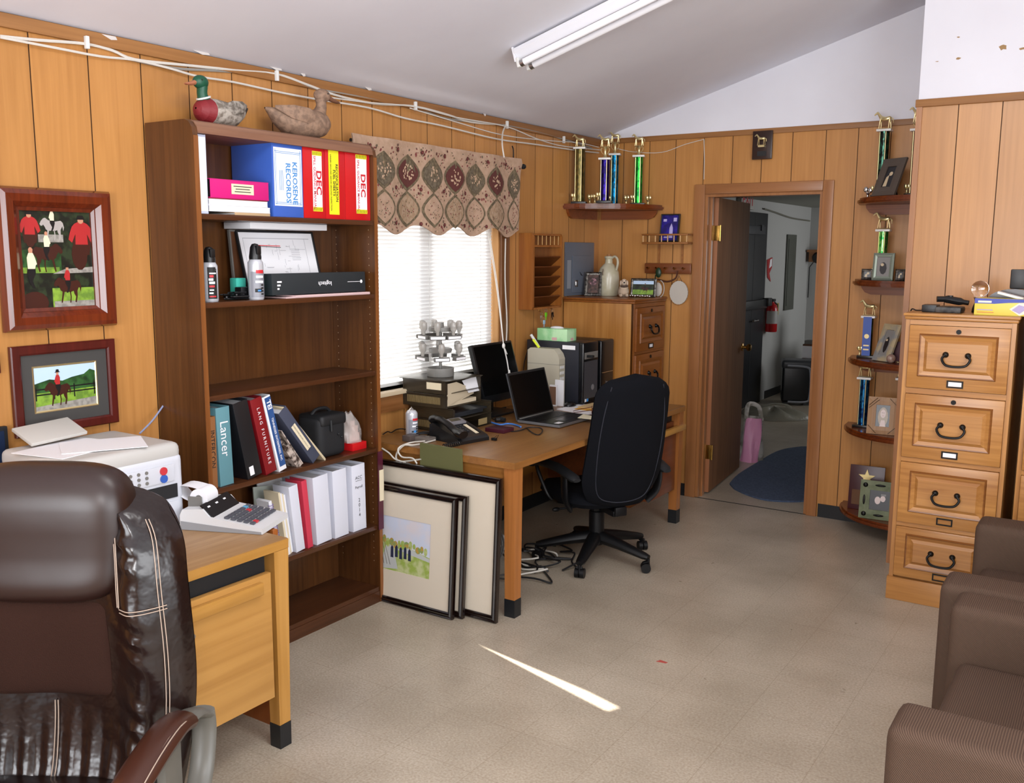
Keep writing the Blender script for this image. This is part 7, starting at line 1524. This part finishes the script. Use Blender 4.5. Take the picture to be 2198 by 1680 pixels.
for s in (-1, 1):
    Y = s * .335
    b = MB(); b.tube(smooth_path([(-.20, Y, .672), (-.12, Y, .69), (.02, Y, .685), (.16, Y, .665), (.22, Y, .635)], 5), [(.022, .014)] + [(.042, .024)] * 18 + [(.03, .018), (.015, .01)], 14, up=(0, 0, 1)); ap = th.part('arm_pad', b, WORN)
    for d in (-.033, -.026):
        b = MB(); b.tube(smooth_path([(-.18, Y - d, .689), (-.1, Y - d, .707), (.02, Y - d, .702), (.15, Y - d, .682)], 4), .0014, 5); th.part('stitching', b, STI, ap)
    b = MB(); b.tube(smooth_path([(-.28, Y + s * .02, .66), (-.285, Y + s * .02, .60), (-.24, Y + s * .02, .50), (-.12, Y + s * .02, .42), (.05, Y + s * .02, .41), (.17, Y + s * .01, .47), (.21, Y, .56), (.19, Y, .635)], 5), (.016, .030), 12, up=(0, 1, 0))
    af = th.part('arm_frame', b, GRF); b = MB(); b.tube(smooth_path([(-.285, Y + s * .02, .645), (-.23, Y + s * .01, .672), (-.12, Y, .668), (.1, Y, .655), (.19, Y, .625)], 4), (.03, .012), 10, up=(0, 0, 1)); th.part('arm_rail', b, GRF)
    b = MB(); b.box(-.16, -.06, Y - s * .0 - .012, Y + .012, .42, .66, b=.01); th.part('arm_web', b, GRF, af)
    b = MB(); b.lathe([(.0, .014), (.04, .012), (.052, .006), (.054, 0)], M=frame((-.1, Y + s * .013, .48), (1, 0, 0), (0, 0, 1) if s < 0 else (0, 0, -1)) @ MX.Scale(1.25, 4, (0, 1, 0)), n=24); b2_ = th.part('oval_cover', b, CHROME, af)
    b = MB(); b.lathe([(0, .0165), (.03, .015), (.036, .0125)], M=frame((-.1, Y + s * .013, .48), (1, 0, 0), (0, 0, 1) if s < 0 else (0, 0, -1)) @ MX.Scale(1.25, 4, (0, 1, 0)), n=20); th.part('mesh_insert', b, MESHF, b2_)
b = MB(); b.cyl((.02, 0, .09), .035, .2, n=16); b.box(-.12, .14, -.1, .1, .29, .355, b=.01); th.part('column', b, CPL)
for k in range(5):
    a = math.radians(10 + 72 * k); c, s_ = math.cos(a), math.sin(a)
    b = MB(); b.tube([(.02 + .03 * c, .03 * s_, .11), (.02 + .2 * c, .2 * s_, .1), (.02 + .33 * c, .33 * s_, .08)], [(.035, .025), (.028, .02), (.016, .012)], 10, up=(0, 0, 1)); ar = th.part('base_arm', b, CPL)
    b = MB(); ctr = V((.02 + .33 * c, .33 * s_, .03)); ax = V((-s_, c, 0)); b.tube([ctr - ax * .022, ctr + ax * .022], .03, 14); b.tube([ctr, ctr + V((0, 0, .05))], .007, 8); th.part('caster', b, CPL, ar)
# ================================================================ THINGS IN THE NEXT ROOM
hx_ = HX + .001
def hp(u, v, c=None): return XP(u, v, HX + .01 if c is None else c)
a, c = hp(1590, 460), hp(1645, 465)
th = T('steel_door', 'dark steel exit door with a push bar in the next room', 'door', (HX + .02, 3.95, 0), w=True)
b = MB(); b.box(hx_, HX + .03, 3.35, c.y, .0, 2.09, b=.004); dd = th.part('leaf', b, mat('navy black door', '0E1016', .45))
b = MB(); b.box(HX + .0305, HX + .075, 3.55, c.y - .02, 1.06, 1.16, b=.008); b.box(HX + .0305, HX + .1, c.y - .06, c.y + .07, 1.08, 1.17, b=.01); th.part('push_bar', b, BLACKP)
p = hp(1622, 688, HX + .06); b = MB(); b.tube([(HX + .0305, p.y + .05, p.z), (HX + .07, p.y + .05, p.z), (HX + .07, p.y - .1, p.z)], .011, 8); th.part('lever', b, SILVER)
b = MB(); b.box(HX + .0305, HX + .05, 3.5, c.y - .12, 1.86, 1.95, b=.005); b.box(HX + .05, HX + .06, c.y - .28, c.y - .2, 1.9, 1.96); th.part('door_closer', b, [mat('dim closer', '2A2C32', .4)])
b = MB(); b.box(HX + .0302, HX + .0315, 3.92, 3.935, .1, 2.05); th.part('seam', b, INK, dd)
p = hp(1610, 430, HX + .05); th = T('exit_sign', 'red lettered EXIT sign above the dark steel door', 'sign', (HX + .03, p.y, p.z - .1), w=True)
b = MB(); b.box(hx_, HX + .05, p.y - .25, p.y + .14, p.z - .09, HZ - .01, b=.004); sg = th.part('housing', b, mat('dim sign white', 'B4B0AA', .5)); b = MB(); b.text(frame((HX + .0505, p.y - .05, p.z), (0, 1, 0), (0, 0, 1)), 'EXIT', .17, bold=.02); th.part('lettering', b, mat('exit red', 'B0242A', .5), sg)
p = hp(1656, 640, HX + .06); q = hp(1656, 711, HX + .06)
th = T('fire_extinguisher', 'red fire extinguisher hanging on the hall wall beside the dark door', 'fire extinguisher', (HX + .07, p.y, q.z), w=True)
hh = p.z - q.z; b = MB(); b.lathe([(.06, 0), (.066, .01), (.066, hh * .68), (.05, hh * .8), (.025, hh * .86), (.022, hh * .9), (0, hh * .9)], (HX + .07, p.y, q.z), n=18); tk = th.part('tank', b, mat('extinguisher red', 'A8141A', .25))
b = MB(); b.grid(lambda u, v: V((HX + .07 + .0675 * math.cos(-2.2 + 2.6 * u), p.y + .0675 * math.sin(-2.2 + 2.6 * u), q.z + hh * (.25 + .38 * v))), 14, 2); th.part('label', b, mat('extinguisher label', '9C9A98', .4), tk)
b = MB(); b.box(HX + .05, HX + .09, p.y - .02, p.y + .07, q.z + hh * .9, q.z + hh * .98, b=.004); b.tube([(HX + .07, p.y, q.z + hh * .93), (HX + .1, p.y + .09, q.z + hh * .8), (HX + .1, p.y + .08, q.z + hh * .45)], .012, 8); th.part('valve', b, [BLACKP])
b = MB(); b.box(HX + .1, HX + .103, p.y + .07, p.y + .14, q.z + hh * .5, q.z + hh * .85); th.part('tag', b, mat('yellow tag', '9A8A2E', .5))
s0, s1 = hp(1650, 605), hp(1657, 552); F = frame((HX + .004, s0.y, s0.z), (0, 1, 0), (0, 0, 1)); H_ = s1.z - s0.z
b = MB(); b.prism(F, [(-.08, H_ * .9), (.1, H_), (.1, H_ * .6), (.02, H_ * .35), (.08, 0), (-.04, .05), (-.06, H_ * .4)], .004); b.prism(F, [(.0, H_ * .55), (.085, H_ * .65), (.085, H_ * .95), (.02, H_ * .9)], .005, 1, h0=.0042); solo('arrow_sign', 'red and white extinguisher arrow sign on the hall wall', 'sign', b, [mat('extinguisher red', 'A8141A', .25), PAPER])
a, c = hp(1690, 503), hp(1709, 662); b = MB(); b.box(hx_, HX + .02, a.y, hp(1709, 505).y, c.z, a.z, b=.004); b.box(HX + .0202, HX + .026, a.y + .04, hp(1709, 505).y - .04, c.z + .05, a.z - .05, b=.003); solo('electrical_panel', 'tall grey breaker panel on the hall wall', 'breaker panel', b, [mat('olive grey panel', '4E5048', .45)])
yE = HY - .002
p = YP(1745, 541, yE - .1); b = MB(); b.box(HX + .02, HX + 1.2, yE - .16, yE, p.z - .0, p.z + .03); b.box(HX + .04, HX + .12, yE - .14, yE, p.z - .12, p.z - .0005); solo('wall_shelf', 'brown wooden shelf on the end wall of the next room', 'shelf', b, [CASING_H])
p = YP(1757, 553, yE - .1); b = MB(); b.lathe([(0, .04), (.05, .04), (.07, .02), (.07, 0), (0, 0)], M=frame((p.x, yE - .12, p.z), (1, 0, 0), (0, 0, 1)), n=18); b.tube([(p.x - .05, yE - .1, p.z), (HX + .1, yE - .05, p.z - .02), (HX + .02, yE - .02, p.z - .12), (HX + .02, yE - .02, p.z - .5)], .006, 5); solo('camera_dome', 'black round camera under the brown shelf of the next room', 'camera', b, [BLACKP])
for k, (pts, lb) in enumerate((([(1640, 418), (1680, 424), (1705, 432), (1735, 442)], 'pale cable under the ceiling of the next room'), ([(1640, 448), (1665, 456), (1700, 468), (1738, 474)], 'sagging cable along the hall wall over the dark door'))):
    b = MB(); b.tube(smooth_path([hp(u, v, HX + .02) for u, v in pts]), .012 if k == 0 else .009, 6); solo('wall_cable', lb, 'cable', b, [mat('hall cable', '6E6C60', .6)])
# shredder, desk, boxes
p0 = ZP(1672, 868, 0); sx, sy = p0.x + .02, p0.y + .05
th = T('paper_shredder', 'black and silver upright shredder against the hall wall', 'shredder', (sx + .12, sy + .12, 0), math.radians(20))
b = MB(); b.box(-.17, .15, -.13, .13, .03, .47, b=.03, seg=3); th.part('bin', b, mat('shredder black', '101114', .3)); b = MB(); b.box(-.18, .16, -.14, .14, .40, .50, b=.04, seg=4); th.part('head', b, mat('shredder grey', '3A3C40', .4))
b = MB(); b.tube(smooth_path([(-.12, -.145, .44), (.08, -.145, .43), (.125, -.145, .36), (.125, -.145, .1), (.08, -.145, .045), (-.1, -.145, .04)], 4), (.014, .010), 8, up=(0, 1, 0)); th.part('silver_trim', b, mat('silver plastic', '7E8086', .35, .3))
for x in (-.12, .1): b = MB(); b.box(x - .03, x + .03, -.1, .1, 0, .029); th.part('foot', b, BLACKP)
th = T('hall_desk', 'black desk in the far corner of the next room', 'desk', (.9, 5.3, 0), w=True); b = MB(); b.box(.28, 1.6, 4.85, 5.7, .66, .70, b=.004); th.part('top', b, BLACKP)
b = MB(); b.box(.3, .34, 4.9, 5.65, 0, .659); th.part('side', b, BLACKP); b = MB(); b.box(1.54, 1.58, 4.9, 5.65, 0, .659); th.part('side', b, BLACKP); b = MB(); b.box(.341, 1.539, 5.3, 5.34, .05, .659); th.part('back', b, BLACKP); b = MB(); b.box(.341, 1.539, 4.95, 5.3, .32, .35); th.part('shelf', b, BLACKP)
b = MB(); b.box(.05, .27, 4.95, 5.1, .0, .62, b=.004); b.box(.0505, .26, 4.948, 4.9495, .46, .6, 1); solo('carton', 'brown box with a white label behind the shredder', 'box', b, [mat('brown carton', '5E3A20', .6), PAPER])
b = MB(); b.box(.34, .52, 5.0, 5.2, .7005, 1.05, b=.006); solo('desktop_tower', 'dark grey computer standing on the black desk of the next room', 'computer', b, [mat('dim grey case', '2E3034', .4)])
b = MB(); b.box(.06, .25, 4.98, 5.1, .6205, .66); solo('paper_stack', 'grey papers on the brown box of the next room', 'papers', b, [GREYP])
# bags on the hall floor
p = ZP(1600, 990, 0)
th = T('shopping_bag', 'pink and white plastic shopping bag standing behind the open door', 'bag', (p.x + .01, p.y + .05, 0))
def sb(u, v):
    a = 2 * PI * u; r = 1 + .1 * math.sin(4 * a + 5 * v) + .06 * math.sin(9 * a); k = 1 - .25 * v
    return V((.10 * r * k * math.cos(a) + .03 * v, .08 * r * k * math.sin(a), .36 * v))
b = MB(); b.grid(sb, 28, 12, wrap=True)
for i in range(len(b.f)):
    if (i % 28) in range(18, 26): b.m[i] = 1
th.part('film', b, [mat('white bag film', 'B4B0AA', .3, vary=('7E7A70', 14, .45, .6)), mat('pink bag print', 'C888A8', .35)])
b = MB(); b.tube(smooth_path([(-.02, -.05, .35), (.0, -.06, .47), (.07, -.02, .45), (.09, .0, .34)], 5), (.018, .004), 8, up=(0, 1, 0)); th.part('handle', b, mat('white bag film', 'B4B0AA', .3, vary=('7E7A70', 14, .45, .6)))
p = ZP(1660, 895, 0); th = T('plastic_bag', 'crumpled pale plastic bag flat on the hall floor near the shredder', 'bag', (p.x, p.y, 0))
b = MB(); b.grid(lambda u, v: V((.34 * math.cos(2 * PI * u) * math.sin(PI * v * .5) * (1 + .15 * math.sin(6 * PI * u)), .22 * math.sin(2 * PI * u) * math.sin(PI * v * .5) * (1 + .12 * math.cos(8 * PI * u)), .002 + .09 * math.cos(PI * v * .5) * (1 + .3 * math.sin(10 * PI * u)))), 30, 8, wrap=True); th.part('film', b, mat('pale bag film', '8A8678', .4, bump=(30, .6, .01)))
b = MB(); b.tube(smooth_path([(-.2, .1, .03), (-.12, .25, .09), (.05, .28, .09), (.12, .12, .05)], 5), (.03, .008), 8, up=(0, 0, 1)); th.part('handle', b, mat('pale bag film', '8A8678', .4))
q = [ZP(u, v, 0) for u, v in ((1566, 1040), (1585, 1020), (1625, 995), (1665, 972), (1700, 963), (1742, 962), (1790, 985), (1800, 1030), (1770, 1066), (1735, 1076), (1690, 1078), (1640, 1074), (1600, 1062), (1575, 1050))]
b = MB(); b.prism(I4, [(p.x, p.y) for p in smooth_path([V((p.x, p.y, 0)) for p in q], 4)], .012); solo('oval_rug', 'oval blue woven rug just past the doorway', 'rug', b, [mat('blue woven rug', '46546C', .9, vary=('3A465C', 60, .4, .6), bump=(90, .8, .003))])
# ================================================================ LIGHT
w = bpy.data.worlds.new('daylight'); SC.world = w; w.use_nodes = True
w.node_tree.nodes['Background'].inputs[0].default_value = (.90, .95, 1.0, 1)
w.node_tree.nodes['Background'].inputs[1].default_value = 2.0
def area(name, loc, target, sx, sy, power, col=(1, 1, 1)):
    l = bpy.data.lights.new(name, 'AREA'); l.shape = 'RECTANGLE'; l.size = sx; l.size_y = sy; l.energy = power; l.color = col
    o = bpy.data.objects.new(name, l); COL.objects.link(o); o.location = loc
    o.rotation_euler = (V(target) - V(loc)).to_track_quat('-Z', 'Y').to_euler(); return o
l = bpy.data.lights.new('camera_flash', 'POINT'); l.energy = 62; l.shadow_soft_size = .09; l.color = (.98, .98, 1)
o = bpy.data.objects.new('camera_flash', l); COL.objects.link(o); o.location = (3.12, -6.0, 1.93)
area('room_side_fill', (5.3, -4.9, 1.6), (0, -2.6, 1.2), 2.6, 1.3, 75, (.95, .97, 1))  # added fill from the open right side; no window is built there
area('far_overhead_fill', (2.2, -4.1, 2.98), (1.4, -1.8, 0), 1.2, .3, 26, (1, .99, .97))  # unseen lamp added to brighten the far wall and floor
area('back_fill', (2.3, -7.3, 1.5), (1.4, -2.2, 2.3), 1.9, 1.2, 75, (.93, .96, 1))  # added fill by the back opening, tipped up to brighten ceiling and gable
area('hall_fill', (2.6, 5.2, 1.6), (-.2, 5.4, 1.3), 1.2, 1.0, 26, (.97, .98, 1))  # fill lamp added to lift the next room; no source known there
s = bpy.data.lights.new('sun', 'SUN'); s.energy = 20; s.angle = .0093; s.color = (1, .96, .9)
so = bpy.data.objects.new('sun', s); COL.objects.link(so)
hd = V((.558, -.163, 0)).normalized(); so.rotation_euler = V((hd.x, hd.y, -1.04)).to_track_quat('-Z', 'Y').to_euler(); so.location = (-4, -1, 5)
SC.view_settings.view_transform = 'Standard'; SC.view_settings.look = 'None'
SC.view_settings.exposure = .22; SC.view_settings.gamma = 1; SC.view_settings.use_curve_mapping = False
